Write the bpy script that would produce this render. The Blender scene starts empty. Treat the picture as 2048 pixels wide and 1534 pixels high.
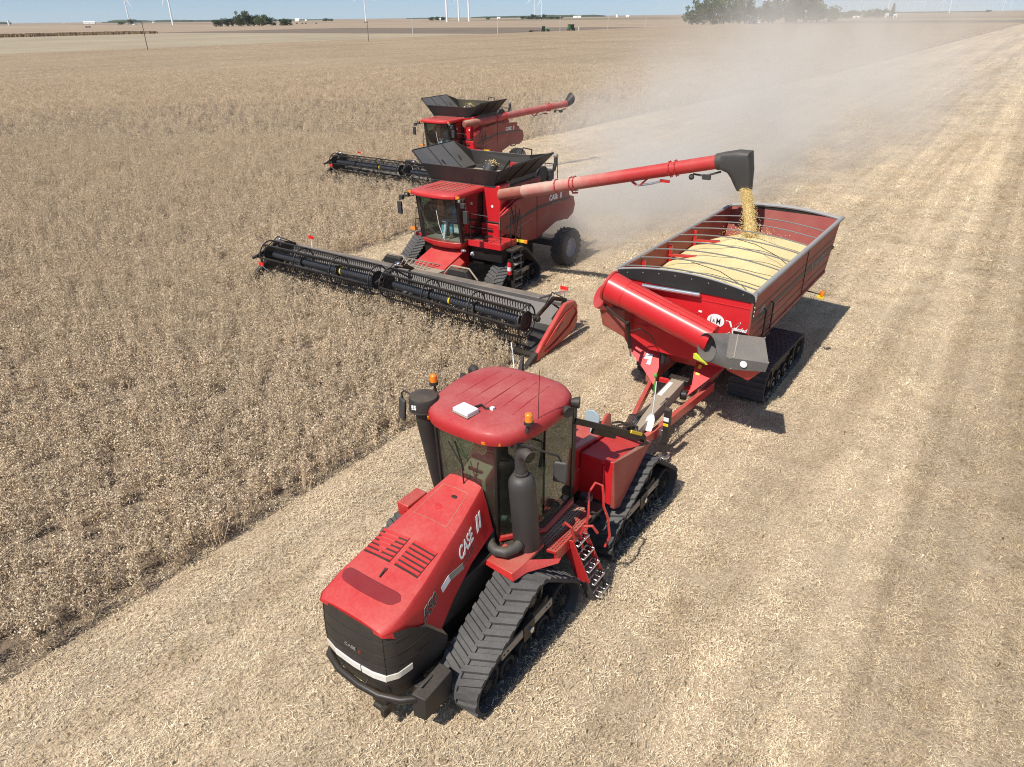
import bpy, math, random
import numpy as np
from mathutils import Vector, Matrix
random.seed(7); RNG = np.random.default_rng(7)
S = bpy.context.scene
COL = S.collection
rad = math.radians

# ------------------------------------------------------------------ camera
CAM_H = 9.0
PITCH, ROLL = rad(27.2997), rad(0.72735)
cp, sp = math.cos(PITCH), math.sin(PITCH)
fw = Vector((0, cp, -sp)); up0 = Vector((0, sp, cp)); r0 = Vector((1, 0, 0))
cr, sr = math.cos(ROLL), math.sin(ROLL)
rt = r0*cr - up0*sr; up = r0*sr + up0*cr
cam = bpy.data.cameras.new("camera"); camo = bpy.data.objects.new("camera", cam); COL.objects.link(camo)
camo.matrix_world = Matrix(((rt.x, up.x, -fw.x, 0), (rt.y, up.y, -fw.y, 0), (rt.z, up.z, -fw.z, CAM_H), (0, 0, 0, 1)))
cam.sensor_width = 36.0; cam.lens = 36.0*1422/2048; cam.clip_start = 0.1; cam.clip_end = 40000
S.camera = camo

# ------------------------------------------------------------------ light
PHI = rad(35.5)                                  # the crop rows run this way (clockwise from +Y)
SHADOW = Vector((0.50, 0.564, -1.0))             # a point 1 m up throws its shadow here
sun_dir = -SHADOW.normalized()                   # towards the sun
SUN_EL = math.asin(sun_dir.z); SUN_AZ = math.atan2(sun_dir.x, sun_dir.y)
w = bpy.data.worlds.new("World"); S.world = w; w.use_nodes = True
wn = w.node_tree.nodes; bg = wn["Background"]
sky = wn.new("ShaderNodeTexSky"); sky.sky_type = 'NISHITA'; sky.sun_disc = False
sky.sun_elevation = SUN_EL; sky.sun_rotation = SUN_AZ; sky.altitude = 200; sky.air_density = 1.0; sky.dust_density = 0.4; sky.ozone_density = 1.0
stc = wn.new("ShaderNodeTexCoord"); sma = wn.new("ShaderNodeVectorMath"); sma.operation = 'MULTIPLY_ADD'      # a clearer sky low down than the model's thick horizon air
sma.inputs[1].default_value = (1, 1, 0.90); sma.inputs[2].default_value = (0, 0, 0.105); snm = wn.new("ShaderNodeVectorMath"); snm.operation = 'NORMALIZE'
w.node_tree.links.new(stc.outputs['Generated'], sma.inputs[0]); w.node_tree.links.new(sma.outputs[0], snm.inputs[0]); w.node_tree.links.new(snm.outputs[0], sky.inputs['Vector'])
w.node_tree.links.new(sky.outputs[0], bg.inputs[0]); bg.inputs[1].default_value = 0.10
sl = bpy.data.lights.new("sun", 'SUN'); sl.energy = 4.7; sl.angle = rad(0.5); sl.color = (1.0, 0.955, 0.88)
so = bpy.data.objects.new("sun", sl); COL.objects.link(so); so.rotation_euler = (-sun_dir).to_track_quat('-Z', 'Y').to_euler()
S.view_settings.view_transform = 'Standard'; S.view_settings.look = 'None'; S.view_settings.exposure = 0.22; S.view_settings.gamma = 1.0
S.cycles.volume_step_rate = 1.0; S.cycles.volume_max_steps = 256
S.cycles.max_bounces = 8; S.cycles.diffuse_bounces = 3; S.cycles.glossy_bounces = 3; S.cycles.transparent_max_bounces = 16; S.cycles.volume_bounces = 1
S.cycles.use_denoising = True; S.cycles.denoising_prefilter = 'NONE'; S.cycles.filter_width = 1.05

# ------------------------------------------------------------------ frames
def rowxy(lat, lon):                              # row coordinates (right of rows, along rows) -> world
    return (lat*math.cos(PHI) + lon*math.sin(PHI), -lat*math.sin(PHI) + lon*math.cos(PHI))

# ------------------------------------------------------------------ materials
MATS = {}
def new_mat(name):
    m = bpy.data.materials.new(name); m.use_nodes = True
    nt = m.node_tree; nt.nodes.clear(); MATS[name] = m
    return m, nt
def nd(nt, t, **kw):
    n = nt.nodes.new(t)
    for k, v in kw.items():
        if k.startswith('i_'): n.inputs[int(k[2:]) if k[2:].isdigit() else k[2:].replace('_', ' ')].default_value = v
        else: setattr(n, k, v)
    return n
def lk(nt, a, b): nt.links.new(a, b)
def noise(nt, vec, scale, detail=4, rough=0.55):
    n = nd(nt, 'ShaderNodeTexNoise'); n.inputs['Scale'].default_value = scale; n.inputs['Detail'].default_value = detail; n.inputs['Roughness'].default_value = rough
    lk(nt, vec, n.inputs['Vector']); return n
def ramp(nt, fac, stops):
    r = nd(nt, 'ShaderNodeValToRGB'); el = r.color_ramp.elements
    while len(el) < len(stops): el.new(0.5)
    for e, (p, c) in zip(el, stops):
        e.position = p; e.color = (*c, 1) if len(c) == 3 else c
    lk(nt, fac, r.inputs[0]); return r
def mix(nt, fac, a, b, mode='MIX'):
    n = nd(nt, 'ShaderNodeMix', data_type='RGBA', blend_type=mode)
    for sock, v in ((n.inputs[0], fac), (n.inputs[6], a), (n.inputs[7], b)):
        if hasattr(v, 'links'): lk(nt, v, sock)
        else: sock.default_value = v if isinstance(v, (int, float)) else (*v, 1)
    return n.outputs[2]
def mathn(nt, op, a, b=0.0):
    n = nd(nt, 'ShaderNodeMath', operation=op); n.use_clamp = False
    for sock, v in ((n.inputs[0], a), (n.inputs[1], b)):
        if hasattr(v, 'links'): lk(nt, v, sock)
        else: sock.default_value = v
    return n.outputs[0]
DUST = (0.46, 0.35, 0.24)
def surf(name, base, rough=0.5, metal=0.0, dust=0.0, top=0.0, coat=0.0, bump=0.0, bscale=60, var=0.12, spec=0.5, dustcol=DUST, grad=None):
    """paint, plastic, rubber or metal with uneven grime; `top` adds settled dust on faces that look up"""
    m, nt = new_mat(name)
    o = nd(nt, 'ShaderNodeOutputMaterial'); b = nd(nt, 'ShaderNodeBsdfPrincipled'); lk(nt, b.outputs[0], o.inputs[0])
    tc = nd(nt, 'ShaderNodeTexCoord'); g = nd(nt, 'ShaderNodeNewGeometry')
    vec = tc.outputs['Object']
    n1 = noise(nt, vec, 1.3, 7, 0.62); n2 = noise(nt, vec, 22, 5, 0.7)
    c = mix(nt, mathn(nt, 'MULTIPLY', n2.outputs[0], 1.0), tuple(x*(1-var) for x in base), tuple(min(1, x*(1+var)) for x in base))
    rval = rough
    if dust > 0 or top > 0:
        sx = nd(nt, 'ShaderNodeSeparateXYZ'); lk(nt, g.outputs['Normal'], sx.inputs[0])
        upf = mathn(nt, 'POWER', mathn(nt, 'MAXIMUM', sx.outputs[2], 0.0), 2.0)
        nn = mathn(nt, 'ADD', mathn(nt, 'MULTIPLY', n1.outputs[0], 0.85), mathn(nt, 'MULTIPLY', n2.outputs[0], 0.45))
        amt = mathn(nt, 'ADD', dust, mathn(nt, 'MULTIPLY', upf, top))
        if grad:                                     # dust thickest at one end of the part
            sg = nd(nt, 'ShaderNodeSeparateXYZ'); lk(nt, vec, sg.inputs[0]); mg = nd(nt, 'ShaderNodeMapRange'); mg.inputs[1].default_value = grad[1]; mg.inputs[2].default_value = grad[2]; mg.inputs[3].default_value = 1.0; mg.inputs[4].default_value = 0.12; lk(nt, sg.outputs[grad[0]], mg.inputs[0]); amt = mathn(nt, 'MULTIPLY', amt, mg.outputs[0])
        f = nd(nt, 'ShaderNodeClamp'); lk(nt, mathn(nt, 'MULTIPLY', amt, mathn(nt, 'MULTIPLY', nn, nn)), f.inputs[0])
        f = mathn(nt, 'MULTIPLY', f.outputs[0], 1.9); fc = nd(nt, 'ShaderNodeClamp'); lk(nt, f, fc.inputs[0]); f = fc.outputs[0]
        c = mix(nt, f, c, dustcol)
        rr = nd(nt, 'ShaderNodeMapRange'); rr.inputs[3].default_value = rough; rr.inputs[4].default_value = 0.85; lk(nt, f, rr.inputs[0]); lk(nt, rr.outputs[0], b.inputs['Roughness'])
        if coat > 0:
            rc = nd(nt, 'ShaderNodeMapRange'); rc.inputs[3].default_value = coat; rc.inputs[4].default_value = 0.0; lk(nt, f, rc.inputs[0]); lk(nt, rc.outputs[0], b.inputs['Coat Weight'])
    else:
        rr = nd(nt, 'ShaderNodeMapRange'); rr.inputs[3].default_value = rough*0.8; rr.inputs[4].default_value = min(1, rough*1.25); lk(nt, n2.outputs[0], rr.inputs[0]); lk(nt, rr.outputs[0], b.inputs['Roughness'])
        b.inputs['Coat Weight'].default_value = coat
    b.inputs['Coat Roughness'].default_value = 0.22
    lk(nt, c, b.inputs['Base Color']); b.inputs['Metallic'].default_value = metal; b.inputs['Specular IOR Level'].default_value = spec
    if bump > 0:
        nb = noise(nt, vec, bscale, 3, 0.6); bp = nd(nt, 'ShaderNodeBump'); bp.inputs['Strength'].default_value = bump; bp.inputs['Distance'].default_value = 0.02
        lk(nt, nb.outputs[0], bp.inputs['Height']); lk(nt, bp.outputs[0], b.inputs['Normal'])
    return m
RED = (0.48, 0.007, 0.012)
M_RED = surf('red paint', RED, 0.36, dust=0.06, top=0.26, coat=0.5, spec=0.4)
M_REDD = surf('dusty red paint', RED, 0.40, dust=0.07, top=0.25, coat=0.12, spec=0.32, dustcol=(0.58, 0.26, 0.21))
M_ROOFD = surf('sun dulled red roof', (0.38, 0.008, 0.014), 0.5, dust=0.07, top=0.26, coat=0.08, spec=0.3, dustcol=(0.56, 0.30, 0.26))
M_REDC = surf('clean red paint', (0.56, 0.010, 0.018), 0.40, dust=0.03, top=0.12, coat=0.25, spec=0.35)
M_REDM = surf('shade darkened dusty red paint', (0.27, 0.012, 0.013), 0.5, dust=0.20, top=0.4, spec=0.3)  # base darkened to put the side panels' shade into the paint, dust over it
M_INNER = surf('dull red box lining', (0.20, 0.011, 0.012), 0.6, dust=0.10, top=0.15, spec=0.25)
M_REDK = surf('dark red interior paint', (0.27, 0.018, 0.016), 0.6, dust=0.25, top=0.6, spec=0.3)
M_TUBE = surf('dust caked red paint', (0.46, 0.014, 0.018), 0.45, dust=0.75, top=0.9, spec=0.3, dustcol=(0.50, 0.34, 0.27), grad=(0, 3.6, 6.4))
M_TUBE2 = surf('dusty dark red tube paint', (0.40, 0.014, 0.018), 0.45, dust=0.3, top=0.4, spec=0.3, dustcol=(0.45, 0.28, 0.24))
M_FLAP = surf('sky sheen cover sheet', (0.085, 0.09, 0.095), 0.42, dust=0.08, top=0.12, metal=0.2)  # paler grey carries the sky sheen of the left and rear covers
M_SPOUT = surf('dull galvanised steel', (0.12, 0.12, 0.118), 0.6, metal=0.15, dust=0.08, top=0.15, bump=0.1, bscale=200, var=0.25)
M_BLK = surf('black plastic', (0.014, 0.014, 0.016), 0.5, dust=0.04, top=0.12, spec=0.35)
M_BLKG = surf('black steel', (0.008, 0.008, 0.009), 0.4, dust=0.03, top=0.08, spec=0.35)
M_GRIL = surf('black grille', (0.012, 0.012, 0.014), 0.55, dust=0.06, top=0.15, spec=0.3, bump=0.25, bscale=160)
M_EXH = surf('dark grey steel', (0.036, 0.038, 0.041), 0.55, dust=0.05, top=0.14, metal=0.2)
M_RUB = surf('dusty rubber', (0.042, 0.042, 0.043), 0.8, dust=0.14, top=0.20, spec=0.25, bump=0.15, dustcol=(0.26, 0.24, 0.22))
M_RUBD = surf('dark rubber', (0.014, 0.014, 0.015), 0.75, dust=0.06, top=0.14, spec=0.25, dustcol=(0.26, 0.23, 0.2))
M_GALV = surf('galvanised steel', (0.33, 0.33, 0.33), 0.55, metal=0.25, dust=0.05, top=0.12, bump=0.1, bscale=200, var=0.25)
M_GREY = surf('grey steel', (0.22, 0.21, 0.20), 0.55, dust=0.15, top=0.45)
M_BOW = surf('dark grey bow tube', (0.13, 0.135, 0.14), 0.5, dust=0.08, top=0.15)
M_LGREY = surf('grey back sheet', (0.16, 0.16, 0.16), 0.55, dust=0.15, top=0.3)
M_CHROME = surf('bright steel', (0.7, 0.7, 0.7), 0.22, metal=0.9, var=0.05)
M_WHITE = surf('white plastic', (0.78, 0.78, 0.77), 0.4, var=0.04)
M_LENS = surf('headlight lens', (0.62, 0.58, 0.5), 0.15, dust=0.06, coat=1.0, var=0.3)
M_LENSB = surf('bright headlight lens', (0.70, 0.69, 0.65), 0.12, dust=0.03, coat=1.0, var=0.25, bump=0.3, bscale=18)
M_AMBER = surf('amber plastic', (0.80, 0.22, 0.012), 0.25, coat=0.5)
M_YEL = surf('yellow decal', (0.80, 0.55, 0.02), 0.45)
M_ORNG = surf('orange decal', (0.85, 0.26, 0.03), 0.45)
M_CYAN = surf('cyan decal', (0.03, 0.45, 0.62), 0.4)
M_LIME = surf('lime decal', (0.55, 0.62, 0.05), 0.5)
M_GREEN = surf('green paint', (0.02, 0.14, 0.03), 0.4, top=0.2)
M_GREENL = surf('green cap', (0.10, 0.35, 0.05), 0.5)
M_BEIGE = surf('beige cab trim', (0.34, 0.36, 0.25), 0.65)
M_SEAT = surf('grey seat cloth', (0.08, 0.08, 0.085), 0.9)
M_RIM = surf('blue grey rim paint', (0.24, 0.28, 0.36), 0.5, dust=0.2, top=0.2)
M_TAN = surf('dust coated steel', (0.30, 0.25, 0.19), 0.8, dust=0.3)
M_TARP = surf('black tarp end', (0.014, 0.016, 0.018), 0.55, dust=0.03, top=0.06, spec=0.25)
M_TRIM = surf('grey rim tube', (0.27, 0.28, 0.29), 0.5, dust=0.1, top=0.25)
M_LBLUE = surf('pale blue plastic', (0.35, 0.46, 0.50), 0.4)
M_SHIRT = surf('blue shirt cloth', (0.10, 0.26, 0.42), 0.9)
M_JEAN = surf('light blue jeans', (0.20, 0.44, 0.58), 0.9)
M_SKIN = surf('skin', (0.45, 0.26, 0.18), 0.6)
M_HAIR = surf('dark cap cloth', (0.03, 0.03, 0.035), 0.9)
M_TURB = surf('white turbine paint', (0.82, 0.83, 0.84), 0.4, var=0.02)
M_BARK = surf('bark', (0.09, 0.065, 0.05), 0.9, bump=0.4, bscale=12)
M_WOOD = surf('weathered pole wood', (0.16, 0.13, 0.10), 0.9)
M_POLE = surf('pale pole', (0.55, 0.52, 0.48), 0.7)
M_ROOF = surf('grey roof', (0.25, 0.25, 0.26), 0.6)
M_BWALL = surf('white siding', (0.78, 0.77, 0.74), 0.6)

def glass_mat(name, tint, rough=0.02, gl=0.9):
    m, nt = new_mat(name)
    o = nd(nt, 'ShaderNodeOutputMaterial'); tr = nd(nt, 'ShaderNodeBsdfTransparent'); tr.inputs[0].default_value = (*tint, 1)
    g = nd(nt, 'ShaderNodeBsdfGlossy'); g.inputs[0].default_value = (gl, gl, gl, 1); g.inputs['Roughness'].default_value = rough
    df = nd(nt, 'ShaderNodeBsdfDiffuse'); df.inputs[0].default_value = (0.4, 0.35, 0.28, 1)
    lw = nd(nt, 'ShaderNodeLayerWeight'); lw.inputs[0].default_value = 0.5
    fr = mathn(nt, 'ADD', 0.09, mathn(nt, 'MULTIPLY', mathn(nt, 'POWER', lw.outputs['Facing'], 4.0), 0.6))
    mx = nd(nt, 'ShaderNodeMixShader'); lk(nt, fr, mx.inputs[0]); lk(nt, tr.outputs[0], mx.inputs[1]); lk(nt, g.outputs[0], mx.inputs[2])
    tc = nd(nt, 'ShaderNodeTexCoord'); n1 = noise(nt, tc.outputs['Object'], 3.0, 5, 0.65)
    f = mathn(nt, 'MULTIPLY', n1.outputs[0], 0.10)
    mx2 = nd(nt, 'ShaderNodeMixShader'); lk(nt, f, mx2.inputs[0]); lk(nt, mx.outputs[0], mx2.inputs[1]); lk(nt, df.outputs[0], mx2.inputs[2])
    lk(nt, mx2.outputs[0], o.inputs[0]); return m
M_GLASS = glass_mat('tinted cab glass', (0.46, 0.56, 0.50))
M_GLASSC = glass_mat('clear cab glass', (0.66, 0.78, 0.76))
M_LAMP = glass_mat('red lamp cover', (0.72, 0.42, 0.46))

def speck(name, stops, scale, scale2=0.35, bump=0.0, rough=0.9):
    """ground-type material: fine speckle times a broad mottle, all in object space"""
    m, nt = new_mat(name)
    o = nd(nt, 'ShaderNodeOutputMaterial'); b = nd(nt, 'ShaderNodeBsdfPrincipled'); lk(nt, b.outputs[0], o.inputs[0])
    b.inputs['Roughness'].default_value = rough; b.inputs['Specular IOR Level'].default_value = 0.15
    tc = nd(nt, 'ShaderNodeTexCoord')
    n1 = noise(nt, tc.outputs['Object'], scale, 6, 0.75); n2 = noise(nt, tc.outputs['Object'], scale2, 5, 0.6)
    c = ramp(nt, n1.outputs[0], stops).outputs[0]
    d = ramp(nt, n2.outputs[0], [(0.3, (0.74, 0.72, 0.70)), (0.7, (1.12, 1.12, 1.12))]).outputs[0]
    lk(nt, mix(nt, 1.0, c, d, 'MULTIPLY'), b.inputs['Base Color'])
    if bump:
        bp = nd(nt, 'ShaderNodeBump'); bp.inputs['Strength'].default_value = bump; bp.inputs['Distance'].default_value = 0.05
        lk(nt, n1.outputs[0], bp.inputs['Height']); lk(nt, bp.outputs[0], b.inputs['Normal'])
    return m

# ------------------------------------------------------------------ mesh builder
def V(*a): return np.array(a, float)
def nrm(v):
    v = np.asarray(v, float); l = np.linalg.norm(v); return v/l if l > 1e-9 else v
class MB:
    def __init__(s): s.v = []; s.f = []; s.m = []
    def add(s, vs, fs, mat=0):
        n = len(s.v); s.v.extend([tuple(map(float, p)) for p in vs]); s.f.extend([tuple(i+n for i in f) for f in fs]); s.m.extend([mat]*len(fs)); return s
    def hexa(s, p, mat=0):                          # 4 bottom then 4 top, both counter-clockwise
        return s.add(p, [(3, 2, 1, 0), (4, 5, 6, 7), (0, 1, 5, 4), (1, 2, 6, 5), (2, 3, 7, 6), (3, 0, 4, 7)], mat)
    def box(s, x0, x1, y0, y1, z0, z1, mat=0):
        return s.hexa([(x0, y0, z0), (x1, y0, z0), (x1, y1, z0), (x0, y1, z0), (x0, y0, z1), (x1, y0, z1), (x1, y1, z1), (x0, y1, z1)], mat)
    def beam(s, p, q, w, h, mat=0, upv=(0, 0, 1)):  # rectangular bar from p to q
        p, q = V(*p), V(*q); d = nrm(q-p); u = V(*upv)
        if abs(d@u) > 0.98: u = V(0, 1, 0) if abs(d[1]) < 0.9 else V(1, 0, 0)
        a = nrm(np.cross(d, u)); b = np.cross(a, d)
        A, B = a*w/2, b*h/2
        return s.hexa([p-A-B, p+A-B, p+A+B, p-A+B, q-A-B, q+A-B, q+A+B, q-A+B], mat)
    def loft(s, rings, mat=0, closed=True, caps=True):
        n = len(rings[0]); vs = [p for r in rings for p in r]; fs = []
        for i in range(len(rings)-1):
            for j in range(n if closed else n-1):
                k = (j+1) % n; fs.append((i*n+j, i*n+k, (i+1)*n+k, (i+1)*n+j))
        if caps and closed:
            fs.append(tuple(reversed(range(n)))); fs.append(tuple((len(rings)-1)*n+j for j in range(n)))
        return s.add(vs, fs, mat)
    def tube(s, pts, r, n=10, mat=0, caps=True):
        pts = [V(*p) for p in pts]; rs = r if hasattr(r, '__len__') else [r]*len(pts)
        rings = []; a = None
        for i, p in enumerate(pts):
            t = nrm((pts[i+1] if i+1 < len(pts) else p) - (pts[i-1] if i > 0 else p))
            if a is None:
                u = V(0, 0, 1) if abs(t[2]) < 0.9 else V(1, 0, 0); a = nrm(np.cross(t, u))
            else: a = nrm(a - t*(a@t))
            b = np.cross(t, a)
            rings.append([p + rs[i]*(a*math.cos(2*math.pi*k/n) + b*math.sin(2*math.pi*k/n)) for k in range(n)])
        return s.loft(rings, mat, True, caps)
    def cyl(s, p, q, r, r2=None, n=20, mat=0): return s.tube([p, q], [r, r if r2 is None else r2], n, mat)
    def prism(s, poly, a, b, axis='x', mat=0):      # polygon pushed along an axis; poly in the two other coordinates
        def P(t, u, v): return {'x': (t, u, v), 'y': (u, t, v), 'z': (u, v, t)}[axis]
        n = len(poly); vs = [P(a, *p) for p in poly] + [P(b, *p) for p in poly]
        fs = [tuple(reversed(range(n))), tuple(range(n, 2*n))] + [(i, (i+1) % n, n+(i+1) % n, n+i) for i in range(n)]
        return s.add(vs, fs, mat)
    def plate(s, pts, th, mat=0):                   # flat polygon with thickness
        P = [V(*p) for p in pts]; nv = np.zeros(3)
        for i in range(len(P)): nv += np.cross(P[i], P[(i+1) % len(P)])
        nv = nrm(nv)*th/2; n = len(P)
        return s.add([p+nv for p in P] + [p-nv for p in P], [tuple(range(n)), tuple(reversed(range(n, 2*n)))] + [(i, n+i, n+(i+1) % n, (i+1) % n) for i in range(n)], mat)
    def ball(s, c, rx, ry=None, rz=None, n=12, mat=0):
        ry = rx if ry is None else ry; rz = rx if rz is None else rz; m = n//2; rings = []
        for i in range(m+1):
            th = math.pi*i/m; zz, rr = -math.cos(th), max(math.sin(th), 1e-3)
            rings.append([(c[0]+rx*rr*math.cos(2*math.pi*k/n), c[1]+ry*rr*math.sin(2*math.pi*k/n), c[2]+rz*zz) for k in range(n)])
        return s.loft(rings, mat)
    def lathe(s, prof, c, axis='x', n=24, mat=0, caps=True):   # prof: (radius, offset along axis)
        rings = []
        for r, t in prof:
            ring = []
            for k in range(n):
                a = 2*math.pi*k/n; u, v = r*math.cos(a), r*math.sin(a)
                ring.append({'x': (c[0]+t, c[1]+u, c[2]+v), 'y': (c[0]+v, c[1]+t, c[2]+u), 'z': (c[0]+u, c[1]+v, c[2]+t)}[axis])
            rings.append(ring)
        return s.loft(rings, mat, True, caps)
    def build(s, name, mats, parent=None, bevel=0.0, angle=35, seg=2):
        me = bpy.data.meshes.new(name); me.from_pydata(s.v, [], s.f)
        for m in (mats if isinstance(mats, (list, tuple)) else [mats]): me.materials.append(m)
        me.polygons.foreach_set('material_index', s.m)
        import bmesh
        bm = bmesh.new(); bm.from_mesh(me); bmesh.ops.recalc_face_normals(bm, faces=bm.faces); bm.to_mesh(me); bm.free()
        me.polygons.foreach_set('use_smooth', [True]*len(me.polygons)); me.set_sharp_from_angle(angle=rad(angle)); me.update()
        o = bpy.data.objects.new(name, me); COL.objects.link(o)
        if parent: o.parent = parent
        if bevel > 0:
            md = o.modifiers.new('bevel', 'BEVEL'); md.width = bevel; md.segments = seg; md.limit_method = 'ANGLE'; md.angle_limit = rad(40); md.harden_normals = False
        return o
def empty(name, loc, rz, label, cat, group=None):
    o = bpy.data.objects.new(name, None); COL.objects.link(o); o.location = loc; o.rotation_euler = (0, 0, rz); o.empty_display_size = 0.3
    return tag(o, label, cat, group)
def tag(o, label, cat, group=None, kind=None):
    o['label'] = label; o['category'] = cat
    if group: o['group'] = group
    if kind: o['kind'] = kind
    return o
def structure(o): o['kind'] = 'structure'; return o
def text_mesh(mb, txt, size, place, mat=0, shear=0.0, depth=0.004, align='LEFT', bold=0.0, sx=1.0):
    """lettering as solid mesh; place(u, v, d) maps text coordinates to local points"""
    c = bpy.data.curves.new('lettering', 'FONT'); c.body = txt; c.size = size; c.shear = shear; c.extrude = depth; c.align_x = align; c.offset = bold; c.resolution_u = 3
    o = bpy.data.objects.new('lettering', c); COL.objects.link(o); bpy.context.view_layer.update()
    me = bpy.data.meshes.new_from_object(o.evaluated_get(bpy.context.evaluated_depsgraph_get()))
    vs = [tuple(place(v.co.x*sx, v.co.y, v.co.z)) for v in me.vertices]; fs = [tuple(p.vertices) for p in me.polygons]
    mb.add(vs, fs, mat); bpy.data.objects.remove(o); bpy.data.meshes.remove(me); bpy.data.curves.remove(c)
def plane_map(o, ux, uy):
    o, ux, uy = V(*o), nrm(ux), nrm(uy); n = nrm(np.cross(ux, uy))
    return lambda u, v, d: o + ux*u + uy*v + n*(d+0.004)

# ------------------------------------------------------------------ track units (shared by tractor, cart, combines)
def hull(circles, step=0.03):
    """outline of a belt stretched round circles (y, z, r); returns points, outward normals"""
    pts = []
    for (y, z, r) in circles:
        for k in range(96): a = 2*math.pi*k/96; pts.append((y+r*math.cos(a), z+r*math.sin(a)))
    pts = sorted(set(pts))
    def half(ps):
        h = []
        for p in ps:
            while len(h) >= 2 and (h[-1][0]-h[-2][0])*(p[1]-h[-2][1]) - (h[-1][1]-h[-2][1])*(p[0]-h[-2][0]) <= 0: h.pop()
            h.append(p)
        return h
    lo = half(pts); hi = half(pts[::-1]); H = np.array(lo[:-1]+hi[:-1])
    seg = np.linalg.norm(np.roll(H, -1, 0)-H, axis=1); L = seg.sum(); cum = np.concatenate([[0], np.cumsum(seg)])
    HH = np.vstack([H, H[:1]])
    def pos(s):
        s = s % L; i = min(np.searchsorted(cum, s, 'right')-1, len(H)-1); t = (s-cum[i])/max(seg[i], 1e-9)
        return HH[i]*(1-t)+HH[i+1]*t
    def nor(s):
        d = pos(s+0.02)-pos(s-0.02); d = d/np.linalg.norm(d); return np.array([d[1], -d[0]])
    return L, pos, nor
def make_belt(circles, x0, x1, pitch, lug='chevron', th=0.045, lugh=0.04, flip=1):
    L, pos, nor = hull(circles); mb = MB(); n = max(40, int(L/0.06)); rings = []
    for k in range(n):
        s = L*k/n; p = pos(s); m = nor(s); q = p-m*th
        rings.append([(x0, *p), (x1, *p), (x1, *q), (x0, *q)])
    rings.append(rings[0]); mb.loft(rings, 0, True, False)
    N = int(L/pitch); pit = L/N; xm = (x0+x1)/2; hw = pit*0.34
    def bar(xa, sa, xb, sb, seg=4):
        rg = []
        for i in range(seg+1):
            t = i/seg; x = xa+(xb-xa)*t; s = sa+(sb-sa)*t
            a, b = s-hw, s+hw; c, d = s+hw*0.7, s-hw*0.7
            rg.append([(x, *(pos(a)-nor(a)*0.004)), (x, *(pos(b)-nor(b)*0.004)), (x, *(pos(c)+nor(c)*lugh)), (x, *(pos(d)+nor(d)*lugh))])
        mb.loft(rg, 0, True, True)
    W = x1-x0
    for k in range(N):
        s = pit*k
        if lug == 'chevron':
            bar(x0-0.004, s-flip*0.15*W, xm+0.03, s+flip*0.08*W); bar(x1+0.004, s+pit*0.5-flip*0.13*W, xm-0.03, s+pit*0.5+flip*0.08*W)
        else:
            bar(x0-0.004, s, x1+0.004, s, 1)
    return mb
def wheel_face(mb, c, r, side, spokes=14, wd=0.3):
    """idler or drive wheel: rubber tread, rim ring, ribbed dish, hub; side = +1 faces +x"""
    x, y, z = c
    mb.lathe([(r, -wd*side), (r, -0.02*side), (r-0.02, 0), (r-0.075, 0), (r-0.085, -0.05*side), (0.11, -0.02*side), (0.10, 0.04*side), (0.04, 0.05*side), (0.0, 0.05*side)], c, 'x', 28, 0)
    for k in range(spokes):
        a = 2*math.pi*k/spokes; ca, sa = math.cos(a), math.sin(a)
        mb.beam((x-0.005*side, y+0.12*ca, z+0.12*sa), (x-0.028*side, y+(r-0.085)*ca, z+(r-0.085)*sa), 0.014, 0.05, 0, (1, 0, 0))
    for k in range(8):
        a = 2*math.pi*k/8+0.2; mb.cyl((x+0.0*side, y+0.075*math.cos(a), z+0.075*math.sin(a)), (x+0.055*side, y+0.075*math.cos(a), z+0.075*math.sin(a)), 0.011, n=6, mat=0)
def roller_mesh(mb, c, r, side, wd=0.3):
    mb.lathe([(r, -wd*side), (r, -0.01*side), (r-0.015, 0), (r*0.72, 0), (r*0.66, -0.06*side), (0.06, -0.05*side), (0.05, 0.0), (0, 0.0)], c, 'x', 22, 0)
TRACK_CACHE = {}
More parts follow.
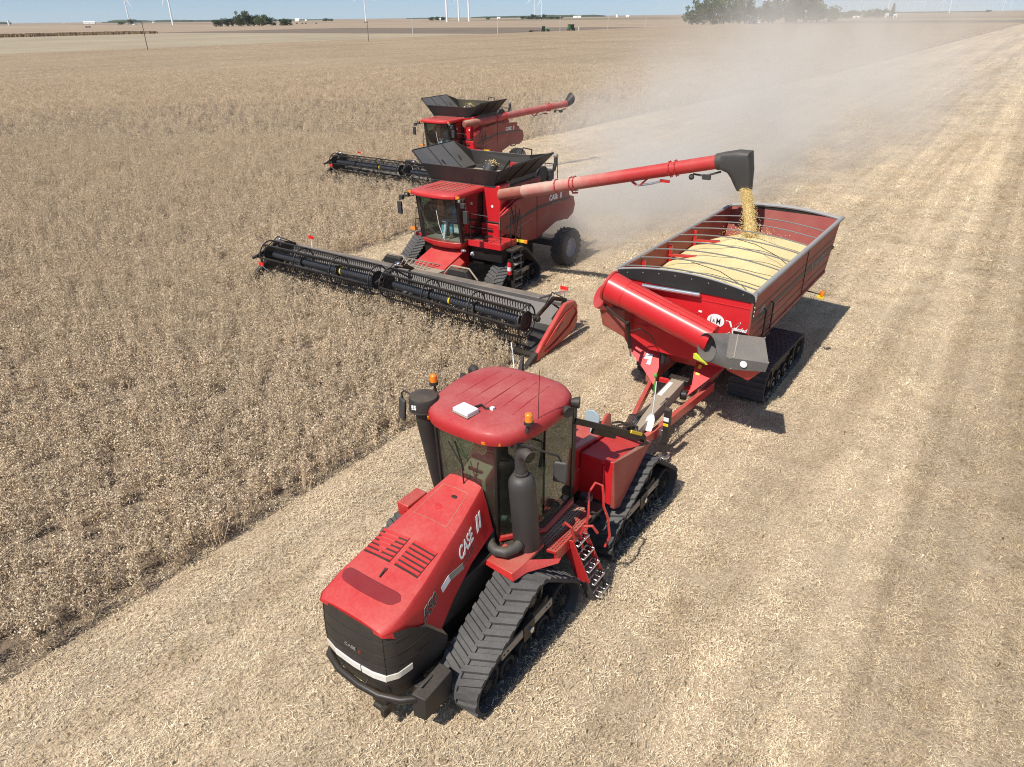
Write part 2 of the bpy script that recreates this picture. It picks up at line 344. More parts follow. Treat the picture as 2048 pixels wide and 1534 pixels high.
def track_unit(parent, x0, x1, yc, key, half=0.92, ri=0.36, drive=(0.10, 0.98, 0.42), pitch=0.155, rollers=3, lug='chevron', beam=True, belt_mat=None):
    """one belt and its wheels, hung under `parent`; x0 < x1"""
    side = 1 if (x0+x1) > 0 else -1
    circ = [(-half, ri+0.03, ri+0.03), (half, ri+0.03, ri+0.03)] + ([(drive[0], drive[1], drive[2])] if drive else [])
    ck = (key, round(x0, 3))
    if ck not in TRACK_CACHE:
        TRACK_CACHE[ck] = make_belt(circ, x0, x1, pitch, lug)
    b = TRACK_CACHE[ck].build('track_belt', belt_mat or M_RUB, parent, 0, 30); b.location = (0, yc, 0)
    xf = (x1-0.14) if side > 0 else (x0+0.14); ins = 0.045
    for sgn in (-1, 1):
        m = MB(); wheel_face(m, (xf, sgn*half, ri+0.03), ri-ins+0.03, side, 16); m.build('idler_wheel', M_RUBD, b, 0, 40)
    if drive:
        m = MB(); wheel_face(m, (xf-0.06*side, drive[0], drive[1]), drive[2]-ins, side, 10); m.build('drive_wheel', M_BLKG, b, 0, 40)
    for k in range(rollers):
        t = -1+2*(k+1)/(rollers+1); m = MB(); roller_mesh(m, (xf, t*half*0.94, 0.235), 0.19, side); m.build('road_roller', M_RUBD, b, 0, 40)
    if beam:
        m = MB(); xb = xf+0.03*side
        m.beam((xb, -half*0.66, 0.66), (xb, half*0.66, 0.66), 0.03, 0.15, 0); m.box(xb-0.03, xb+0.03, -0.14, 0.16, 0.46, 0.78, 1); m.cyl((xb, 0.05, 0.6), (xb+0.06*side, 0.05, 0.6), 0.05, mat=2)
        for yy in (-0.56, -0.48, 0.46, 0.54): m.cyl((xb, yy*half/0.92, 0.66), (xb+0.025*side, yy*half/0.92, 0.66), 0.018, n=6, mat=1)
        m.build('track_frame', [M_TAN, M_BLKG, M_CHROME], b, 0.006)
        m = MB(); xi = (x0+0.1) if side > 0 else (x1-0.1); m.box(min(xi, xf), max(xi, xf)-0.05, -half*0.7, half*0.7, 0.42, 0.72); m.build('track_carrier', M_BLKG, b, 0.02)
    return b

# ------------------------------------------------------------------ articulated tractor in front
def sect(pts): return [V(*p) for p in pts]
def build_tractor():
    x, y = rowxy(-5.87, 4.5)
    T = empty('articulated_tractor', (x, y, 0), -PHI, 'large red articulated tractor on four rubber tracks nearest the camera, pulling the grain cart', 'tractor')
    # running gear
    TK = dict(half=1.04, drive=(0.22, 0.99, 0.42))
    track_unit(T, 0.74, 1.50, 2.11, 'tr', pitch=0.19, **TK); track_unit(T, -1.50, -0.74, 2.11, 'tl', pitch=0.19, **TK)
    track_unit(T, 0.74, 1.50, 6.10, 'tr', pitch=0.19, **TK); track_unit(T, -1.50, -0.74, 6.10, 'tl', pitch=0.19, **TK)
    ch = MB(); ch.box(-0.5, 0.5, 0.25, 3.6, 0.55, 1.35); ch.box(-0.42, 0.42, 4.5, 7.3, 0.6, 1.3); ch.box(-0.26, 0.26, 3.6, 4.5, 0.65, 1.0)
    ch.box(-0.8, 0.8, 1.95, 2.65, 0.7, 1.1); ch.box(-0.8, 0.8, 5.95, 6.6, 0.7, 1.1); ch.box(-0.62, 0.62, 0.9, 3.4, 1.1, 1.62)
    ch.cyl((0.45, 3.7, 0.9), (0.45, 4.5, 0.9), 0.06); ch.cyl((-0.45, 3.7, 0.9), (-0.45, 4.5, 0.9), 0.06)
    ch.build('chassis', M_BLKG, T, 0.02)
    # hood: lofted sections from nose to windscreen
    ys = [-0.07, 0.02, 0.35, 0.8, 1.3, 1.8, 2.2, 2.46]
    xc = [0.56, 0.63, 0.655, 0.61, 0.53, 0.45, 0.375, 0.325]
    zc = [1.93, 1.965, 2.05, 2.17, 2.31, 2.45, 2.57, 2.65]
    xl = [0.60, 0.665, 0.705, 0.715, 0.66, 0.60, 0.55, 0.52]
    zl = [1.86, 1.83, 1.50, 1.12, 1.52, 1.77, 1.85, 1.90]
    rings = []
    for yy, a, z, b, q in zip(ys, xc, zc, xl, zl):
        half = [(0.0, z+0.045), (a*0.5, z+0.035), (a*0.86, z+0.012), (a*0.97, z-0.006), (a+0.012, z-0.05), (a+(b-a)*0.35+0.01, z+(q-z)*0.35), (a+(b-a)*0.7, z+(q-z)*0.7), (b, q)]
        ring = [(p[0], yy, p[1]) for p in half] + [(-p[0], yy, p[1]) for p in half[:0:-1]]
        rings.append(ring)
    hd = MB(); hd.loft(rings, 0, True, True); hood = hd.build('hood', M_REDD, T, 0.012, 38)
    def hood_top(u, yy, lift=0.0):                       # point on the hood top
        i = np.interp(yy, ys, zc); a = np.interp(yy, ys, xc); t = min(abs(u)/a, 1)
        return V(u, yy, i+np.interp(t, [0, 0.5, 0.86, 1], [0.045, 0.035, 0.012, -0.01])+lift)
    def hood_side(yy, t, lift=0.0):                      # t from crease (0) to lower edge (1)
        a, z, b, q = (np.interp(yy, ys, k) for k in (xc, zc, xl, zl)); nx = nrm((z-q, 0, b-a))
        return V(a+(b-a)*t+0.012, yy, z+(q-z)*t) + nx*lift
    m = MB()
    for s in (-1, 1):                                    # louvres in two banks
        for k in range(6):
            y0 = 0.80+0.074*k; y1 = y0+0.046
            xa, xb = (0.045, 0.47) if s > 0 else (-0.56, -0.045)
            xa += -0.02*s*0; p = [hood_top(xa, y0, 0.024), hood_top(xb, y0, 0.024), hood_top(xb, y1, 0.017), hood_top(xa, y1, 0.017)]
            q = [hood_top(xa, y0, -0.02), hood_top(xb, y0, -0.02), hood_top(xb, y1, -0.02), hood_top(xa, y1, -0.02)]
            m.hexa(q+p, 0)
            m.hexa([hood_top(xa, y0-0.026, -0.01), hood_top(xb, y0-0.026, -0.01), hood_top(xb, y0+0.001, -0.01), hood_top(xa, y0+0.001, -0.01), hood_top(xa, y0-0.026, 0.012), hood_top(xb, y0-0.026, 0.012), hood_top(xb, y0+0.001, 0.012), hood_top(xa, y0+0.001, 0.012)], 1)
    m.build('louvre', [M_REDC, M_BLKG], hood)
    m = MB(); poly = [(-0.50, 0.40), (-0.38, 0.27), (0.0, 0.22), (0.36, 0.27), (0.48, 0.42), (0.46, 0.50), (0.2, 0.46), (0.0, 0.45), (-0.2, 0.47), (-0.46, 0.52)]
    us = np.linspace(-0.575, 0.50, 19); lo_ = [0.235+0.05*((u+0.04)/0.54)**2+0.10*abs((u+0.04)/0.54)**12 for u in us]; hi_ = [0.455+0.03*((u+0.04)/0.54)**2-0.08*abs((u+0.04)/0.54)**14 for u in us]
    for side_ in (0.014, -0.02): m.loft([[hood_top(u, a+(b-a)*t, side_) for u, a, b in zip(us, lo_, hi_)] for t in (0, .33, .66, 1)], 0, False, False)
    m.loft([[hood_top(u, a, 0.014) for u, a in zip(us, lo_)], [hood_top(u, a, -0.02) for u, a in zip(us, lo_)]], 0, False, False); m.loft([[hood_top(u, a, 0.014) for u, a in zip(us, hi_)], [hood_top(u, a, -0.02) for u, a in zip(us, hi_)]], 0, False, False)
    m.build('light_cover', [M_LAMP], hood)
    m = MB(); c = [hood_top(0.0, 0.52, 0.02), hood_top(0.0, 0.66, 0.045)]; m.tube(c, 0.012, 8); m.build('hood_latch', M_BLK, hood)
    m = MB()                                             # filler hatch outline and filler hole
    hs = [(-0.33, 1.62), (0.30, 1.62), (0.22, 2.24), (-0.26, 2.24)]
    for i in range(4):
        a, b = hs[i], hs[(i+1) % 4]; m.tube([hood_top(a[0]+(b[0]-a[0])*t, a[1]+(b[1]-a[1])*t, -0.002) for t in (0, .25, .5, .75, 1)], 0.007, 6, 0)
    m.build('access_hatch', [M_REDK], hood)
    m = MB(); p = hood_top(0.07, 2.10, 0.0); m.ball(p, 0.055, 0.035, 0.014, 14, 0); m.build('filler_cap', [M_BLKG], hood)
    m = MB(); p = hood_top(-0.04, 1.88, -0.012); m.ball(p, 0.08, 0.08, 0.02, 14, 0); m.build('emblem_boss', [M_REDC], hood)
    # lettering on the right-hand hood side
    m = MB()
    def side_map(y0, t0, slope=0.0):
        def h(u, v, d):
            yy = y0+u; z, q = np.interp(yy, ys, zc), np.interp(yy, ys, zl); return hood_side(yy, (t0-v+slope*u)/(z-q), 0.006+d)
        return h
    text_mesh(m, 'CASE', 0.27, side_map(1.56, 0.42, -0.06), 0, 0.12, 0.003, bold=0.006, sx=0.62); text_mesh(m, 'I', 0.30, side_map(2.05, 0.40), 0, 0.25, 0.003, bold=0.010); text_mesh(m, 'I', 0.30, side_map(2.13, 0.40), 2, 0.25, 0.003, bold=0.006)
    text_mesh(m, 'STEIGER', 0.11, side_map(1.60, 0.56, -0.06), 3, 0.1, 0.002, sx=0.8)
    m.build('maker_lettering', [M_WHITE, M_REDC, M_WHITE, M_EXH], hood)
    m = MB(); text_mesh(m, '550', 0.27, side_map(0.62, 0.50, -0.10), 0, 0.12, 0.003, bold=0.010, sx=0.78); text_mesh(m, '550', 0.27, side_map(0.62, 0.50, -0.10), 1, 0.12, 0.005, bold=-0.002, sx=0.78)
    m.build('model_number', [M_GREY, M_BLKG], hood)
    m = MB()
    a = [hood_side(yy, t, 0.004) for yy, t in ((1.06, 0.40), (1.26, 0.44), (1.28, 0.58), (1.08, 0.52))]; m.plate(a, 0.006, 0)
    a = [hood_side(yy, t, 0.003) for yy, t in ((1.26, 0.44), (1.60, 0.66), (1.60, 0.80), (1.28, 0.58))]; m.plate(a, 0.006, 1)
    m.build('side_stripe', [M_WHITE, M_GREY], hood)
    # black nose
    plan = [(-0.735, 0.98), (-0.725, 0.6), (-0.71, 0.3), (-0.66, 0.08), (-0.56, -0.04), (-0.35, -0.085), (0, -0.10), (0.35, -0.085), (0.56, -0.04), (0.66, 0.08), (0.71, 0.3), (0.725, 0.6), (0.735, 0.98)]
    ztop = [1.10, 1.60, 1.82, 1.88, 1.905, 1.925, 1.935, 1.925, 1.905, 1.88, 1.82, 1.60, 1.10]
    def nose_pt(i, z, out=0.0):
        x_, y_ = plan[i]; f = 1.0
        bul = 0.03*math.sin(max(0, min(1, (z-0.62)/1.3))*math.pi) - (0.10 if z < 0.75 else 0.0)*0
        k = nrm((x_, (y_-0.7)*1.2, 0)); low = max(0, 1.0-z)*0.22
        return V(x_, y_, z) + k*(bul+out-low)
    gr = MB(); rows = []
    for t in np.linspace(0, 1, 11): rows.append([nose_pt(i, 0.62+(ztop[i]-0.62)*t) for i in range(13)])
    gr.loft(rows, 0, False, False); back = [[p+V(0, 0.04, -0.0)*1 for p in r] for r in rows]
    gr.add([p for p in rows[0]] + [(0, 0.6, 0.62)], [tuple(range(14))], 0)
    gr.add([p for p in rows[-1]] + [(0, 0.9, 1.8)], [tuple(range(14))], 0)
    grille = gr.build('grille', M_GRIL, T, 0, 50)
    m = MB()
    for zz in (1.72, 1.50, 1.30):                        # moulded seams
        m.tube([nose_pt(i, zz, 0.002) for i in range(1, 12) if ztop[i] > zz+0.03], 0.006, 5)
    m.tube([nose_pt(8, z, 0.002) for z in np.linspace(0.75, 1.9, 8)], 0.005, 5); m.tube([nose_pt(4, z, 0.002) for z in np.linspace(0.75, 1.9, 8)], 0.005, 5)
    m.build('grille_seam', M_BLKG, grille)
    m = MB()
    text_mesh(m, 'CASE', 0.085, lambda u, v, d: V(u-0.10, -0.148-d, 1.42+v), 0, 0.1, 0.002, sx=1.1); text_mesh(m, 'II', 0.085, lambda u, v, d: V(u+0.17, -0.148-d, 1.42+v), 1, 0.2, 0.002)
    m.build('nose_lettering', [M_GREY, M_REDD], grille)
    def strip(i0, i1, z0, z1, out, sag=0.0):
        mm = MB(); ra = []; n = int((i1-i0)*3+0.5)
        for k in range(n+1):
            f = i0+(i1-i0)*k/n; i = min(int(f), 11); t = f-i; zz = sag*(((f-6)/6)**2)
            lo = nose_pt(i, z0+zz, out)*(1-t)+nose_pt(i+1, z0+zz, out)*t; hi = nose_pt(i, z1+zz, out)*(1-t)+nose_pt(i+1, z1+zz, out)*t
            lo2 = nose_pt(i, z0+zz, -0.02)*(1-t)+nose_pt(i+1, z0+zz, -0.02)*t; hi2 = nose_pt(i, z1+zz, -0.02)*(1-t)+nose_pt(i+1, z1+zz, -0.02)*t
            ra.append([lo, hi, hi2, lo2])
        mm.loft(ra, 0, True, True); return mm
    strip(2, 5, 1.04, 1.15, 0.014, 0.10).build('headlight', M_LENS, T, 0.006); strip(5, 6.4, 1.03, 1.15, 0.016, 0.10).build('headlight', M_LENSB, T, 0.006); strip(6.45, 8, 1.03, 1.15, 0.018, 0.10).build('headlight', M_LENSB, T, 0.006); strip(8, 10, 1.04, 1.15, 0.014, 0.10).build('headlight', M_LENS, T, 0.006)
    m = MB(); m.tube([(-0.74, 0.45, 0.86), (-0.72, 0.14, 0.85), (-0.60, -0.06, 0.83), (-0.3, -0.15, 0.80), (0.1, -0.17, 0.78), (0.45, -0.13, 0.76), (0.75, -0.02, 0.76), (0.90, 0.12, 0.76)], 0.055, 12)
    m.tube([(-0.3, -0.15, 0.80), (-0.28, -0.06, 0.88), (-0.25, 0.1, 0.9)], 0.012, 6); m.tube([(0.2, -0.16, 0.78), (0.2, -0.08, 0.85), (0.22, 0.1, 0.88)], 0.012, 6)
    m.build('front_bumper', M_BLKG, T)
    m = MB(); m.box(0.22, 0.50, -0.06, 0.6, 0.44, 0.60); m.cyl((0.26, -0.06, 0.40), (0.52, -0.06, 0.40), 0.05); m.box(0.44, 0.52, -0.14, 0.1, 0.34, 0.5); m.build('tow_hook', M_BLKG, T, 0.01)
    m = MB(); m.hexa([(0.86, 0.08, 0.42), (1.06, 0.12, 0.42), (1.06, 0.68, 0.42), (0.86, 0.66, 0.42), (0.86, 0.08, 0.86), (1.08, 0.12, 0.84), (1.10, 0.66, 0.92), (0.88, 0.66, 0.94)]); m.beam((0.5, 0.4, 0.6), (0.9, 0.4, 0.6), 0.2, 0.2)
    m.box(0.90, 0.94, 0.2, 0.45, 0.895, 0.925, 1)
    m.build('front_weight', [M_BLK, M_EXH], T, 0.012)
    # cab
    fl = MB(); fl.prism([(-0.55, 2.60), (0.55, 2.60), (0.88, 3.30), (0.88, 4.32), (-0.88, 4.32), (-0.88, 3.30)], 1.30, 1.60, 'z')
    fl.box(-0.84, 0.84, 4.20, 4.34, 1.62, 3.46, 0)
    cab = fl.build('cab', [M_REDK], T, 0.02)
    fp = {'fl': ((-0.53, 2.56, 1.72), (-0.58, 2.50, 3.52)), 'fr': ((0.53, 2.56, 1.72), (0.58, 2.50, 3.52)), 'ml': ((-0.88, 3.55, 1.62), (-0.90, 3.50, 3.52)), 'mr': ((0.88, 3.55, 1.62), (0.90, 3.50, 3.52)), 'rl': ((-0.86, 4.22, 1.60), (-0.88, 4.20, 3.52)), 'rr': ((0.86, 4.22, 1.60), (0.88, 4.20, 3.52))}
    for k, (a, b) in fp.items():
        if k in ('ml', 'mr'): continue
        m = MB(); m.beam(a, b, 0.045 if k[0] == 'f' else 0.07, 0.07 if k[0] == 'f' else 0.12); m.build('cab_pillar', M_BLKG, cab, 0.012)
    def pane(name, pts):
        m = MB(); m.plate(pts, 0.008); return m.build(name, M_GLASS, cab)
    # curved windscreen
    m = MB(); rg = []
    for t in np.linspace(0, 1, 7):
        rr = []
        for u in np.linspace(-1, 1, 9):
            xx = u*(0.53+0.05*t); yy = 2.56-0.06*t-0.08*(1-u*u); rr.append((xx, yy, 1.74+1.74*t))
        rg.append(rr)
    m.loft(rg, 0, False, False); m.build('windscreen', M_GLASS, cab, 0, 80)
    pane('side_window', [(0.91, 3.3, 1.58), (0.88, 4.14, 1.62), (0.90, 4.14, 3.46), (0.92, 3.3, 3.48)])
    pane('side_window', [(-0.91, 3.3, 1.58), (-0.88, 4.14, 1.62), (-0.90, 4.14, 3.46), (-0.92, 3.3, 3.48)])
    for s in (-1, 1): pane('corner_window', [(s*0.56, 2.58, 1.74), (s*0.89, 3.27, 1.60), (s*0.90, 3.27, 3.46), (s*0.60, 2.54, 3.48)])
    m = MB(); m.tube([(0.56, 2.56, 1.70), (0.92, 3.3, 1.54), (0.91, 4.16, 1.58)], 0.05, 8); m.tube([(-0.56, 2.56, 1.70), (-0.92, 3.3, 1.54), (-0.91, 4.16, 1.58)], 0.05, 8); m.build('sill', M_RED, cab)
    m = MB(); m.tube([(0.12, 2.38, 1.9), (0.06, 2.36, 2.5), (0.02, 2.36, 3.1)], 0.012, 6); m.beam((-0.12, 2.40, 3.35), (0.06, 2.36, 2.9), 0.02, 0.02); m.tube([(-0.25, 2.40, 3.3), (0.0, 2.37, 3.0)], 0.01, 6); m.build('wiper', M_BLKG, cab)
    m = MB(); m.hexa([(-0.30, 2.66, 1.62), (0.28, 2.66, 1.62), (0.22, 3.05, 1.62), (-0.26, 3.05, 1.62), (-0.26, 2.66, 2.62), (0.22, 2.66, 2.62), (0.20, 3.02, 2.78), (-0.24, 3.02, 2.78)]); m.box(-0.2, 0.16, 2.62, 2.67, 2.35, 2.6, 1)
    m.box(-0.16, 0.12, 2.72, 2.76, 2.63, 2.70, 1)
    m.build('dash_console', [M_BEIGE, M_BLKG], cab, 0.05, seg=3)
    m = MB(); m.lathe([(0.19, -0.015), (0.20, 0.0), (0.19, 0.015), (0.18, 0.0), (0.19, -0.015)], (0, 0, 0), 'z', 20); m.cyl((0, 0, -0.25), (0, 0, 0), 0.03); m.beam((-0.19, 0, 0), (0.19, 0, 0), 0.03, 0.02)
    o = m.build('steering_wheel', M_BLKG, cab); o.location = (0.0, 3.18, 2.62); o.rotation_euler = (rad(35), 0, 0)
    m = MB(); m.box(-0.27, 0.27, 3.45, 3.95, 2.02, 2.20); m.hexa([(-0.27, 3.88, 2.15), (0.27, 3.88, 2.15), (0.27, 4.05, 2.15), (-0.27, 4.05, 2.15), (-0.24, 4.0, 2.95), (0.24, 4.0, 2.95), (0.24, 4.12, 2.95), (-0.24, 4.12, 2.95)]); m.box(-0.15, 0.15, 3.5, 3.9, 1.62, 2.02)
    m.build('seat', M_SEAT, cab, 0.04, seg=3)
    m = MB(); m.box(0.38, 0.60, 3.3, 3.95, 1.62, 2.40); m.hexa([(0.50, 3.10, 2.3), (0.66, 3.16, 2.3), (0.66, 3.22, 2.3), (0.50, 3.16, 2.3), (0.50, 3.12, 2.62), (0.66, 3.18, 2.62), (0.66, 3.22, 2.62), (0.50, 3.16, 2.62)]); m.build('armrest_console', M_BEIGE, cab, 0.02)
    m = MB(); m.box(-0.75, 0.75, 2.6, 4.2, 1.58, 1.61); m.build('cab_floor', M_BLK, cab)
    # roof
    def sup(a, b, n=32, e=3.4, front=0.10):
        r = []
        for k in range(n):
            t = 2*math.pi*k/n; c_, s_ = math.cos(t), math.sin(t)
            u = math.copysign(abs(c_)**(2/e), c_); v = math.copysign(abs(s_)**(2/e), s_)
            narrow = 1-0.10*max(0, -v); r.append((a*u*narrow, b*v))
        return r
    rg = []
    for z, f in ((3.46, 0.90), (3.48, 0.985), (3.54, 1.0), (3.62, 0.995), (3.68, 0.96), (3.715, 0.90), (3.735, 0.80), (3.75, 0.5)):
        rg.append([(p[0]*(1 if f > .85 else f+.0), 3.38+p[1], z) if False else (p[0]*f, 3.38+p[1]*f, z) for p in sup(0.99, 1.05)])
    m = MB(); m.loft(rg, 0, True, True); roof = m.build('cab_roof', M_ROOFD, T, 0, 60)
    m = MB()
    for xx in (-0.52, -0.26, 0.02, 0.28, 0.54): m.tube([(xx, 2.95 if abs(xx) > 0.1 else 2.75, 3.742-0.012*abs(xx)), (xx*0.97, 3.4, 3.755-0.014*abs(xx)), (xx*0.92, 4.05, 3.742-0.012*abs(xx))], 0.014, 6)
    m.tube([(0.70, 4.0, 3.725), (0.76, 3.4, 3.728), (0.70, 2.95, 3.726), (0.62, 2.75, 3.724), (0.3, 2.62, 3.73), (-0.1, 2.58, 3.732), (-0.5, 2.64, 3.726), (-0.74, 3.0, 3.72), (-0.76, 3.5, 3.725), (-0.66, 4.05, 3.725), (-0.2, 4.22, 3.728), (0.3, 4.2, 3.728), (0.70, 4.0, 3.725)], 0.011, 6)
    m.build('roof_rib', M_ROOFD, roof)
    m = MB(); m.hexa([(0.42, 2.36, 3.485), (0.68, 2.48, 3.485), (0.66, 2.53, 3.485), (0.40, 2.41, 3.485), (0.42, 2.345, 3.545), (0.68, 2.465, 3.545), (0.66, 2.53, 3.545), (0.40, 2.41, 3.545)]); o = m.build('marker_lamp', M_AMBER, roof, 0.006)
    m = MB(); m.hexa([(-0.86, 2.62, 3.485), (-0.70, 2.47, 3.485), (-0.68, 2.52, 3.485), (-0.84, 2.66, 3.485), (-0.86, 2.61, 3.54), (-0.70, 2.46, 3.54), (-0.68, 2.52, 3.54), (-0.84, 2.66, 3.54)]); m.build('marker_lamp', M_AMBER, roof, 0.006)
    m = MB(); m.box(-0.16, 0.16, -0.12, 0.12, 0.03, 0.085); m.box(-0.17, 0.17, -0.13, 0.13, 0.0, 0.03, 1)
    o = m.build('receiver', [M_WHITE, M_GREY], roof, 0.012); o.location = (-0.08, 2.64, 3.735); o.rotation_euler = (0, 0, rad(-8))
    m = MB(); m.tube([(-0.06, 2.78, 3.76), (0.02, 2.90, 3.78), (0.12, 2.87, 3.76), (0.2, 2.92, 3.76)], 0.02, 6); m.box(0.18, 0.24, 2.89, 2.95, 3.74, 3.79, 1); m.build('receiver_cable', [M_BLKG, M_WHITE], roof)
    m = MB(); m.hexa([(-0.32, 4.34, 3.66), (-0.24, 4.34, 3.66), (-0.24, 4.42, 3.66), (-0.32, 4.42, 3.66), (-0.30, 4.42, 3.92), (-0.26, 4.42, 3.92), (-0.26, 4.46, 3.92), (-0.30, 4.46, 3.92)]); m.build('antenna', M_EXH, roof)
    m = MB(); m.tube([(0.88, 3.15, 3.6), (0.90, 3.15, 4.5)], 0.005, 5); m.cyl((0.88, 3.15, 3.6), (0.88, 3.15, 3.68), 0.02); m.build('antenna', M_BLKG, roof)
    for s in (-1, 1):
        m = MB(); m.cyl((0, 0, 0), (0, 0, 0.05), 0.075, 0.07); m.cyl((0, 0, 0.05), (0, 0, 0.15), 0.062, 0.058, mat=1); m.ball((0, 0, 0.15), 0.058, 0.058, 0.035, mat=1); m.tube([(0, 0, 0), (-0.04*s, 0, -0.12), (-0.16*s, 0, -0.2)], 0.018, 8)
        m.tube([(-0.02*s, 0.0, -0.06), (-0.02*s, -0.03, -0.14)], 0.03, 8)
        o = m.build('beacon', [M_BLK, M_AMBER], T); o.location = (0.93*s if s > 0 else -1.03, 2.83 if s > 0 else 3.02, 3.78)
        for k in range(2):
            m = MB(); m.lathe([(0.0, 0.0), (0.06, 0.01), (0.085, 0.08), (0.095, 0.14), (0.09, 0.15), (0.075, 0.145), (0, 0.14)], (0, 0, 0), 'x', 16); o = m.build('work_light', M_BLK, T)
            o.location = (s*0.93, 3.80+0.20*k, 3.58+0.03*k); o.rotation_euler = (0, rad(12*s), 0 if s > 0 else math.pi); o.rotation_euler = (0, 0, rad(-25+50*k) if s > 0 else rad(205-50*k))
    # mirrors
    m = MB(); m.box(-0.115, 0.115, -0.04, 0.03, -0.19, 0.17); o = m.build('mirror', M_EXH, T, 0.05, seg=3); o.location = (1.20, 3.30, 2.80); o.rotation_euler = (rad(-6), 0, rad(18))
    m = MB(); m.tube([(0.80, 2.72, 3.45), (0.92, 2.85, 3.38), (1.08, 3.1, 3.2), (1.17, 3.27, 3.08), (1.20, 3.32, 2.95)], 0.017, 8); m.tube([(0.80, 2.72, 3.45), (0.95, 2.9, 3.34)], 0.035, 8); m.box(0.74, 0.84, 2.64, 2.76, 3.40, 3.52); m.build('mirror_arm', M_BLK, T)
    m = MB(); m.box(-0.11, 0.11, -0.04, 0.03, -0.2, 0.18); o = m.build('mirror', M_EXH, T, 0.05, seg=3); o.location = (-1.64, 2.88, 3.22); o.rotation_euler = (rad(-6), 0, rad(-25))
    m = MB(); m.tube([(-0.95, 2.75, 3.52), (-1.2, 2.78, 3.58), (-1.55, 2.86, 3.58), (-1.64, 2.89, 3.5), (-1.64, 2.89, 3.35)], 0.015, 8); m.build('mirror_arm', M_BLK, T)
    # air cleaner on the far side, exhaust on the near side
    m = MB(); m.tube([(-0.80, 2.86, 1.75), (-0.81, 2.78, 2.2), (-0.90, 2.66, 3.3), (-0.91, 2.65, 3.58)], [0.14, 0.15, 0.165, 0.16], 18); ac = m.build('air_intake', M_BLK, T)
    m = MB(); m.lathe([(0.16, -0.02), (0.235, 0.0), (0.235, 0.19), (0.22, 0.215), (0.17, 0.225), (0.0, 0.235)], (-0.92, 2.64, 3.56), 'z', 28); m.lathe([(0.24, -0.01), (0.245, 0.0), (0.24, 0.012)], (-0.92, 2.64, 3.56), 'z', 28)
    cap = m.build('intake_cap', M_BLK, ac)
    m = MB()
    for k in range(3):
        for sgn in (0, 1): m.box(-0.96+0.05*sgn, -0.92+0.05*sgn, 2.40-0.004, 2.412, 3.625+0.028*k+0.01*sgn, 3.64+0.028*k+0.01*sgn)
    m.build('intake_mark', M_WHITE, cap)
    m = MB(); c0, c1 = V(0.93, 2.78, 1.60), V(0.91, 2.66, 2.95); d = nrm(c1-c0)
    m.tube([c0, c0+d*0.02, c0+d*1.2, c0+d*1.3, c0+d*1.36, c0+d*1.40], [0.205, 0.215, 0.205, 0.195, 0.16, 0.10], 26)
    muf = m.build('muffler', M_EXH, T, 0, 40)
    e0 = c0+d*1.38; m = MB(); m.tube([e0, e0+d*0.15, e0+V(0.0, -0.02, 0.30), e0+V(0.04, -0.04, 0.41), e0+V(0.12, -0.06, 0.455), e0+V(0.22, -0.09, 0.44)], [0.10, 0.085, 0.082, 0.084, 0.086, 0.088], 18, caps=False)
    m.tube([e0+V(0.215, -0.088, 0.44), e0+V(0.10, -0.05, 0.45), e0+V(0.04, -0.04, 0.40)], [0.076, 0.072, 0.05], 18, 1); m.lathe([(0.105, -0.01), (0.11, 0.0), (0.105, 0.01)], e0+d*0.06, 'z', 18)
    m.build('exhaust_stack', [M_EXH, M_BLKG], muf, 0, 50)
    m = MB(); m.tube([(0.36, 2.72, 1.92), (0.38, 2.62, 1.80), (0.44, 2.46, 1.74), (0.55, 2.33, 1.72), (0.70, 2.27, 1.72), (0.84, 2.31, 1.73), (0.92, 2.46, 1.74), (0.93, 2.64, 1.76)], 0.085, 14); ep = m.build('exhaust_pipe', M_EXH, T)
    m = MB(); m.lathe([(0.095, -0.03), (0.10, 0), (0.095, 0.03)], (0.93, 2.58, 1.755), 'y', 16); m.tube([(0.36, 2.74, 1.90), (0.36, 2.72, 1.99)], 0.10, 12); m.ball((0.33, 2.76, 2.0), 0.09, 0.07, 0.06); m.ball((0.40, 2.72, 2.03), 0.05)
    m.tube([(0.45, 2.78, 1.92), (0.6, 2.82, 1.92), (0.76, 2.80, 1.92)], 0.05, 10, 1); m.lathe([(0.06, -0.02), (0.065, 0), (0.06, 0.02)], (0.6, 2.82, 1.92), 'x', 14, 1); m.lathe([(0.06, -0.02), (0.065, 0), (0.06, 0.02)], (0.68, 2.81, 1.92), 'x', 14, 1)
    m.build('turbo_pipe', [M_BLKG, M_GALV], ep)
    # fender, platform, ladder
    m = MB(); m.prism([(0.42, 2.14), (1.12, 2.10), (1.15, 2.38), (1.14, 2.95), (0.6, 3.05), (0.42, 2.9)], 1.545, 1.60, 'z')
    m.add([(1.12, 2.10, 1.60), (1.15, 2.38, 1.60), (1.15, 2.08, 1.48), (1.21, 2.36, 1.48), (1.15, 2.52, 1.59), (1.50, 2.80, 1.49), (1.50, 2.88, 1.53), (1.30, 2.66, 1.57)], [(0, 2, 3, 1), (1, 3, 5, 6, 7, 4)])
    m.add([(0.42, 2.14, 1.60), (1.12, 2.10, 1.60), (1.15, 2.08, 1.48), (0.46, 2.11, 1.55)], [(0, 1, 2, 3)])
    fd = m.build('fender', M_RED, T, 0.008)
    m = MB(); m.hexa([(-1.30, 2.35, 1.5), (-0.85, 2.35, 1.5), (-0.85, 3.3, 1.5), (-1.30, 3.3, 1.5), (-1.30, 2.35, 1.6), (-0.85, 2.35, 1.6), (-0.85, 3.3, 1.6), (-1.30, 3.3, 1.6)]); m.box(-1.45, -1.2, 2.35, 2.85, 1.42, 1.70); m.build('fender', M_RED, T, 0.02)
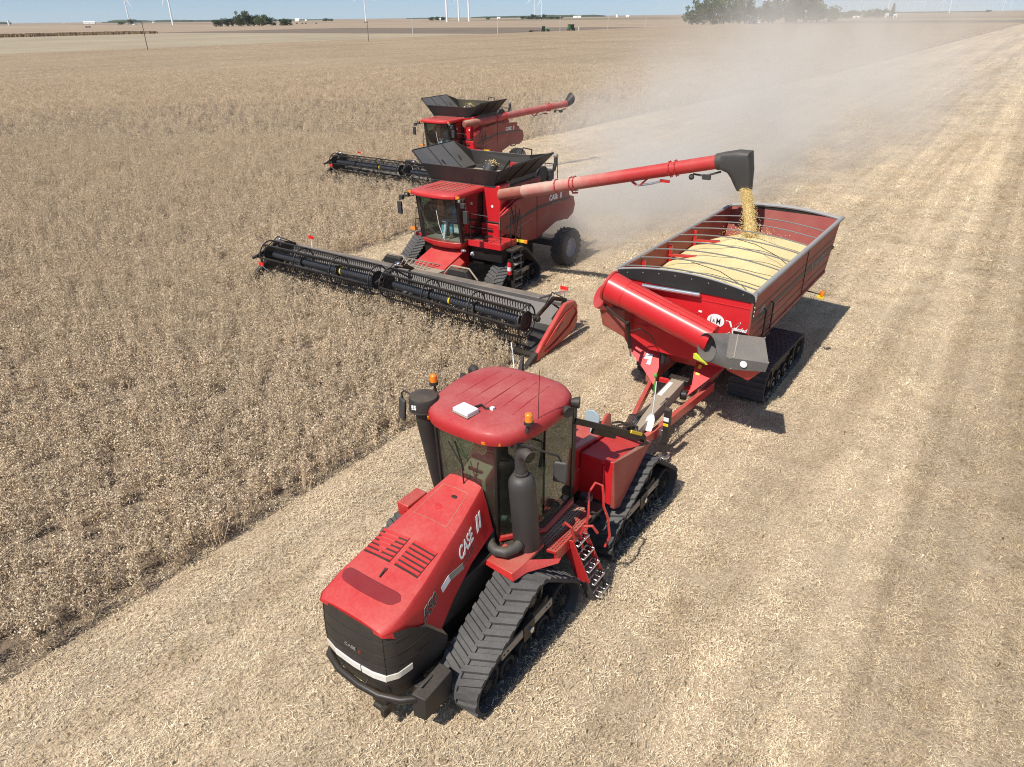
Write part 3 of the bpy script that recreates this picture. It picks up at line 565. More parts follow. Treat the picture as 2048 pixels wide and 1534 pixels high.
    m = MB(); m.box(0.86, 1.14, 3.05, 4.25, 1.44, 1.48); m.hexa([(1.14, 2.98, 1.42), (1.34, 2.98, 1.46), (1.34, 4.12, 1.46), (1.14, 4.22, 1.42), (1.14, 2.98, 1.46), (1.34, 2.98, 1.50), (1.34, 4.12, 1.50), (1.14, 4.22, 1.46)], 1)
    m.box(1.30, 1.345, 3.0, 4.0, 1.28, 1.498, 1)
    for i in range(24):
        for j in range(5):
            m.cyl((0.90+0.055*j, 3.08+0.048*i, 1.47), (0.90+0.055*j, 3.08+0.048*i, 1.4825), 0.014, n=6, mat=2)
        for j in range(3):
            xx = 1.19+0.055*j; zz = 1.46+(xx-1.14)*0.2; m.cyl((xx, 3.04+0.045*i, zz-0.01), (xx, 3.04+0.045*i, zz+0.006), 0.013, n=6, mat=2)
    for i in range(6):
        for j in range(3): m.cyl((1.34, 3.10+0.06*i, 1.32+0.05*j), (1.347, 3.10+0.06*i, 1.32+0.05*j), 0.014, n=6, mat=2)
    m.build('platform', [M_REDK, M_RED, M_BLKG], T)
    m = MB(); m.beam((1.30, 3.38, 1.46), (1.52, 3.62, 0.50), 0.25, 0.02, 0, (0, 1, 0)); m.beam((1.36, 3.82, 1.42), (1.60, 4.04, 0.50), 0.10, 0.02, 0, (0, 1, 0)); m.beam((1.52, 3.62, 0.50), (1.62, 3.72, 0.08), 0.17, 0.02, 1, (0, 1, 0)); m.beam((1.60, 4.04, 0.50), (1.68, 4.12, 0.08), 0.09, 0.02, 1, (0, 1, 0))
    ld = m.build('ladder', [M_RED, M_EXH], T, 0.006)
    for k in range(5):
        t = k/4; p = V(1.40, 3.62, 1.34)*(1-t)+V(1.68, 3.92, 0.16)*t; m = MB()
        for dx in (-0.07, 0.07): m.beam((p[0]+dx, p[1]-0.17, p[2]), (p[0]+dx, p[1]+0.20, p[2]), 0.022, 0.03)
        for dy in (-0.16, -0.04, 0.07, 0.19): m.beam((p[0]-0.07, p[1]+dy, p[2]), (p[0]+0.07, p[1]+dy, p[2]), 0.022, 0.03)
        m.build('ladder_step', M_CHROME, ld, 0.004)
    m = MB(); m.tube([(1.36, 3.90, 1.40), (1.42, 3.86, 1.75), (1.34, 3.98, 2.05), (1.38, 4.12, 2.18), (1.50, 4.14, 2.16), (1.54, 4.12, 1.98), (1.56, 4.10, 1.8), (1.62, 4.16, 1.55), (1.66, 4.2, 1.15), (1.62, 4.12, 0.95)], 0.022, 8); m.build('handrail', M_RED, T)
    m = MB(); m.tube([(1.36, 3.42, 1.30), (1.42, 3.44, 1.45), (1.40, 3.34, 1.78), (1.30, 3.30, 1.86), (1.28, 3.30, 1.80)], 0.024, 8); m.tube([(1.46, 3.62, 1.2), (1.40, 3.64, 1.45), (1.46, 3.66, 1.62), (1.56, 3.74, 1.62), (1.62, 3.82, 1.45)], 0.024, 8); m.build('handrail', M_RED, T)
    # rear half
    m = MB(); m.hexa([(0.62, 4.95, 1.18), (1.27, 4.95, 1.15), (1.27, 5.15, 1.15), (0.62, 5.15, 1.18), (0.62, 4.95, 2.05), (1.27, 4.95, 2.07), (1.27, 6.22, 1.80), (0.62, 6.22, 1.86)]); m.box(0.72, 1.1, 4.93, 4.96, 1.98, 2.06)
    m.beam((1.10, 4.935, 1.3), (1.10, 4.935, 1.95), 0.03, 0.02); bx = m.build('rear_fender_box', M_REDC, T, 0.015)
    m = MB(); m.hexa([(1.275, 4.93, 1.12), (1.36, 4.93, 1.12), (1.42, 5.02, 1.14), (1.275, 5.05, 1.14), (1.275, 4.93, 2.09), (1.30, 4.93, 2.09), (1.36, 6.34, 1.80), (1.275, 6.34, 1.84)]); m.build('fender_side', M_REDM, bx, 0.008)
    m = MB(); m.hexa([(-1.27, 4.95, 1.18), (-0.62, 4.95, 1.15), (-0.62, 5.15, 1.15), (-1.27, 5.15, 1.18), (-1.27, 4.95, 2.05), (-0.62, 4.95, 2.07), (-0.62, 6.22, 1.80), (-1.27, 6.22, 1.86)]); m.build('rear_fender_box', M_REDC, T, 0.015)
    m = MB(); m.box(-0.62, 0.62, 4.75, 6.4, 1.22, 1.72); m.box(-0.55, 0.55, 4.38, 4.75, 1.3, 2.3); m.hexa([(0.30, 4.6, 1.7), (0.60, 4.6, 1.7), (0.60, 6.3, 1.7), (0.30, 6.3, 1.7), (0.40, 4.7, 2.15), (0.60, 4.7, 2.2), (0.60, 6.3, 1.9), (0.40, 6.3, 1.9)]); m.box(-0.62, 0.1, 4.8, 5.7, 1.72, 1.95)
    m.prism([(5.9, 1.6), (6.55, 1.6), (6.5, 2.05), (6.35, 2.12), (6.2, 2.02)], 0.36, 0.42, 'x')
    m.build('rear_deck', M_RED, T, 0.03)
    m = MB(); m.beam((0.90, 4.2, 3.16), (1.32, 6.05, 2.06), 0.06, 0.10); m.beam((1.255, 5.62, 2.365), (1.325, 5.95, 2.165), 0.03, 0.06, 1); m.beam((0.98, 4.7, 2.78), (1.12, 5.3, 2.42), 0.05, 0.16); m.beam((0.62, 6.1, 1.95), (1.34, 6.1, 1.98), 0.10, 0.10)
    m.build('light_bar', [M_BLKG, M_YEL], T, 0.006)
    m = MB(); m.lathe([(0.0, -0.02), (0.16, -0.02), (0.17, 0.0), (0.16, 0.02), (0, 0.02)], (0.18, 6.15, 2.05), 'y', 20); m.beam((0.18, 6.15, 1.6), (0.18, 6.15, 2.12), 0.05, 0.03); m.build('reflector_disc', M_LBLUE, T)
    m = MB(); m.box(0.95, 1.15, 4.36, 4.5, 1.5, 1.62); m.box(0.7, 1.2, 4.3, 4.9, 1.10, 1.16); m.build('battery_tray', M_BLK, T, 0.01)
    m = MB(); m.box(-0.10, 0.34, 6.9, 7.6, 0.52, 0.72); m.box(0.02, 0.22, 7.4, 7.95, 0.60, 0.68); m.build('drawbar', M_BLKG, T, 0.01)
    m = MB()
    for k in range(8): a = 0.10+0.05*k; m.tube([(a, 6.75, 1.25), (a-0.02, 7.0, 1.45+0.03*(k % 3)), (a+0.03, 7.4, 1.35), (a*0.6+0.1, 7.9, 1.05)], 0.016, 6)
    m.box(0.05, 0.55, 6.45, 6.8, 1.0, 1.4); m.build('hydraulic_hose', M_BLK, T)
    return T

# ------------------------------------------------------------------ grain: shared material
def grain_material():
    m, nt = new_mat('soybean grain'); o = nd(nt, 'ShaderNodeOutputMaterial'); b = nd(nt, 'ShaderNodeBsdfPrincipled'); lk(nt, b.outputs[0], o.inputs[0])
    b.inputs['Roughness'].default_value = 0.7; b.inputs['Specular IOR Level'].default_value = 0.25
    tc = nd(nt, 'ShaderNodeTexCoord'); n1 = noise(nt, tc.outputs['Object'], 34, 5, 0.85); n2 = noise(nt, tc.outputs['Object'], 1.5, 3, 0.5)
    c = ramp(nt, n1.outputs[0], [(0.25, (0.54, 0.39, 0.16)), (0.5, (0.80, 0.66, 0.34)), (0.75, (0.87, 0.75, 0.45))]).outputs[0]
    d = ramp(nt, n2.outputs[0], [(0.35, (0.93, 0.92, 0.90)), (0.65, (1.0, 1.0, 1.0))]).outputs[0]
    lk(nt, mix(nt, 1.0, c, d, 'MULTIPLY'), b.inputs['Base Color'])
    bp = nd(nt, 'ShaderNodeBump'); bp.inputs['Strength'].default_value = 0.8; bp.inputs['Distance'].default_value = 0.02; lk(nt, n1.outputs[0], bp.inputs['Height']); lk(nt, bp.outputs[0], b.inputs['Normal'])
    return m
M_GRAIN = grain_material()
CART_XY = rowxy(-5.77, 15.0)
def grain_z(x, y):
    z = 3.42 - 0.10*(x/1.6)**2 - 0.085*(0.9-x)*(0.9-x)*0.55 + 0.16*math.exp(-((x-0.05)**2/0.5+(y-4.6)**2/0.9))
    z -= 0.42*max(0, y-5.2) + 0.05*max(0, 1.2-y)
    return z + 0.02*math.sin(3.1*x+1.7*y) + 0.012*math.sin(7*x-4.3*y)
def build_cart():
    T = empty('grain_cart', (*CART_XY, 0), -PHI, 'red grain cart on black rubber tracks, filled with yellow soybeans under tarp bows', 'grain cart')
    def side(sx, name, mat):
        m = MB(); o, i = sx*1.65, sx*1.60
        def P(x): return [(x, -0.12, 2.30), (x, 6.62, 2.25), (x, 7.60, 3.60), (x, -0.15, 3.60)]
        a, b = P(o), P(i); m.add(a+b, [(0, 1, 2, 3), (7, 6, 5, 4)] + [(k, 4+k, 4+(k+1) % 4, (k+1) % 4) for k in range(4)], 0)
        return m.build(name, mat, T, 0.006)
    rs = side(1, 'side_wall', M_REDM); ls = side(-1, 'side_wall', M_REDM)
    m = MB()
    for z0, z1, y1 in ((3.12, 3.16, 7.25), (2.86, 2.98, 7.05), (2.74, 2.77, 6.95), (2.50, 2.54, 6.8)): m.prism([(0.0, z0), (y1, z0), (y1+0.03, z1), (0.0, z1)], 1.652, 1.656, 'x')
    m.build('side_stripe', M_EXH, rs)
    m = MB(); m.box(1.648, 1.668, 4.15, 4.18, 2.3, 3.6); m.box(1.648, 1.672, -0.14, -0.08, 3.05, 3.6, 0); m.beam((1.66, -0.1, 2.28), (1.66, 6.6, 2.26), 0.05, 0.07, 1)
    for z in (3.1, 3.2, 3.3, 3.45): m.cyl((1.65, -0.11, z), (1.685, -0.11, z), 0.016, n=6, mat=2)
    m.build('wall_seam', [M_BLKG, M_REDM, M_WHITE], rs)
    m = MB(); text_mesh(m, 'X-tended', 0.42, plane_map((1.652, 4.7, 2.72), (0, 1, 0), (0, 0, 1)), 0, 0.2, 0.002); m.build('wall_lettering', M_GREY, rs)
    m = MB(); m.box(1.652, 1.656, 0.55, 0.95, 2.62, 2.66); m.lathe([(0.0, 0), (0.17, 0), (0.17, 0.004), (0, 0.004)], (1.652, 0.62, 2.98), 'x', 20); m.build('wall_decal', M_GREY, rs)
    # front wall with logo
    fy = -0.12
    m = MB(); pts = [(-1.65, 2.15), (-0.7, 1.70), (1.15, 1.70), (1.65, 2.30), (1.65, 3.44), (-1.65, 3.44)]; m.prism(pts, fy, fy+0.05, 'y'); fwall = m.build('front_wall', M_REDC, T, 0.006)
    m = MB(); m.box(-1.66, 1.66, fy-0.014, fy-0.002, 3.235, 3.25); m.box(-1.66, 1.66, fy-0.012, fy-0.002, 2.28, 2.30); m.build('wall_seam', M_REDC, fwall)
    m = MB(); arc = [(x, 3.58+0.20*(1-(x/1.66)**2)) for x in np.linspace(-1.66, 1.66, 17)]
    m.prism([(-1.66, 3.40), (1.66, 3.40)] + arc[::-1], fy-0.03, fy+0.02, 'y'); te = m.build('tarp_end', M_TARP, T, 0.004)
    m = MB(); m.tube([(x, fy-0.005, z+0.012) for x, z in arc], 0.022, 8)
    m.build('tarp_edge', M_TRIM, te)
    m = MB()
    for x in np.linspace(-1.4, 1.4, 8): m.cyl((x, fy-0.03, 3.50+0.19*(1-(x/1.66)**2)), (x, fy-0.042, 3.50+0.19*(1-(x/1.66)**2)), 0.014, n=6)
    m.build('bolt_head', M_GREY, te)
    F = plane_map((0, fy-0.004, 0), (1, 0, 0), (0, 0, 1))
    m = MB(); ring = [(0.86+0.20*math.cos(a), 2.82+0.155*math.sin(a)) for a in np.linspace(0, 2*math.pi, 33)[:-1]]
    m.add([F(u, v, 0.0) for u, v in ring] + [F(u, v, 0.006) for u, v in ring], [tuple(range(31, -1, -1)), tuple(range(32, 64))] + [(i, (i+1) % 32, 32+(i+1) % 32, 32+i) for i in range(32)], 0)
    text_mesh(m, 'J', 0.22, lambda u, v, d: F(0.725+u, 2.745+v, 0.006+d), 1, 0, 0.003, bold=0.001, sx=0.75); text_mesh(m, '&', 0.11, lambda u, v, d: F(0.785+u, 2.775+v, 0.006+d), 1, 0, 0.003, sx=0.9); text_mesh(m, 'M', 0.20, lambda u, v, d: F(0.868+u, 2.75+v, 0.006+d), 1, 0, 0.003, bold=0.001, sx=0.72)
    m.build('maker_logo', [M_WHITE, M_BLKG], fwall)
    m = MB()
    for k, (w_, mt, dd) in enumerate(((0.085, 0, 0.006), (0.055, 1, 0.010))):
        e = 0.012 if k == 0 else 0.0
        a = [F(1.02-e, 2.54-e, dd), F(1.12, 2.62, dd), F(1.27, 2.78, dd), F(1.42+e, 2.90+e, dd)]; b = [F(1.02+w_*0.3, 2.54-e, dd), F(1.12+w_, 2.60, dd), F(1.27+w_, 2.74, dd), F(1.42+e, 2.86+e, dd)]
        for i in range(3): m.add([a[i], b[i], b[i+1], a[i+1]], [(0, 1, 2, 3)], mt)
        a = [F(1.10-e, 2.87+e, dd+.002), F(1.18, 2.72, dd+.002), F(1.26, 2.54-e, dd+.002)]; b = [F(1.10+w_*1.1+e, 2.87+e, dd+.002), F(1.18+w_, 2.72, dd+.002), F(1.26+w_*0.6+e, 2.54-e, dd+.002)]
        for i in range(2): m.add([a[i], b[i], b[i+1], a[i+1]], [(0, 1, 2, 3)], mt)
    text_mesh(m, '-tended', 0.125, lambda u, v, d: F(1.245+u, 2.685+v, 0.008+d), 0, 0.25, 0.003, bold=0.004, sx=0.86)
    m.plate([F(1.28, 2.61, 0.006), F(1.62, 2.61, 0.006), F(1.62, 2.665, 0.006), F(1.30, 2.665, 0.006)], 0.004, 2); text_mesh(m, 'www.jm-inc.com', 0.05, lambda u, v, d: F(1.29+u, 2.565+v, 0.006+d), 0, 0.1, 0.003, bold=0.001, sx=0.8)
    m.build('model_logo', [M_WHITE, M_REDD, M_BLKG], fwall)
    m = MB(); m.tube([(0.42, fy-0.02, 2.75), (0.42, fy-0.03, 2.92)], 0.012, 6, 0); m.tube([(0.52, fy-0.02, 2.70), (0.52, fy-0.03, 2.86)], 0.012, 6, 0); m.box(0.44, 0.52, fy-0.02, fy-0.005, 2.94, 2.98, 1); m.build('latch_pin', [M_RED, M_WHITE], fwall)
    m = MB(); m.tube([(-0.95, fy-0.10, 3.33), (0.46, fy-0.10, 3.38)], 0.055, 12); m.build('crank_tube', M_CHROME, T, 0, 50)
    # rear wall, hopper slopes, floor
    m = MB(); m.hexa([(-1.65, 6.60, 2.22), (1.65, 6.60, 2.22), (1.65, 6.66, 2.22), (-1.65, 6.66, 2.22), (-1.65, 7.54, 3.60), (1.65, 7.54, 3.60), (1.65, 7.60, 3.60), (-1.65, 7.60, 3.60)])
    rarc = [(x, 3.58+0.16*(1-(x/1.66)**2)) for x in np.linspace(-1.66, 1.66, 17)]; m.prism([(-1.66, 3.55), (1.66, 3.55)] + rarc[::-1], 7.55, 7.60, 'y', 1)
    rw = m.build('rear_wall', [M_INNER, M_TARP], T, 0.004)
    m = MB(); m.tube([(x, 7.56, z+0.01) for x, z in rarc], 0.055, 8); m.build('rear_bow', M_TRIM, rw)
    m = MB(); m.box(-1.62, 1.62, 6.9, 7.5, 2.72, 2.80); m.build('rear_shelf', M_INNER, rw)
    m = MB(); top = [(-1.62, -0.08, 2.30), (1.62, -0.08, 2.30), (1.62, 6.62, 2.25), (-1.62, 6.62, 2.25)]; bot = [(-0.45, 0.9, 1.05), (0.45, 0.9, 1.05), (0.45, 4.6, 1.05), (-0.45, 4.6, 1.05)]
    m.hexa(bot+top); m.build('hopper', M_RED, T, 0.01)
    # rim tubes and bows
    m = MB(); m.tube([(1.67, -0.16, 3.62), (1.67, 7.62, 3.62)], 0.06, 12); m.tube([(1.66, -0.12, 3.60), (1.70, -0.2, 3.52), (1.70, -0.2, 3.72)], 0.022, 8); m.build('rolled_tarp', M_TRIM, T)
    m = MB(); m.tube([(-1.66, -0.14, 3.60), (-1.66, 7.6, 3.60)], 0.045, 10); m.build('rim_tube', M_TRIM, T)
    for k, y in enumerate((0.15, 0.95, 1.78, 2.58, 3.38, 4.2, 5.02, 5.85)):
        m = MB(); m.tube([(x, y, 3.60+0.15*(1-(x/1.65)**2)) for x in np.linspace(-1.65, 1.65, 13)], 0.017, 8)
        m.cyl((-1.70, y, 3.6), (-1.60, y, 3.6), 0.04, n=8)
        m.build('tarp_bow', M_BOW, T)
    m = MB()
    for y0 in (0.5, 3.1):
        m.tube([(-0.3, y0+0.5, 3.70), (0.5, y0+0.3, 3.66), (1.2, y0-0.2, 3.60), (1.62, y0-0.6, 3.52)], 0.009, 5)
    m.build('tarp_cord', M_BLKG, T)
    for y in (1.05, 2.7, 4.4):
        m = MB(); m.prism([(-1.60, 3.5), (-1.60, 2.6), (-1.50, 2.6), (-1.5, 3.5)], y-0.03, y+0.03, 'y'); m.beam((-1.6, y, 3.22), (-0.85, y+0.12, 3.26), 0.12, 0.05); m.build('wall_brace', M_RED, T)
    m = MB(); m.prism([(2.1, 3.0), (2.75, 3.0), (2.75, 3.42), (2.3, 3.40)], 1.45, 1.60, 'x'); m.build('inner_gusset', M_BLK, T)
    # unloading auger folded across the front
    A, B = V(-1.66, -0.56, 3.30), V(0.98, -0.60, 2.56); d = nrm(B-A)
    m = MB(); m.tube([A-d*0.02, A+d*0.5, A+d*0.502, B], [0.36, 0.345, 0.335, 0.33], 30); au = m.build('unload_auger', M_REDC, T, 0, 50)
    upn = nrm(np.cross(np.cross(d, (0, -0.35, 1)), d)); sdn = np.cross(d, upn)
    m = MB(); m.beam(A+d*0.55+upn*0.325+sdn*0.06, B+upn*0.315+sdn*0.06, 0.035, 0.05, 0, upn); m.beam(A+d*0.55+upn*0.325-sdn*0.06, B+upn*0.315-sdn*0.06, 0.035, 0.05, 0, upn); m.build('auger_spine', M_REDC, au)
    m = MB(); m.lathe([(0.38, -0.03), (0.39, 0), (0.38, 0.03)], (0, 0, 0), 'x', 30); o = m.build('auger_flange', M_RED, au); o.location = A+d*0.02; o.rotation_euler = Vector(d).to_track_quat('X', 'Z').to_euler()
    m = MB(); m.tube([A+V(0.0, 0.05, -0.12), A+V(-0.12, 0.08, -0.38), A+V(-0.18, 0.1, -0.5)], [0.30, 0.31, 0.31], 24, 0)
    m.lathe([(0.30, 0.0), (0.315, -0.02), (0.30, -0.03), (0.26, 0.0), (0.2, 0.14), (0, 0.18)], (0, 0, 0), 'x', 28, 1)
    sock = MB(); sock.lathe([(0.305, 0.25), (0.31, 0.0), (0.30, -0.03), (0.27, -0.02)], (0, 0, 0), 'x', 28, 0); sock.lathe([(0.275, -0.015), (0.24, 0.08), (0.12, 0.16), (0, 0.17)], (0, 0, 0), 'x', 28, 1)
    o = sock.build('auger_socket', [M_RED, M_CHROME], T, 0, 50); o.location = (-1.93, -0.42, 2.92); o.rotation_euler = Vector((0.55, 0.62, -0.42)).to_track_quat('X', 'Z').to_euler()
    m = MB(); m.hexa([(-1.85, -0.45, 2.20), (-1.25, -0.35, 1.95), (-1.2, 0.0, 1.95), (-1.75, 0.0, 2.20), (-1.95, -0.5, 2.72), (-1.25, -0.5, 2.72), (-1.2, 0.0, 2.72), (-1.9, 0.0, 2.72)]); m.build('auger_housing', M_REDM, T, 0.03)
    m = MB(); m.tube([(-1.75, -0.62, 2.82), (-1.30, -0.75, 2.65), (-1.02, -0.76, 2.52)], 0.03, 8); m.tube([(-1.05, -0.70, 2.55), (-0.98, -0.62, 1.86)], 0.045, 10); m.tube([(-0.98, -0.62, 1.86), (-0.95, -0.6, 1.64)], 0.028, 8, 1); m.tube([(-1.02, -0.66, 2.3), (-0.75, -0.6, 2.42), (-0.55, -0.4, 2.2), (-0.45, -0.3, 1.95)], 0.014, 6)
    m.build('hydraulic_cylinder', [M_BLKG, M_CHROME], T)
    # discharge spout
    C0 = V(1.05, -1.05, 2.55); n0 = nrm((-0.50, -0.86, 0.10)); a0 = nrm(np.cross(n0, (0, 0, 1))); b0 = np.cross(a0, n0)
    def circ(c, r, n=24): return [c + r*(a0*math.cos(2*math.pi*k/n) + b0*math.sin(2*math.pi*k/n)) for k in range(n)]
    def sq(x, yf, yn, zb, zt, zn, n=24):
        cor = [V(x, yf, zt), V(x+0.06, yn, zn), V(x+0.02, yn+0.05, zb), V(x-0.05, yf, zb)]
        per = []
        for k in range(n):
            t = k/n*4; i = int(t); f = t-i; per.append(cor[i]*(1-f)+cor[(i+1) % 4]*f)
        return per
    c_ = circ(C0, 0.315)
    def match(rg):                                      # start the ring nearest the circle's first point, same sense
        rg = [V(*p) for p in rg]; best = None
        for rev in (0, 1):
            q = rg[::-1] if rev else rg
            for s_ in range(len(q)):
                w_ = q[s_:]+q[:s_]; dd = sum(np.linalg.norm(w_[i]-c_[i]) for i in range(0, 24, 3))
                if best is None or dd < best[0]: best = (dd, w_)
        return best[1]
    def quad(c4, n=24):
        per = []
        for k in range(n):
            t = k/n*4; i = int(t); f = t-i; per.append(V(*c4[i])*(1-f)+V(*c4[(i+1) % 4])*f)
        return per
    s1 = match(quad([(1.33, -0.50, 2.75), (1.54, -1.20, 2.50), (1.62, -1.15, 2.21), (1.30, -0.5, 2.2)])); s2 = match(quad([(2.09, -0.50, 2.83), (2.43, -1.20, 2.59), (2.38, -1.15, 2.36), (2.10, -0.5, 2.35)]))
    m = MB(); m.loft([c_, [c_[i]*0.35+s1[i]*0.65+V(0, 0, 0) for i in range(24)], s1, s2], 0, True, False); m.add(s2, [tuple(range(24))], 0)
    inner = [circ(C0-n0*0.0, 0.302), circ(C0-n0*0.26, 0.29), circ(C0-n0*0.34, 0.02)]; m.loft(inner, 0, True, False)
    m.loft([circ(C0+n0*0.012, 0.317), circ(C0+n0*0.012, 0.302)], 0, True, False); m.loft([circ(C0, 0.317), circ(C0+n0*0.012, 0.317)], 0, True, False)
    sp = m.build('spout', M_SPOUT, T, 0, 25)
    m = MB(); m.lathe([(0, 0), (0.075, 0), (0.075, -0.012), (0.04, -0.012), (0.04, -0.016), (0, -0.016)], (1.92, -1.185, 2.43), 'y', 20); m.build('spout_logo', M_WHITE, sp)
    m = MB(); m.beam((1.52, -0.5, 2.775), (1.70, -1.20, 2.525), 0.02, 0.012); 
    for p in ((1.45, -0.6, 2.74), (1.56, -0.9, 2.62), (1.62, -1.2, 2.49), (1.66, -1.17, 2.25), (2.10, -0.52, 2.84), (2.42, -1.19, 2.6)): m.ball(p, 0.018, n=8)
    m.build('rivet', M_GREY, sp)
    m = MB(); m.hexa([(1.5, -0.95, 2.08), (2.0, -0.95, 1.96), (2.05, -0.55, 2.0), (1.4, -0.5, 2.12), (1.6, -1.05, 2.21), (2.30, -1.08, 2.33), (2.08, -0.52, 2.33), (1.4, -0.52, 2.2)]); m.build('spout_liner', M_RED, T, 0.01)
    m = MB(); m.hexa([(0.74, -0.98, 2.18), (1.10, -1.12, 2.16), (1.12, -1.07, 2.16), (0.78, -0.92, 2.18), (0.74, -0.98, 2.30), (1.06, -1.14, 2.22), (1.08, -1.08, 2.22), (0.78, -0.92, 2.30)]); m.build('warning_decal', M_LIME, sp)
    # A-frame gussets, tongue
    m = MB(); m.plate([(-0.38, -0.40, 0.92), (-0.74, -0.19, 1.13), (-1.29, 0.10, 1.42), (-1.75, 0.40, 1.80), (-1.70, 0.42, 1.98), (-0.63, 0.34, 1.66), (-0.42, -0.06, 1.26)], 0.03); gl = m.build('gusset', M_REDC, T, 0.004)
    def gp(x, y, l=0.022): return V(x, y-l*0.7, 0.95+(y+0.37)*1.0+l*0.7)
    m = MB()
    for (x0, x1, y0, y1, mt) in ((-1.02, -0.86, 0.28, 0.33, 0), (-1.06, -0.98, 0.19, 0.26, 0), (-0.94, -0.84, 0.14, 0.26, 1), (-1.02, -0.68, 0.03, 0.14, 0), (-0.76, -0.66, -0.06, 0.02, 0)):
        m.plate([gp(x0, y0), gp(x1, y0), gp(x1, y1), gp(x0, y1)], 0.006, mt)
    for (x0, x1, y0, y1) in ((-1.48, -1.34, 0.42, 0.47), (-1.20, -1.05, 0.40, 0.44)): m.plate([gp(x0, y0), gp(x1, y0), gp(x1, y1), gp(x0, y1)], 0.006, 2)
    m.build('warning_decal', [M_WHITE, M_CYAN, M_YEL], gl)
    m = MB(); m.plate([(0.50, -0.45, 0.90), (0.52, -0.23, 1.09), (0.42, 0.09, 1.41), (0.40, 0.43, 1.75), (1.30, 0.50, 1.83), (1.24, 0.38, 1.72)], 0.03); g2 = m.build('gusset', M_REDC, T, 0.004)
    m = MB()
    for (x0, x1, y0, y1, mt) in ((0.50, 0.58, 0.10, 0.17, 0), (0.50, 0.60, -0.02, 0.02, 0), (0.48, 0.58, 0.21, 0.24, 1)): m.plate([gp(x0, y0), gp(x1, y0), gp(x1, y1), gp(x0, y1)], 0.006, mt)
    m.build('warning_decal', [M_YEL, M_ORNG], g2)
    m = MB(); m.cyl((-0.36, -0.0, 1.38), (-0.36, 0.02, 1.68), 0.05); m.build('manual_holder', M_BLK, T)
    m = MB(); m.beam((-0.42, -0.02, 0.93), (0.56, 0.02, 0.93), 0.10, 0.10); m.beam((0.2, 0.0, 0.9), (0.56, 0.0, 0.8), 0.06, 0.06); m.build('cross_beam', M_REDC, T, 0.006)
    m = MB(); m.beam((-0.66, 0.3, 0.85), (-0.02, -2.55, 0.78), 0.10, 0.20); m.build('tongue_beam', M_RED, T, 0.01)
    m = MB(); m.beam((0.78, 0.5, 0.85), (0.50, -2.35, 0.78), 0.11, 0.22); m.beam((0.50, -2.35, 0.80), (0.36, -3.1, 0.76), 0.13, 0.20); m.build('tongue_beam', M_RED, T, 0.01)
    m = MB(); m.beam((0.16, -3.0, 0.70), (0.2, -3.5, 0.66), 0.16, 0.10); m.cyl((0.2, -3.5, 0.5), (0.2, -3.5, 0.8), 0.05); m.build('hitch', M_BLKG, T, 0.01)
    m = MB(); m.beam((0.20, -2.85, 0.90), (0.17, -0.25, 1.02), 0.32, 0.30, 0); m.beam((0.10, -2.5, 1.062), (0.09, -1.3, 1.115), 0.06, 0.01, 1); m.beam((0.10, -1.15, 1.124), (0.085, -0.45, 1.157), 0.10, 0.012, 1)
    m.build('driveline_cover', [M_TAN, M_WHITE], T, 0.03)
    m = MB(); m.beam((0.15, -0.15, 1.05), (0.15, -0.02, 1.1), 0.5, 0.2); m.cyl((0.3, -0.35, 0.85), (0.45, -0.3, 0.85), 0.12); m.build('gear_case', M_BLKG, T, 0.02)
    m = MB(); m.beam((0.72, -2.08, 0.55), (0.72, -2.08, 1.38), 0.13, 0.13); m.box(0.66, 0.78, -2.155, -2.148, 1.10, 1.20, 1); m.box(0.66, 0.78, -2.155, -2.148, 0.98, 1.05, 2); m.cyl((0.72, -2.08, 0.2), (0.72, -2.08, 0.55), 0.05); m.cyl((0.72, -2.08, 0.16), (0.72, -2.08, 0.2), 0.13, mat=3); m.box(0.56, 0.66, -2.14, -2.02, 0.7, 0.85, 3)
    m.build('parking_jack', [M_BLK, M_WHITE, M_YEL, M_CHROME], T, 0.01)
    m = MB()
    for k in range(6): m.tube([(0.0+0.05*k, -2.9, 0.95+0.03*k), (0.02+0.03*k, -2.5, 1.22), (0.05+0.02*k, -2.2, 1.10), (0.1, -1.6, 1.10)], 0.014, 6)
    m.tube([(0.34, -1.4, 1.12), (0.5, -1.6, 1.0), (0.62, -2.0, 1.25), (0.66, -2.05, 1.38)], 0.012, 6)
    m.build('hose', M_BLK, T)
    # tracks, frame, lights, ladder
    for sgn, key in ((1, 'cr'), (-1, 'cl')):
        x0, x1 = (0.84, 1.76) if sgn > 0 else (-1.76, -0.84)
        circ = [(-1.35, 0.52, 0.50), (1.40, 0.44, 0.42), (-0.9, 0.28, 0.28), (0.9, 0.28, 0.28)]
        b = make_belt(circ, x0, x1, 0.15, 'bar', 0.05, 0.045).build('track_belt', M_RUB, T, 0, 30); b.location = (0, 3.42, 0)
        xf = sgn*1.68
        for (yy, zz, r) in ((-1.35, 0.52, 0.46), (1.40, 0.44, 0.38)): m = MB(); wheel_face(m, (xf, yy, zz), r, sgn, 8); m.build('idler_wheel', M_BLKG, b, 0, 40)
        for yy in (-0.75, -0.25, 0.3, 0.85): m = MB(); roller_mesh(m, (xf, yy, 0.24), 0.19, sgn); m.cyl((xf, yy, 0.24), (xf+0.02*sgn, yy, 0.24), 0.06, mat=1); m.build('road_roller', [M_BLKG, M_GREY], b, 0, 40)
        m = MB(); m.box(min(sgn*0.95, sgn*1.6), max(sgn*0.95, sgn*1.6), -1.1, 1.1, 0.35, 0.62); m.build('track_carrier', M_BLKG, b, 0.02)
    m = MB(); m.box(-1.5, 1.5, 3.1, 3.6, 0.55, 0.9); m.box(-0.7, -0.5, -0.2, 6.2, 0.85, 1.05); m.box(0.5, 0.7, -0.2, 6.2, 0.85, 1.05); m.build('frame', M_REDK, T, 0.02)
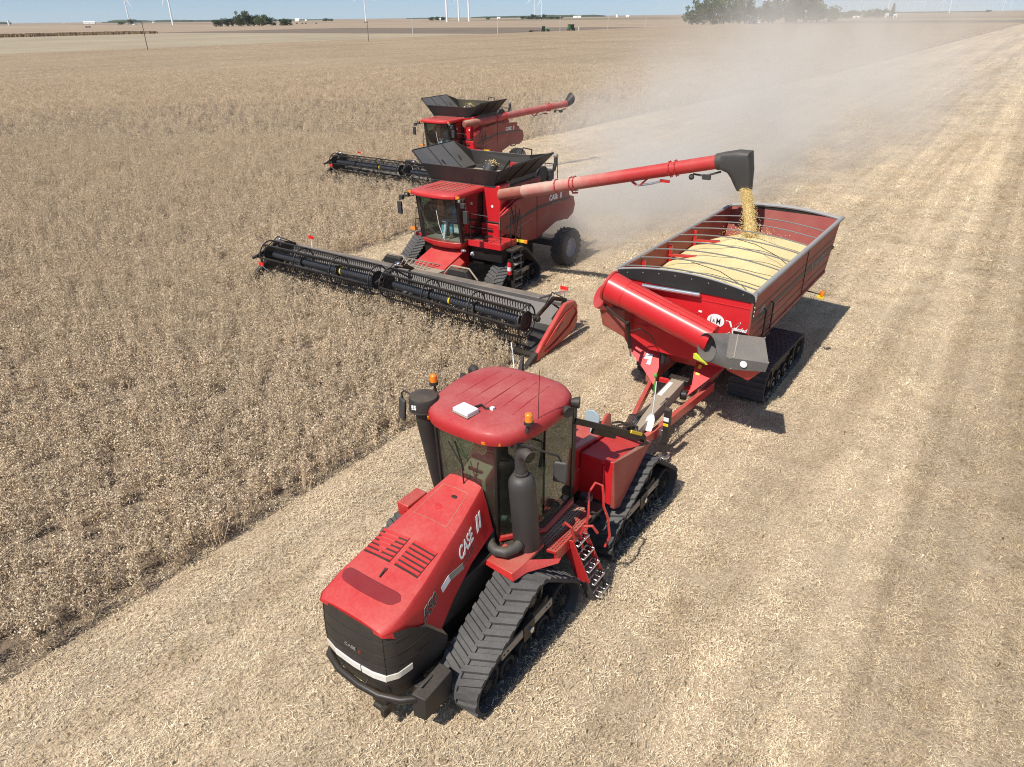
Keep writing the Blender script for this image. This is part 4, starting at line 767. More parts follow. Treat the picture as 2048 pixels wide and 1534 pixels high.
    m = MB(); m.tube([(1.62, 4.75, 2.22), (2.02, 4.72, 2.20)], 0.02, 6); m.box(1.96, 2.14, 4.66, 4.76, 2.10, 2.18, 2); m.cyl((2.08, 4.70, 2.18), (2.08, 4.70, 2.30), 0.06, mat=1); m.build('warning_light', [M_BLK, M_AMBER, M_YEL], T, 0.004)
    m = MB()
    for y in (0.70, 1.25): m.tube([(1.72, y, 2.18), (1.72, y, 2.98), (1.66, y, 3.02)], 0.02, 8)
    for z in (2.25, 2.5, 2.75): m.tube([(1.72, 0.70, z), (1.72, 1.25, z)], 0.016, 6)
    m.tube([(1.72, 0.70, 2.2), (1.62, 0.9, 2.05)], 0.014, 6); m.build('side_ladder', M_BLKG, T)
    # the load: part of nothing, it only lies in the box
    gm = MB(); nx, ny = 44, 90; vs = []; 
    for j in range(ny+1):
        for i in range(nx+1):
            x = -1.59+3.18*i/nx; y = -0.05+7.2*j/ny; vs.append((x, y, min(grain_z(x, y), 3.62)))
    fs = [(j*(nx+1)+i, j*(nx+1)+i+1, (j+1)*(nx+1)+i+1, (j+1)*(nx+1)+i) for j in range(ny) for i in range(nx)]
    base = len(vs); per = [i for i in range(nx+1)] + [(j*(nx+1)+nx) for j in range(1, ny+1)] + [ny*(nx+1)+i for i in range(nx-1, -1, -1)] + [j*(nx+1) for j in range(ny-1, 0, -1)]
    low = [(vs[i][0]*0.97, vs[i][1], 2.3) for i in per]; vs += low; n = len(per)
    fs += [(per[k], base+k, base+(k+1) % n, per[(k+1) % n]) for k in range(n)] + [tuple(base+k for k in range(n))]
    gm.add(vs, fs); g = gm.build('soybean_load', M_GRAIN, None, 0, 60); g.location = (*CART_XY, 0); g.rotation_euler = (0, 0, -PHI)
    tag(g, 'heaped pale yellow soybeans filling the grain cart', 'grain', kind='stuff')
    # scoop shovel leaning on the tongue
    x, y = rowxy(-5.77+0.42, 15.0-2.2); sh = empty('scoop_shovel', (x, y, 0.82), -PHI, 'pale grain scoop shovel standing blade down on the cart tongue', 'shovel'); sh.scale = (0.68, 0.7, 0.85)
    m = MB(); rg = []
    for t, hw, dp in ((0, 0.13, 0.02), (0.12, 0.15, 0.05), (0.28, 0.145, 0.07), (0.38, 0.09, 0.05), (0.43, 0.03, 0.02)):
        c = V(0.0, -0.30+0.62*t, 0.08+0.95*t); out = [c+V(-hw, 0, 0.02), c+V(-hw*0.6, dp, -dp*0.4), c+V(0, dp*1.2, -dp*0.5), c+V(hw*0.6, dp, -dp*0.4), c+V(hw, 0, 0.02)]
        rg.append(out+[p+V(0, -0.012, 0.012) for p in out[::-1]])
    m.loft(rg); m.build('blade', M_WHITE, sh, 0, 50)
    m = MB(); m.tube([(0, -0.03, 0.48), (-0.10, 0.28, 0.98), (-0.17, 0.45, 1.22)], 0.02, 8); m.build('handle', M_POLE, sh)
    m = MB(); m.tube([(-0.22, 0.45, 0.9), (-0.24, 0.5, 1.30)], 0.018, 8); m.ball((-0.24, 0.5, 1.36), 0.06, 0.06, 0.07); m.build('grip', M_GREENL, sh)
    return T

# ------------------------------------------------------------------ combines
KPHI = rad(33.0)
def build_combine(xy, label, mode):
    T = empty('combine_harvester', (*xy, 0), -KPHI, label, 'combine', 'red combines cutting the soybeans')
    track_unit(T, 1.68, 2.45, 5.05, 'kr', half=0.95, drive=(0.12, 1.06, 0.45)); track_unit(T, -2.45, -1.68, 5.05, 'kl', half=0.95, drive=(0.12, 1.06, 0.45))
    # rear steering wheels
    for s in (-1, 1):
        c = (0, 0, 0); m = MB(); R_ = 0.79
        m.lathe([(0.42, -0.27), (0.60, -0.30), (0.72, -0.29), (0.765, -0.24), (0.775, 0.0), (0.765, 0.24), (0.72, 0.29), (0.60, 0.30), (0.42, 0.27), (0.42, -0.27)], c, 'x', 36, 0, False)
        for k in range(20):
            for h in (-1, 1):
                a = 2*math.pi*(k+(0.5 if h > 0 else 0))/20; pts = []
                rg = []
                for t in np.linspace(0, 1, 5):
                    xx = h*(0.30-0.32*t); aa = a+0.42*t; hw = 0.05; r1, r0 = (0.825, 0.74) if t > 0.15 else (0.79, 0.70)
                    rg.append([(xx, r0*math.cos(aa-hw), r0*math.sin(aa-hw)), (xx, r0*math.cos(aa+hw), r0*math.sin(aa+hw)), (xx, r1*math.cos(aa+hw*.7), r1*math.sin(aa+hw*.7)), (xx, r1*math.cos(aa-hw*.7), r1*math.sin(aa-hw*.7))])
                m.loft(rg)
        ty = m.build('rear_wheel', M_RUB, T, 0, 35); ty.location = (s*2.42, 8.45, 0.76); ty.scale = (0.92, 0.92, 0.92); ty.rotation_euler = (0, 0, rad(-4))
        m = MB(); m.lathe([(0.43, -0.2*s), (0.43, 0.24*s), (0.40, 0.26*s), (0.385, 0.22*s), (0.36, 0.10*s), (0.2, 0.06*s), (0.12, 0.08*s), (0.11, 0.14*s), (0, 0.15*s)], c, 'x', 30, 0)
        for k in range(8): a = 2*math.pi*k/8; m.cyl((0.06*s, 0.15*math.cos(a), 0.15*math.sin(a)), (0.11*s, 0.15*math.cos(a), 0.15*math.sin(a)), 0.015, n=6)
        m.build('rim', M_RIM, ty, 0, 40)
    m = MB(); m.box(-2.2, 2.2, 8.35, 8.6, 0.7, 0.95); m.box(-0.4, 0.4, 8.2, 9.6, 0.9, 1.5); m.box(-1.35, 1.35, 4.2, 8.4, 1.0, 1.9); m.box(-1.7, 1.7, 4.9, 5.4, 0.75, 1.1); m.box(1.2, 1.62, 6.2, 7.2, 0.7, 1.7); m.tube([(0.9, 9.5, 1.6), (1.2, 9.8, 1.35), (1.5, 9.75, 1.45), (1.55, 9.6, 1.7), (1.4, 9.5, 1.75)], 0.04, 8)
    m.build('chassis', M_BLKG, T, 0.02)
    # body shell
    m = MB(); m.hexa([(-1.6, 5.35, 1.7), (1.6, 5.35, 1.7), (1.6, 9.7, 1.6), (-1.6, 9.7, 1.6), (-1.6, 5.35, 2.9), (1.6, 5.35, 2.9), (1.55, 9.6, 2.75), (-1.55, 9.6, 2.75)]); m.box(-1.5, 0.7, 5.2, 5.4, 1.9, 3.52, 0); m.box(-1.5, 1.5, 5.35, 8.0, 2.85, 3.52, 0)
    m.hexa([(-1.35, 8.0, 2.7), (1.35, 8.0, 2.7), (1.3, 9.5, 2.7), (-1.3, 9.5, 2.7), (-1.35, 8.0, 3.45), (1.35, 8.0, 3.45), (1.2, 9.4, 3.15), (-1.2, 9.4, 3.15)])
    m.hexa([(-1.3, 9.6, 1.5), (1.3, 9.6, 1.5), (1.2, 10.5, 1.6), (-1.2, 10.5, 1.6), (-1.3, 9.6, 2.7), (1.3, 9.6, 2.7), (1.2, 10.4, 2.2), (-1.2, 10.4, 2.2)])
    body = m.build('body', M_REDM, T, 0.05)
    for s in (-1, 1):
        pan = [(4.72, 2.72), (5.1, 2.80), (5.78, 3.02), (7.22, 3.12), (7.24, 1.28), (6.4, 1.36), (5.95, 1.62), (5.5, 1.86), (4.9, 2.02), (4.66, 2.2)]
        m = MB(); m.prism(pan, s*1.70, s*1.78, 'x'); sp = m.build('side_panel', M_REDM, T, 0.025)
        pan2 = [(7.26, 3.12), (9.52, 2.92), (9.55, 2.72), (9.80, 2.66), (9.86, 2.46), (10.22, 2.36), (10.36, 2.0), (10.22, 1.66), (9.75, 1.50), (9.3, 1.58), (8.7, 1.60), (8.2, 1.48), (7.28, 1.28)]
        m = MB(); m.prism(pan2, s*1.70, s*1.78, 'x'); sp2 = m.build('side_panel', M_REDM, T, 0.025)
        m = MB(); m.prism([(5.0, 2.16), (7.2, 2.42), (7.2, 2.54), (5.0, 2.24)], s*1.782, s*1.786, 'x'); m.prism([(5.6, 1.96), (6.9, 2.16), (6.9, 2.18), (5.6, 1.99)], s*1.782, s*1.786, 'x', 1); m.build('side_stripe', [M_EXH, M_GREY], sp)
        m = MB(); m.prism([(7.28, 2.43), (9.9, 2.34), (9.9, 2.42), (7.28, 2.55)], s*1.782, s*1.786, 'x'); m.build('side_stripe', M_EXH, sp2)
        if s > 0:
            pm = plane_map((1.784, 8.15, 2.56), (0, 1, -0.03), (0, 0, 1)); m = MB()
            text_mesh(m, 'CASE', 0.29, pm, 0, 0.12, 0.004, bold=0.012, sx=1.0); text_mesh(m, 'II', 0.32, lambda u, v, d: pm(0.84+u, v-0.01, d), 0, 0.25, 0.004, bold=0.012)
            m.build('maker_lettering', M_WHITE, sp2)
            m = MB(); pm2 = plane_map((1.784, 8.35, 2.38), (0, 1, -0.03), (0, 0, 1)); text_mesh(m, 'AXIAL-FLOW', 0.12, pm2, 0, 0.2, 0.003); m.build('series_lettering', M_GREY, sp2)
            m = MB(); pm3 = plane_map((1.784, 5.35, 2.30), (0, 1, 0.08), (0, 0, 1)); text_mesh(m, '8250', 0.34, pm3, 0, 0.15, 0.003); m.build('model_number', M_EXH, sp)
    # lower edge guard along the slanted panel top
    m = MB(); m.tube([(1.80, 4.66, 2.66), (1.82, 5.15, 2.86), (1.80, 5.85, 3.06)], 0.05, 8); m.tube([(1.74, 4.7, 2.76), (1.76, 5.15, 2.96), (1.74, 5.85, 3.14)], 0.03, 8); m.build('panel_rail', M_REDD, T)
    # red column beside the cab
    m = MB(); m.box(0.98, 1.76, 4.56, 5.25, 2.45, 3.82); col = m.build('side_column', M_REDC, T, 0.07, seg=3); col.location = (-0.14, 0.38, -0.10)
    m = MB(); m.hexa([(0.95, 4.55, 1.86), (1.78, 4.55, 1.86), (1.78, 5.1, 1.86), (0.95, 5.1, 1.86), (0.98, 4.52, 2.36), (1.76, 4.52, 2.36), (1.78, 5.1, 2.36), (0.98, 5.1, 2.36)]); lc = m.build('lower_column', M_REDC, T, 0.06, seg=3); lc.location = (-0.14, 0.30, 0)
    m = MB(); m.box(1.12, 1.50, 4.50, 4.54, 2.06, 2.13); m.tube([(0.98, 4.54, 2.40), (1.76, 4.54, 2.40), (1.80, 4.9, 2.44)], 0.035, 8); m.box(1.15, 1.48, 4.512, 4.54, 2.18, 2.2); m.build('column_slot', M_BLKG, lc, 0.01)
    m = MB(); m.box(1.0, 1.07, 4.545, 4.565, 3.60, 3.76, 0); m.lathe([(0, 0), (0.05, 0), (0.05, -0.006), (0, -0.006)], (1.42, 4.556, 3.05), 'y', 16, 1); m.build('warning_decal', [M_YEL, M_WHITE], col)
    # cab
    CO = (-0.08, 0.34, 0.0)
    m = MB(); rg = []
    def cabplan(hw, yf, yr, z, bow):
        return [(-hw, yr, z), (-hw, yf+0.18, z), (-hw*0.93, yf+0.03, z), (-hw*0.5, yf-bow*0.7, z), (0, yf-bow, z), (hw*0.5, yf-bow*0.7, z), (hw*0.93, yf+0.03, z), (hw, yf+0.18, z), (hw, yr, z)]
    m.loft([cabplan(0.80, 3.40, 4.85, 1.58, 0.12), cabplan(0.92, 3.26, 4.85, 1.72, 0.14), cabplan(0.93, 3.24, 4.85, 1.84, 0.14)], 0, True, True); m.box(-0.9, 0.9, 4.78, 4.9, 1.8, 3.5, 1)
    cab = m.build('cab', [M_RED, M_REDK], T, 0.015); cab.location = CO
    g0, g1 = cabplan(0.91, 3.26, 4.75, 1.86, 0.14), cabplan(0.90, 3.06, 4.75, 3.44, 0.16)
    m = MB(); m.loft([g0[2:7], [tuple(np.array(a)*0.5+np.array(b)*0.5+np.array((0, -0.03, 0))) for a, b in zip(g0[2:7], g1[2:7])], g1[2:7]], 0, False, False); m.build('windscreen', M_GLASSC, cab, 0, 80)
    for s in (1, -1):
        m = MB(); a = [g0[7], g0[8], g1[8], g1[7]] if s > 0 else [g0[1], g0[0], g1[0], g1[1]]; m.plate(a, 0.008); m.build('side_window', M_GLASS, cab)
        m = MB(); i = 6 if s > 0 else 2; j = 7 if s > 0 else 1
        m.beam(tuple((np.array(g0[i])+np.array(g0[j]))/2), tuple((np.array(g1[i])+np.array(g1[j]))/2), 0.10, 0.15); m.build('cab_pillar', M_BLKG, cab, 0.01); m = MB(); m.beam(g0[8 if s > 0 else 0], g1[8 if s > 0 else 0], 0.08, 0.10); m.build('cab_pillar', M_BLKG, cab, 0.01)
    m = MB(); m.tube([tuple(np.array(p)+np.array((0, -0.01, 0))) for p in g1[1:8]], 0.05, 8); m.build('visor', M_BLKG, cab)
    m = MB(); m.tube([(0.30, 3.08, 1.95), (0.15, 3.0, 2.5), (0.1, 2.96, 3.0)], 0.012, 6); m.build('wiper', M_WHITE, cab)
    m = MB(); m.box(-0.26, 0.26, 3.95, 4.4, 2.05, 2.22); m.hexa([(-0.26, 4.36, 2.2), (0.26, 4.36, 2.2), (0.26, 4.5, 2.2), (-0.26, 4.5, 2.2), (-0.24, 4.46, 3.0), (0.24, 4.46, 3.0), (0.24, 4.58, 3.0), (-0.24, 4.58, 3.0)]); m.box(-0.15, 0.15, 4.0, 4.4, 1.84, 2.05); m.build('seat', M_SEAT, cab, 0.04)
    m = MB(); m.beam((0.0, 3.45, 1.86), (0.0, 3.62, 2.45), 0.09, 0.09); m.lathe([(0.18, -0.012), (0.195, 0), (0.18, 0.012), (0.17, 0)], (0.0, 3.64, 2.48), 'z', 18); m.build('steering_column', M_WHITE, cab, 0.01)
    m = MB(); m.box(0.34, 0.58, 3.95, 4.5, 1.86, 2.38); m.box(0.40, 0.66, 3.52, 3.56, 2.10, 2.42, 1); m.box(0.42, 0.64, 3.512, 3.522, 2.14, 2.30, 2); m.build('armrest_console', [M_SEAT, M_BEIGE, M_WHITE], cab, 0.01)
    m = MB(); m.box(-0.86, 0.86, 3.4, 4.78, 1.82, 1.85); m.build('cab_floor', M_GREY, cab)
    rg = []
    for z, f, ins in ((3.44, 0.95, 0.05), (3.47, 1.0, 0.0), (3.56, 1.0, 0.0), (3.61, 0.97, 0.04), (3.64, 0.86, 0.14)):
        p = cabplan(1.03*f, 2.86+ins, 4.95, z, 0.14); rg.append(p)
    m = MB(); m.loft(rg, 0, True, True); rf = m.build('cab_roof', M_REDD, T, 0.015, 40); rf.location = CO
    m = MB()
    for x in (-0.55, -0.3, -0.05, 0.2, 0.45, 0.66): m.beam((x*1.0, 3.2, 3.646), (x*0.93, 4.80, 3.646), 0.025, 0.02)
    m.build('roof_groove', M_REDK, rf)
    m = MB(); m.box(-1.06, -0.86, 4.9, 5.4, 3.5, 3.80); m.build('roof_fairing', M_RED, T, 0.03).location = CO
    for s in (-1, 1):
        m = MB(); m.tube([(s*0.95, 3.05, 3.38), (s*1.15, 2.95, 3.36), (s*1.42, 2.86, 3.34), (s*1.46, 2.86, 3.2)], 0.025, 8); m.box(s*1.46-0.09, s*1.46+0.09, 2.80, 2.88, 2.72, 3.16); m.box(s*1.36-0.08, s*1.36+0.08, 2.80, 2.92, 3.24, 3.40); m.build('mirror', M_EXH, T, 0.03).location = CO
        m = MB(); m.box(-0.09, 0.09, -0.05, 0.04, -0.06, 0.06); m.lathe([(0.05, -0.056), (0.05, -0.05), (0, -0.05)], (0, 0, 0), 'y', 12, 1); o = m.build('work_light', [M_BLK, M_CHROME], T, 0.01); o.location = (s*1.16+CO[0], 2.94+CO[1], 3.44)
        m = MB(); m.box(-0.10, 0.10, -0.04, 0.04, -0.05, 0.05); o = m.build('marker_lamp', M_AMBER, T, 0.01); o.location = (s*1.02+CO[0], 2.98+CO[1], 3.52)
    m = MB(); m.tube([(0.55, 4.5, 3.64), (0.56, 4.5, 4.2)], 0.006, 5); m.build('antenna', M_BLKG, rf)
    # grain tank with folded-out covers
    def flap(name, pts, parent, ribs=True, mat=M_EXH, th=0.03):
        m = MB(); m.plate(pts, th, 0); p = [V(*q) for q in pts]
        if ribs:
            for t in (0.33, 0.66):
                a, b = p[0]*(1-t)+p[1]*t, p[3]*(1-t)+p[2]*t; m.beam(a, b, 0.03, 0.07, 1)
            m.beam(p[3], p[2], 0.05, 0.06, 1); m.beam(p[0], p[3], 0.04, 0.05, 1); m.beam(p[1], p[2], 0.04, 0.05, 1)
        return m.build(name, [mat, M_BLKG], parent, 0)
    m = MB(); 
    for (a, b) in (((-1.42, 4.95), (1.42, 4.95)), ((1.42, 4.95), (1.42, 7.75)), ((1.42, 7.75), (-1.42, 7.75)), ((-1.42, 7.75), (-1.42, 4.95))): m.beam((*a, 3.68), (*b, 3.68), 0.05, 0.12)
    m.box(-1.4, 1.4, 4.97, 7.73, 3.45, 3.60); tank = m.build('grain_tank', M_EXH, T)
    flap('tank_cover', [(-1.42, 4.9, 3.72), (1.42, 4.9, 3.72), (1.72, 4.74, 4.24), (-1.72, 4.74, 4.24)], tank, False, M_BLK)
    flap('tank_cover', [(1.42, 4.95, 3.72), (1.42, 7.6, 3.72), (2.28, 7.55, 4.50), (2.34, 4.70, 4.50)], tank, True, M_BLK)
    flap('tank_cover', [(-1.42, 7.8, 3.72), (-1.42, 4.95, 3.72), (-2.66, 5.4, 4.51), (-2.70, 8.05, 4.51)], tank, True, M_FLAP)
    flap('tank_cover', [(1.42, 7.7, 3.72), (-1.42, 7.8, 3.72), (-1.35, 7.4, 4.36), (1.30, 7.45, 4.36)], tank, False, M_FLAP)
    for (a, b, c) in (((1.42, 7.65, 3.72), (1.30, 7.45, 4.36), (2.28, 7.55, 4.50)), ((-1.42, 7.8, 3.72), (-2.70, 8.05, 4.51), (-1.35, 7.4, 4.36)), ((1.42, 4.9, 3.72), (2.34, 4.70, 4.5), (1.72, 4.74, 4.24)), ((-1.42, 4.9, 3.72), (-1.72, 4.74, 4.24), (-2.66, 5.4, 4.51))):
        m = MB(); m.plate([a, b, c], 0.012); m.build('corner_web', M_BLK, tank)
    m = MB(); m.beam((0.1, 7.3, 3.6), (0.5, 7.75, 4.35), 0.05, 0.05); m.beam((1.0, 7.3, 3.7), (1.25, 7.9, 4.3), 0.05, 0.05); m.beam((-0.3, 6.9, 3.55), (-0.1, 7.0, 4.0), 0.03, 0.03); m.tube([(0.8, 7.6, 4.2), (0.85, 7.75, 4.55), (1.2, 7.8, 4.5), (1.25, 7.7, 4.15)], 0.03, 8)
    m.tube([(-1.9, 6.2, 4.12), (-1.5, 6.4, 3.6)], 0.025, 8); m.tube([(-1.9, 7.3, 4.12), (-1.5, 7.2, 3.6)], 0.025, 8); m.build('cover_strut', M_BLKG, tank)
    m = MB(); m.ball((-0.55, 5.7, 3.86), 0.32, 0.2, 0.1, 16); m.tube([(-0.3, 5.7, 3.92), (-0.1, 5.6, 3.82), (0.0, 5.4, 3.64)], 0.02, 8); m.build('tank_sensor', M_WHITE, tank)
    m = MB(); m.tube([(0.30, 6.0, 3.58), (0.34, 6.15, 3.9), (0.42, 6.3, 4.15)], [0.22, 0.24, 0.26], 16, 0); rr = np.random.default_rng(4)
    for k in range(420):
        c = V(0.43, 6.2, 4.14)+V(rr.normal(0, .08), rr.normal(0, .07), rr.normal(0.0, .07)); s_ = rr.uniform(0.012, 0.028); m.add([c+V(s_, 0, 0), c+V(-s_, 0, 0), c+V(0, s_, 0), c+V(0, -s_, 0), c+V(0, 0, s_), c+V(0, 0, -s_)], [(0, 2, 4), (2, 1, 4), (1, 3, 4), (3, 0, 4), (2, 0, 5), (1, 2, 5), (3, 1, 5), (0, 3, 5)], 1)
    m.build('loading_auger', [M_EXH, M_STREAM], tank)
    m = MB(); m.box(1.0, 1.3, 6.6, 6.66, 4.0, 4.2); m.build('tank_decal', M_RED, tank)
    gm = MB(); n = 16; vs = []
    for j in range(n+1):
        for i in range(n+1):
            x = -1.38+2.76*i/n; y = 5.0+2.7*j/n; hgt = 0.50*math.exp(-((x-0.1)**2+(y-6.4)**2)/0.35) if mode == 'back' else 0.10*math.exp(-((x-0.3)**2+(y-6.0)**2)/0.6)
            vs.append((x, y, 3.62+hgt))
    gm.add(vs, [(j*(n+1)+i, j*(n+1)+i+1, (j+1)*(n+1)+i+1, (j+1)*(n+1)+i) for j in range(n) for i in range(n)])
    gm.build('tank_grain', M_GRAIN if mode == 'back' else M_GREY, tank, 0, 80)
    # engine deck
    m = MB(); m.tube([(0.55, 8.55, 3.50), (1.35, 8.45, 3.50)], [0.30, 0.30], 20); m.lathe([(0.305, -0.02), (0.315, 0), (0.305, 0.02)], (0.75, 8.53, 3.5), 'x', 20); m.lathe([(0.305, -0.02), (0.315, 0), (0.305, 0.02)], (1.1, 8.48, 3.5), 'x', 20)
    m.box(0.5, 1.45, 8.75, 9.1, 3.2, 3.6); m.tube([(1.35, 8.9, 3.5), (1.5, 9.0, 3.6), (1.55, 9.05, 3.85), (1.55, 9.05, 4.05)], 0.08, 12); m.build('air_canister', M_EXH, T, 0.01)
    m = MB(); m.ball((1.55, 9.05, 4.12), 0.10, 0.10, 0.10, 14); m.build('precleaner', M_GREY, T)
    m = MB(); 
    for (a, b) in (((0.2, 8.3, 3.95), (1.5, 8.3, 3.95)), ((1.5, 8.3, 3.95), (1.5, 9.3, 3.75)), ((0.2, 9.3, 3.75), (1.5, 9.3, 3.75)), ((0.2, 8.3, 3.4), (0.2, 8.3, 3.95)), ((1.5, 8.3, 3.4), (1.5, 8.3, 3.95)), ((1.5, 9.3, 3.2), (1.5, 9.3, 3.75))): m.tube([a, b], 0.018, 6)
    m.box(-1.2, 0.4, 8.2, 9.3, 3.2, 3.5); m.build('engine_deck', M_BLK, T, 0.01)
    # unloading auger
    if mode == 'out': P0, P1 = V(2.58, 4.98, 3.61), V(9.45, 5.02, 5.22)
    else: P0, P1 = V(1.72, 5.2, 3.42), V(4.05, 12.05, 3.92)
    d = nrm(P1-P0); m = MB(); m.tube([P0, P0+d*1.0, P0+d*1.02, P1], [0.215, 0.215, 0.205, 0.20], 22); au = m.build('unload_auger', M_TUBE if mode == 'out' else M_TUBE2, T, 0, 50)
    L = np.linalg.norm(P1-P0); q = Vector(d).to_track_quat('X', 'Z').to_euler()
    m = MB()
    for t in (1.45, 2.05, 2.20, 5.72, 5.92):
        t = t*L/7.5; c = P0+d*t; m.tube([c-d*0.015, c+d*0.015], 0.238, 22)
        for k in range(10):
            a = 2*math.pi*k/10; u = nrm(np.cross(d, (0, 0, 1))); v = np.cross(u, d); m.ball(c+0.245*(u*math.cos(a)+v*math.sin(a)), 0.02, n=6)
    m.build('auger_collar', M_RED, au)
    u = V(0, 0, -1); m = MB(); f = lambda t, k: P0+d*(t*L/7.5)+u*k
    m.beam(f(4.35, 0.18), f(4.55, 0.34), 0.08, 0.05); m.beam(f(4.95, 0.18), f(4.7, 0.34), 0.08, 0.05); m.tube([f(4.6, 0.36), f(5.1, 0.36), f(5.45, 0.33)], 0.035, 8, 1); m.box(*(f(5.55, 0.34)[0]+V(-.15, .15)), *(f(5.55, 0.34)[1]+V(-.04, .04)), *(f(5.55, 0.34)[2]+V(-.04, .04)), 0); m.tube([f(2.05, 0.2), f(2.1, 0.30), f(2.3, 0.31)], 0.03, 8)
    m.build('auger_bracket', [M_RED, M_CHROME], au)
    m = MB(); m.tube([f(6.5, 0.25), f(6.9, 0.36), f(7.4, 0.3)], 0.03, 8); m.ball(f(6.45, 0.33), 0.09, n=8); m.box(*(f(6.95, 0.4)[0]+V(-.12, .12)), *(f(6.95, 0.4)[1]+V(-.05, .05)), *(f(6.95, 0.4)[2]+V(-.07, .07))); m.build('auger_light', M_EXH, au)
    side = nrm(V(d[0], d[1], 0)); lat = V(-side[1], side[0], 0)
    def rect(c, fx, fl, n=16):
        cor = [c-side*fx-lat*fl, c+side*fx-lat*fl, c+side*fx+lat*fl, c-side*fx+lat*fl]; out = []
        for k in range(n):
            t = k/n*4; i = int(t); g = t-i; out.append(cor[i]*(1-g)+cor[(i+1) % 4]*g)
        return out
    if mode == 'out':
        def ell(c, n1, a_, b_, n=24):
            w_ = nrm(np.cross(lat, n1)); return [c+lat*a_*math.cos(2*math.pi*k/n)+w_*b_*math.sin(2*math.pi*k/n) for k in range(n)]
        m = MB(); m.loft([ell(P1-d*0.25, d, 0.235, 0.235), ell(P1+d*0.02, d, 0.25, 0.25)], 0, True, False)
        # hood: back edge stays with the tube, top bulges, mouth points down
        prof0 = [(P1+d*0.02, d, .25, .25), (P1+side*0.26+V(0, 0, 0.06), nrm(d+V(0, 0, -0.35)), .28, .33), (P1+side*0.46+V(0, 0, -0.16), nrm(side*0.8+V(0, 0, -0.75)), .28, .36), (P1+side*0.57+V(0, 0, -0.46), nrm(side*0.3+V(0, 0, -1)), .25, .29), (P1+side*0.63+V(0, 0, -0.80), nrm(side*0.1+V(0, 0, -1)), .22, .22)]
        rg = []
        for (xa, za, xb, zb, hw) in ((9.38, 4.96, 9.36, 5.45, 0.235), (9.58, 4.90, 9.82, 5.55, 0.27), (9.70, 4.76, 10.18, 5.55, 0.28), (9.82, 4.55, 10.28, 5.05, 0.23), (9.91, 4.42, 10.31, 4.46, 0.18)):
            a, b = V(xa, 5.02, za), V(xb, 5.02, zb); rg.append([(a+b)/2+(b-a)/2*math.copysign(abs(math.cos(t))**0.5, math.cos(t))+V(0, 1, 0)*hw*math.copysign(abs(math.sin(t))**0.5, math.sin(t)) for t in np.linspace(0, 2*math.pi, 25)[:-1]])
        m.loft(rg, 0, True, False); m.loft([[p*0.93+q*0.07 for p, q in zip(map(lambda r_: V(*r_), r_), [np.mean(r_, 0)]*24)] for r_ in rg], 0, True, False); m.build('spout', M_EXH, T, 0, 40)
    else:
        n = 24; w_ = V(0, 0, 1)
        rg = [[P1+d*t+a_*(lat*math.cos(2*math.pi*k/n)+np.cross(lat, d)*math.sin(2*math.pi*k/n))+V(0, 0, z) for k in range(n)] for t, a_, z in ((-0.1, 0.22, 0), (0.1, 0.27, 0.08), (0.35, 0.36, 0.26), (0.36, 0.34, 0.26), (0.12, 0.22, 0.1))]
        m = MB(); m.loft(rg, 0, True, True); m.build('spout', M_BLK, T, 0, 60)
    m = MB(); m.tube([P0-d*1.0, P0+d*0.02], [0.20, 0.20], 18); m.box(0.9, 1.60, 5.3, 7.6, 2.9, 3.35, 0); m.build('auger_elbow_recess', M_REDK, T, 0.02)  # dark red tube and box stand in for the shaded recess here
    # platform, rails, steps
    m = MB(); m.box(0.90, 2.28, 3.95, 4.95, 1.78, 1.88); m.box(0.90, 2.30, 3.92, 3.96, 1.72, 1.93); m.box(2.27, 2.31, 3.92, 4.95, 1.72, 1.93); pf = m.build('platform', M_REDC, T, 0.006)
    m = MB()
    for i in range(11): m.beam((1.0+0.12*i, 4.0, 1.885), (0.92+0.12*i, 4.9, 1.885), 0.02, 0.012)
    for j in range(7): m.beam((0.95, 4.06+0.13*j, 1.886), (2.25, 4.06+0.13*j, 1.886), 0.02, 0.012)
    m.build('tread_grating', M_REDD, pf)
    m = MB()
    for p in ((0.98, 3.98), (1.7, 3.98), (2.26, 3.98)): m.tube([(*p, 1.88), (*p, 2.85)], 0.017, 6)
    m.tube([(0.98, 3.98, 2.85), (1.7, 3.98, 2.85), (1.75, 3.98, 2.8)], 0.017, 6); m.tube([(0.98, 3.98, 2.4), (1.7, 3.98, 2.4)], 0.014, 6)
    m.tube([(2.26, 3.98, 2.9), (2.3, 4.5, 2.95), (2.3, 4.9, 2.9)], 0.017, 6); m.tube([(2.3, 4.9, 1.6), (2.3, 4.9, 3.15)], 0.017, 6)
    m.tube([(2.45, 4.35, 1.0), (2.42, 4.4, 1.9), (2.36, 4.45, 2.8), (2.32, 4.6, 3.1), (2.32, 4.75, 2.6), (2.36, 4.7, 2.1)], 0.017, 6); m.tube([(2.5, 4.95, 0.9), (2.45, 4.98, 2.0), (2.4, 5.0, 3.0), (2.34, 4.98, 2.6), (2.3, 4.95, 2.2)], 0.017, 6)
    m.build('handrail', M_BLKG, T)
    m = MB(); m.box(2.28, 2.62, 4.2, 4.9, 1.62, 1.70); m.beam((2.50, 4.30, 1.65), (2.55, 4.35, 0.35), 0.03, 0.10); m.beam((2.50, 4.85, 1.65), (2.55, 4.85, 0.35), 0.03, 0.10)
    m.hexa([(2.47, 4.26, 0.1), (2.60, 4.26, 0.1), (2.60, 4.34, 0.1), (2.47, 4.34, 0.1), (2.45, 4.26, 0.75), (2.60, 4.26, 0.75), (2.60, 4.36, 0.75), (2.45, 4.36, 0.75)]); ld = m.build('ladder', M_BLK, T, 0.006)
    for k in range(5): m = MB(); m.box(2.44, 2.62, 4.36, 4.84, 0.30+0.27*k, 0.335+0.27*k); m.build('ladder_step', M_GREY, ld, 0.006)
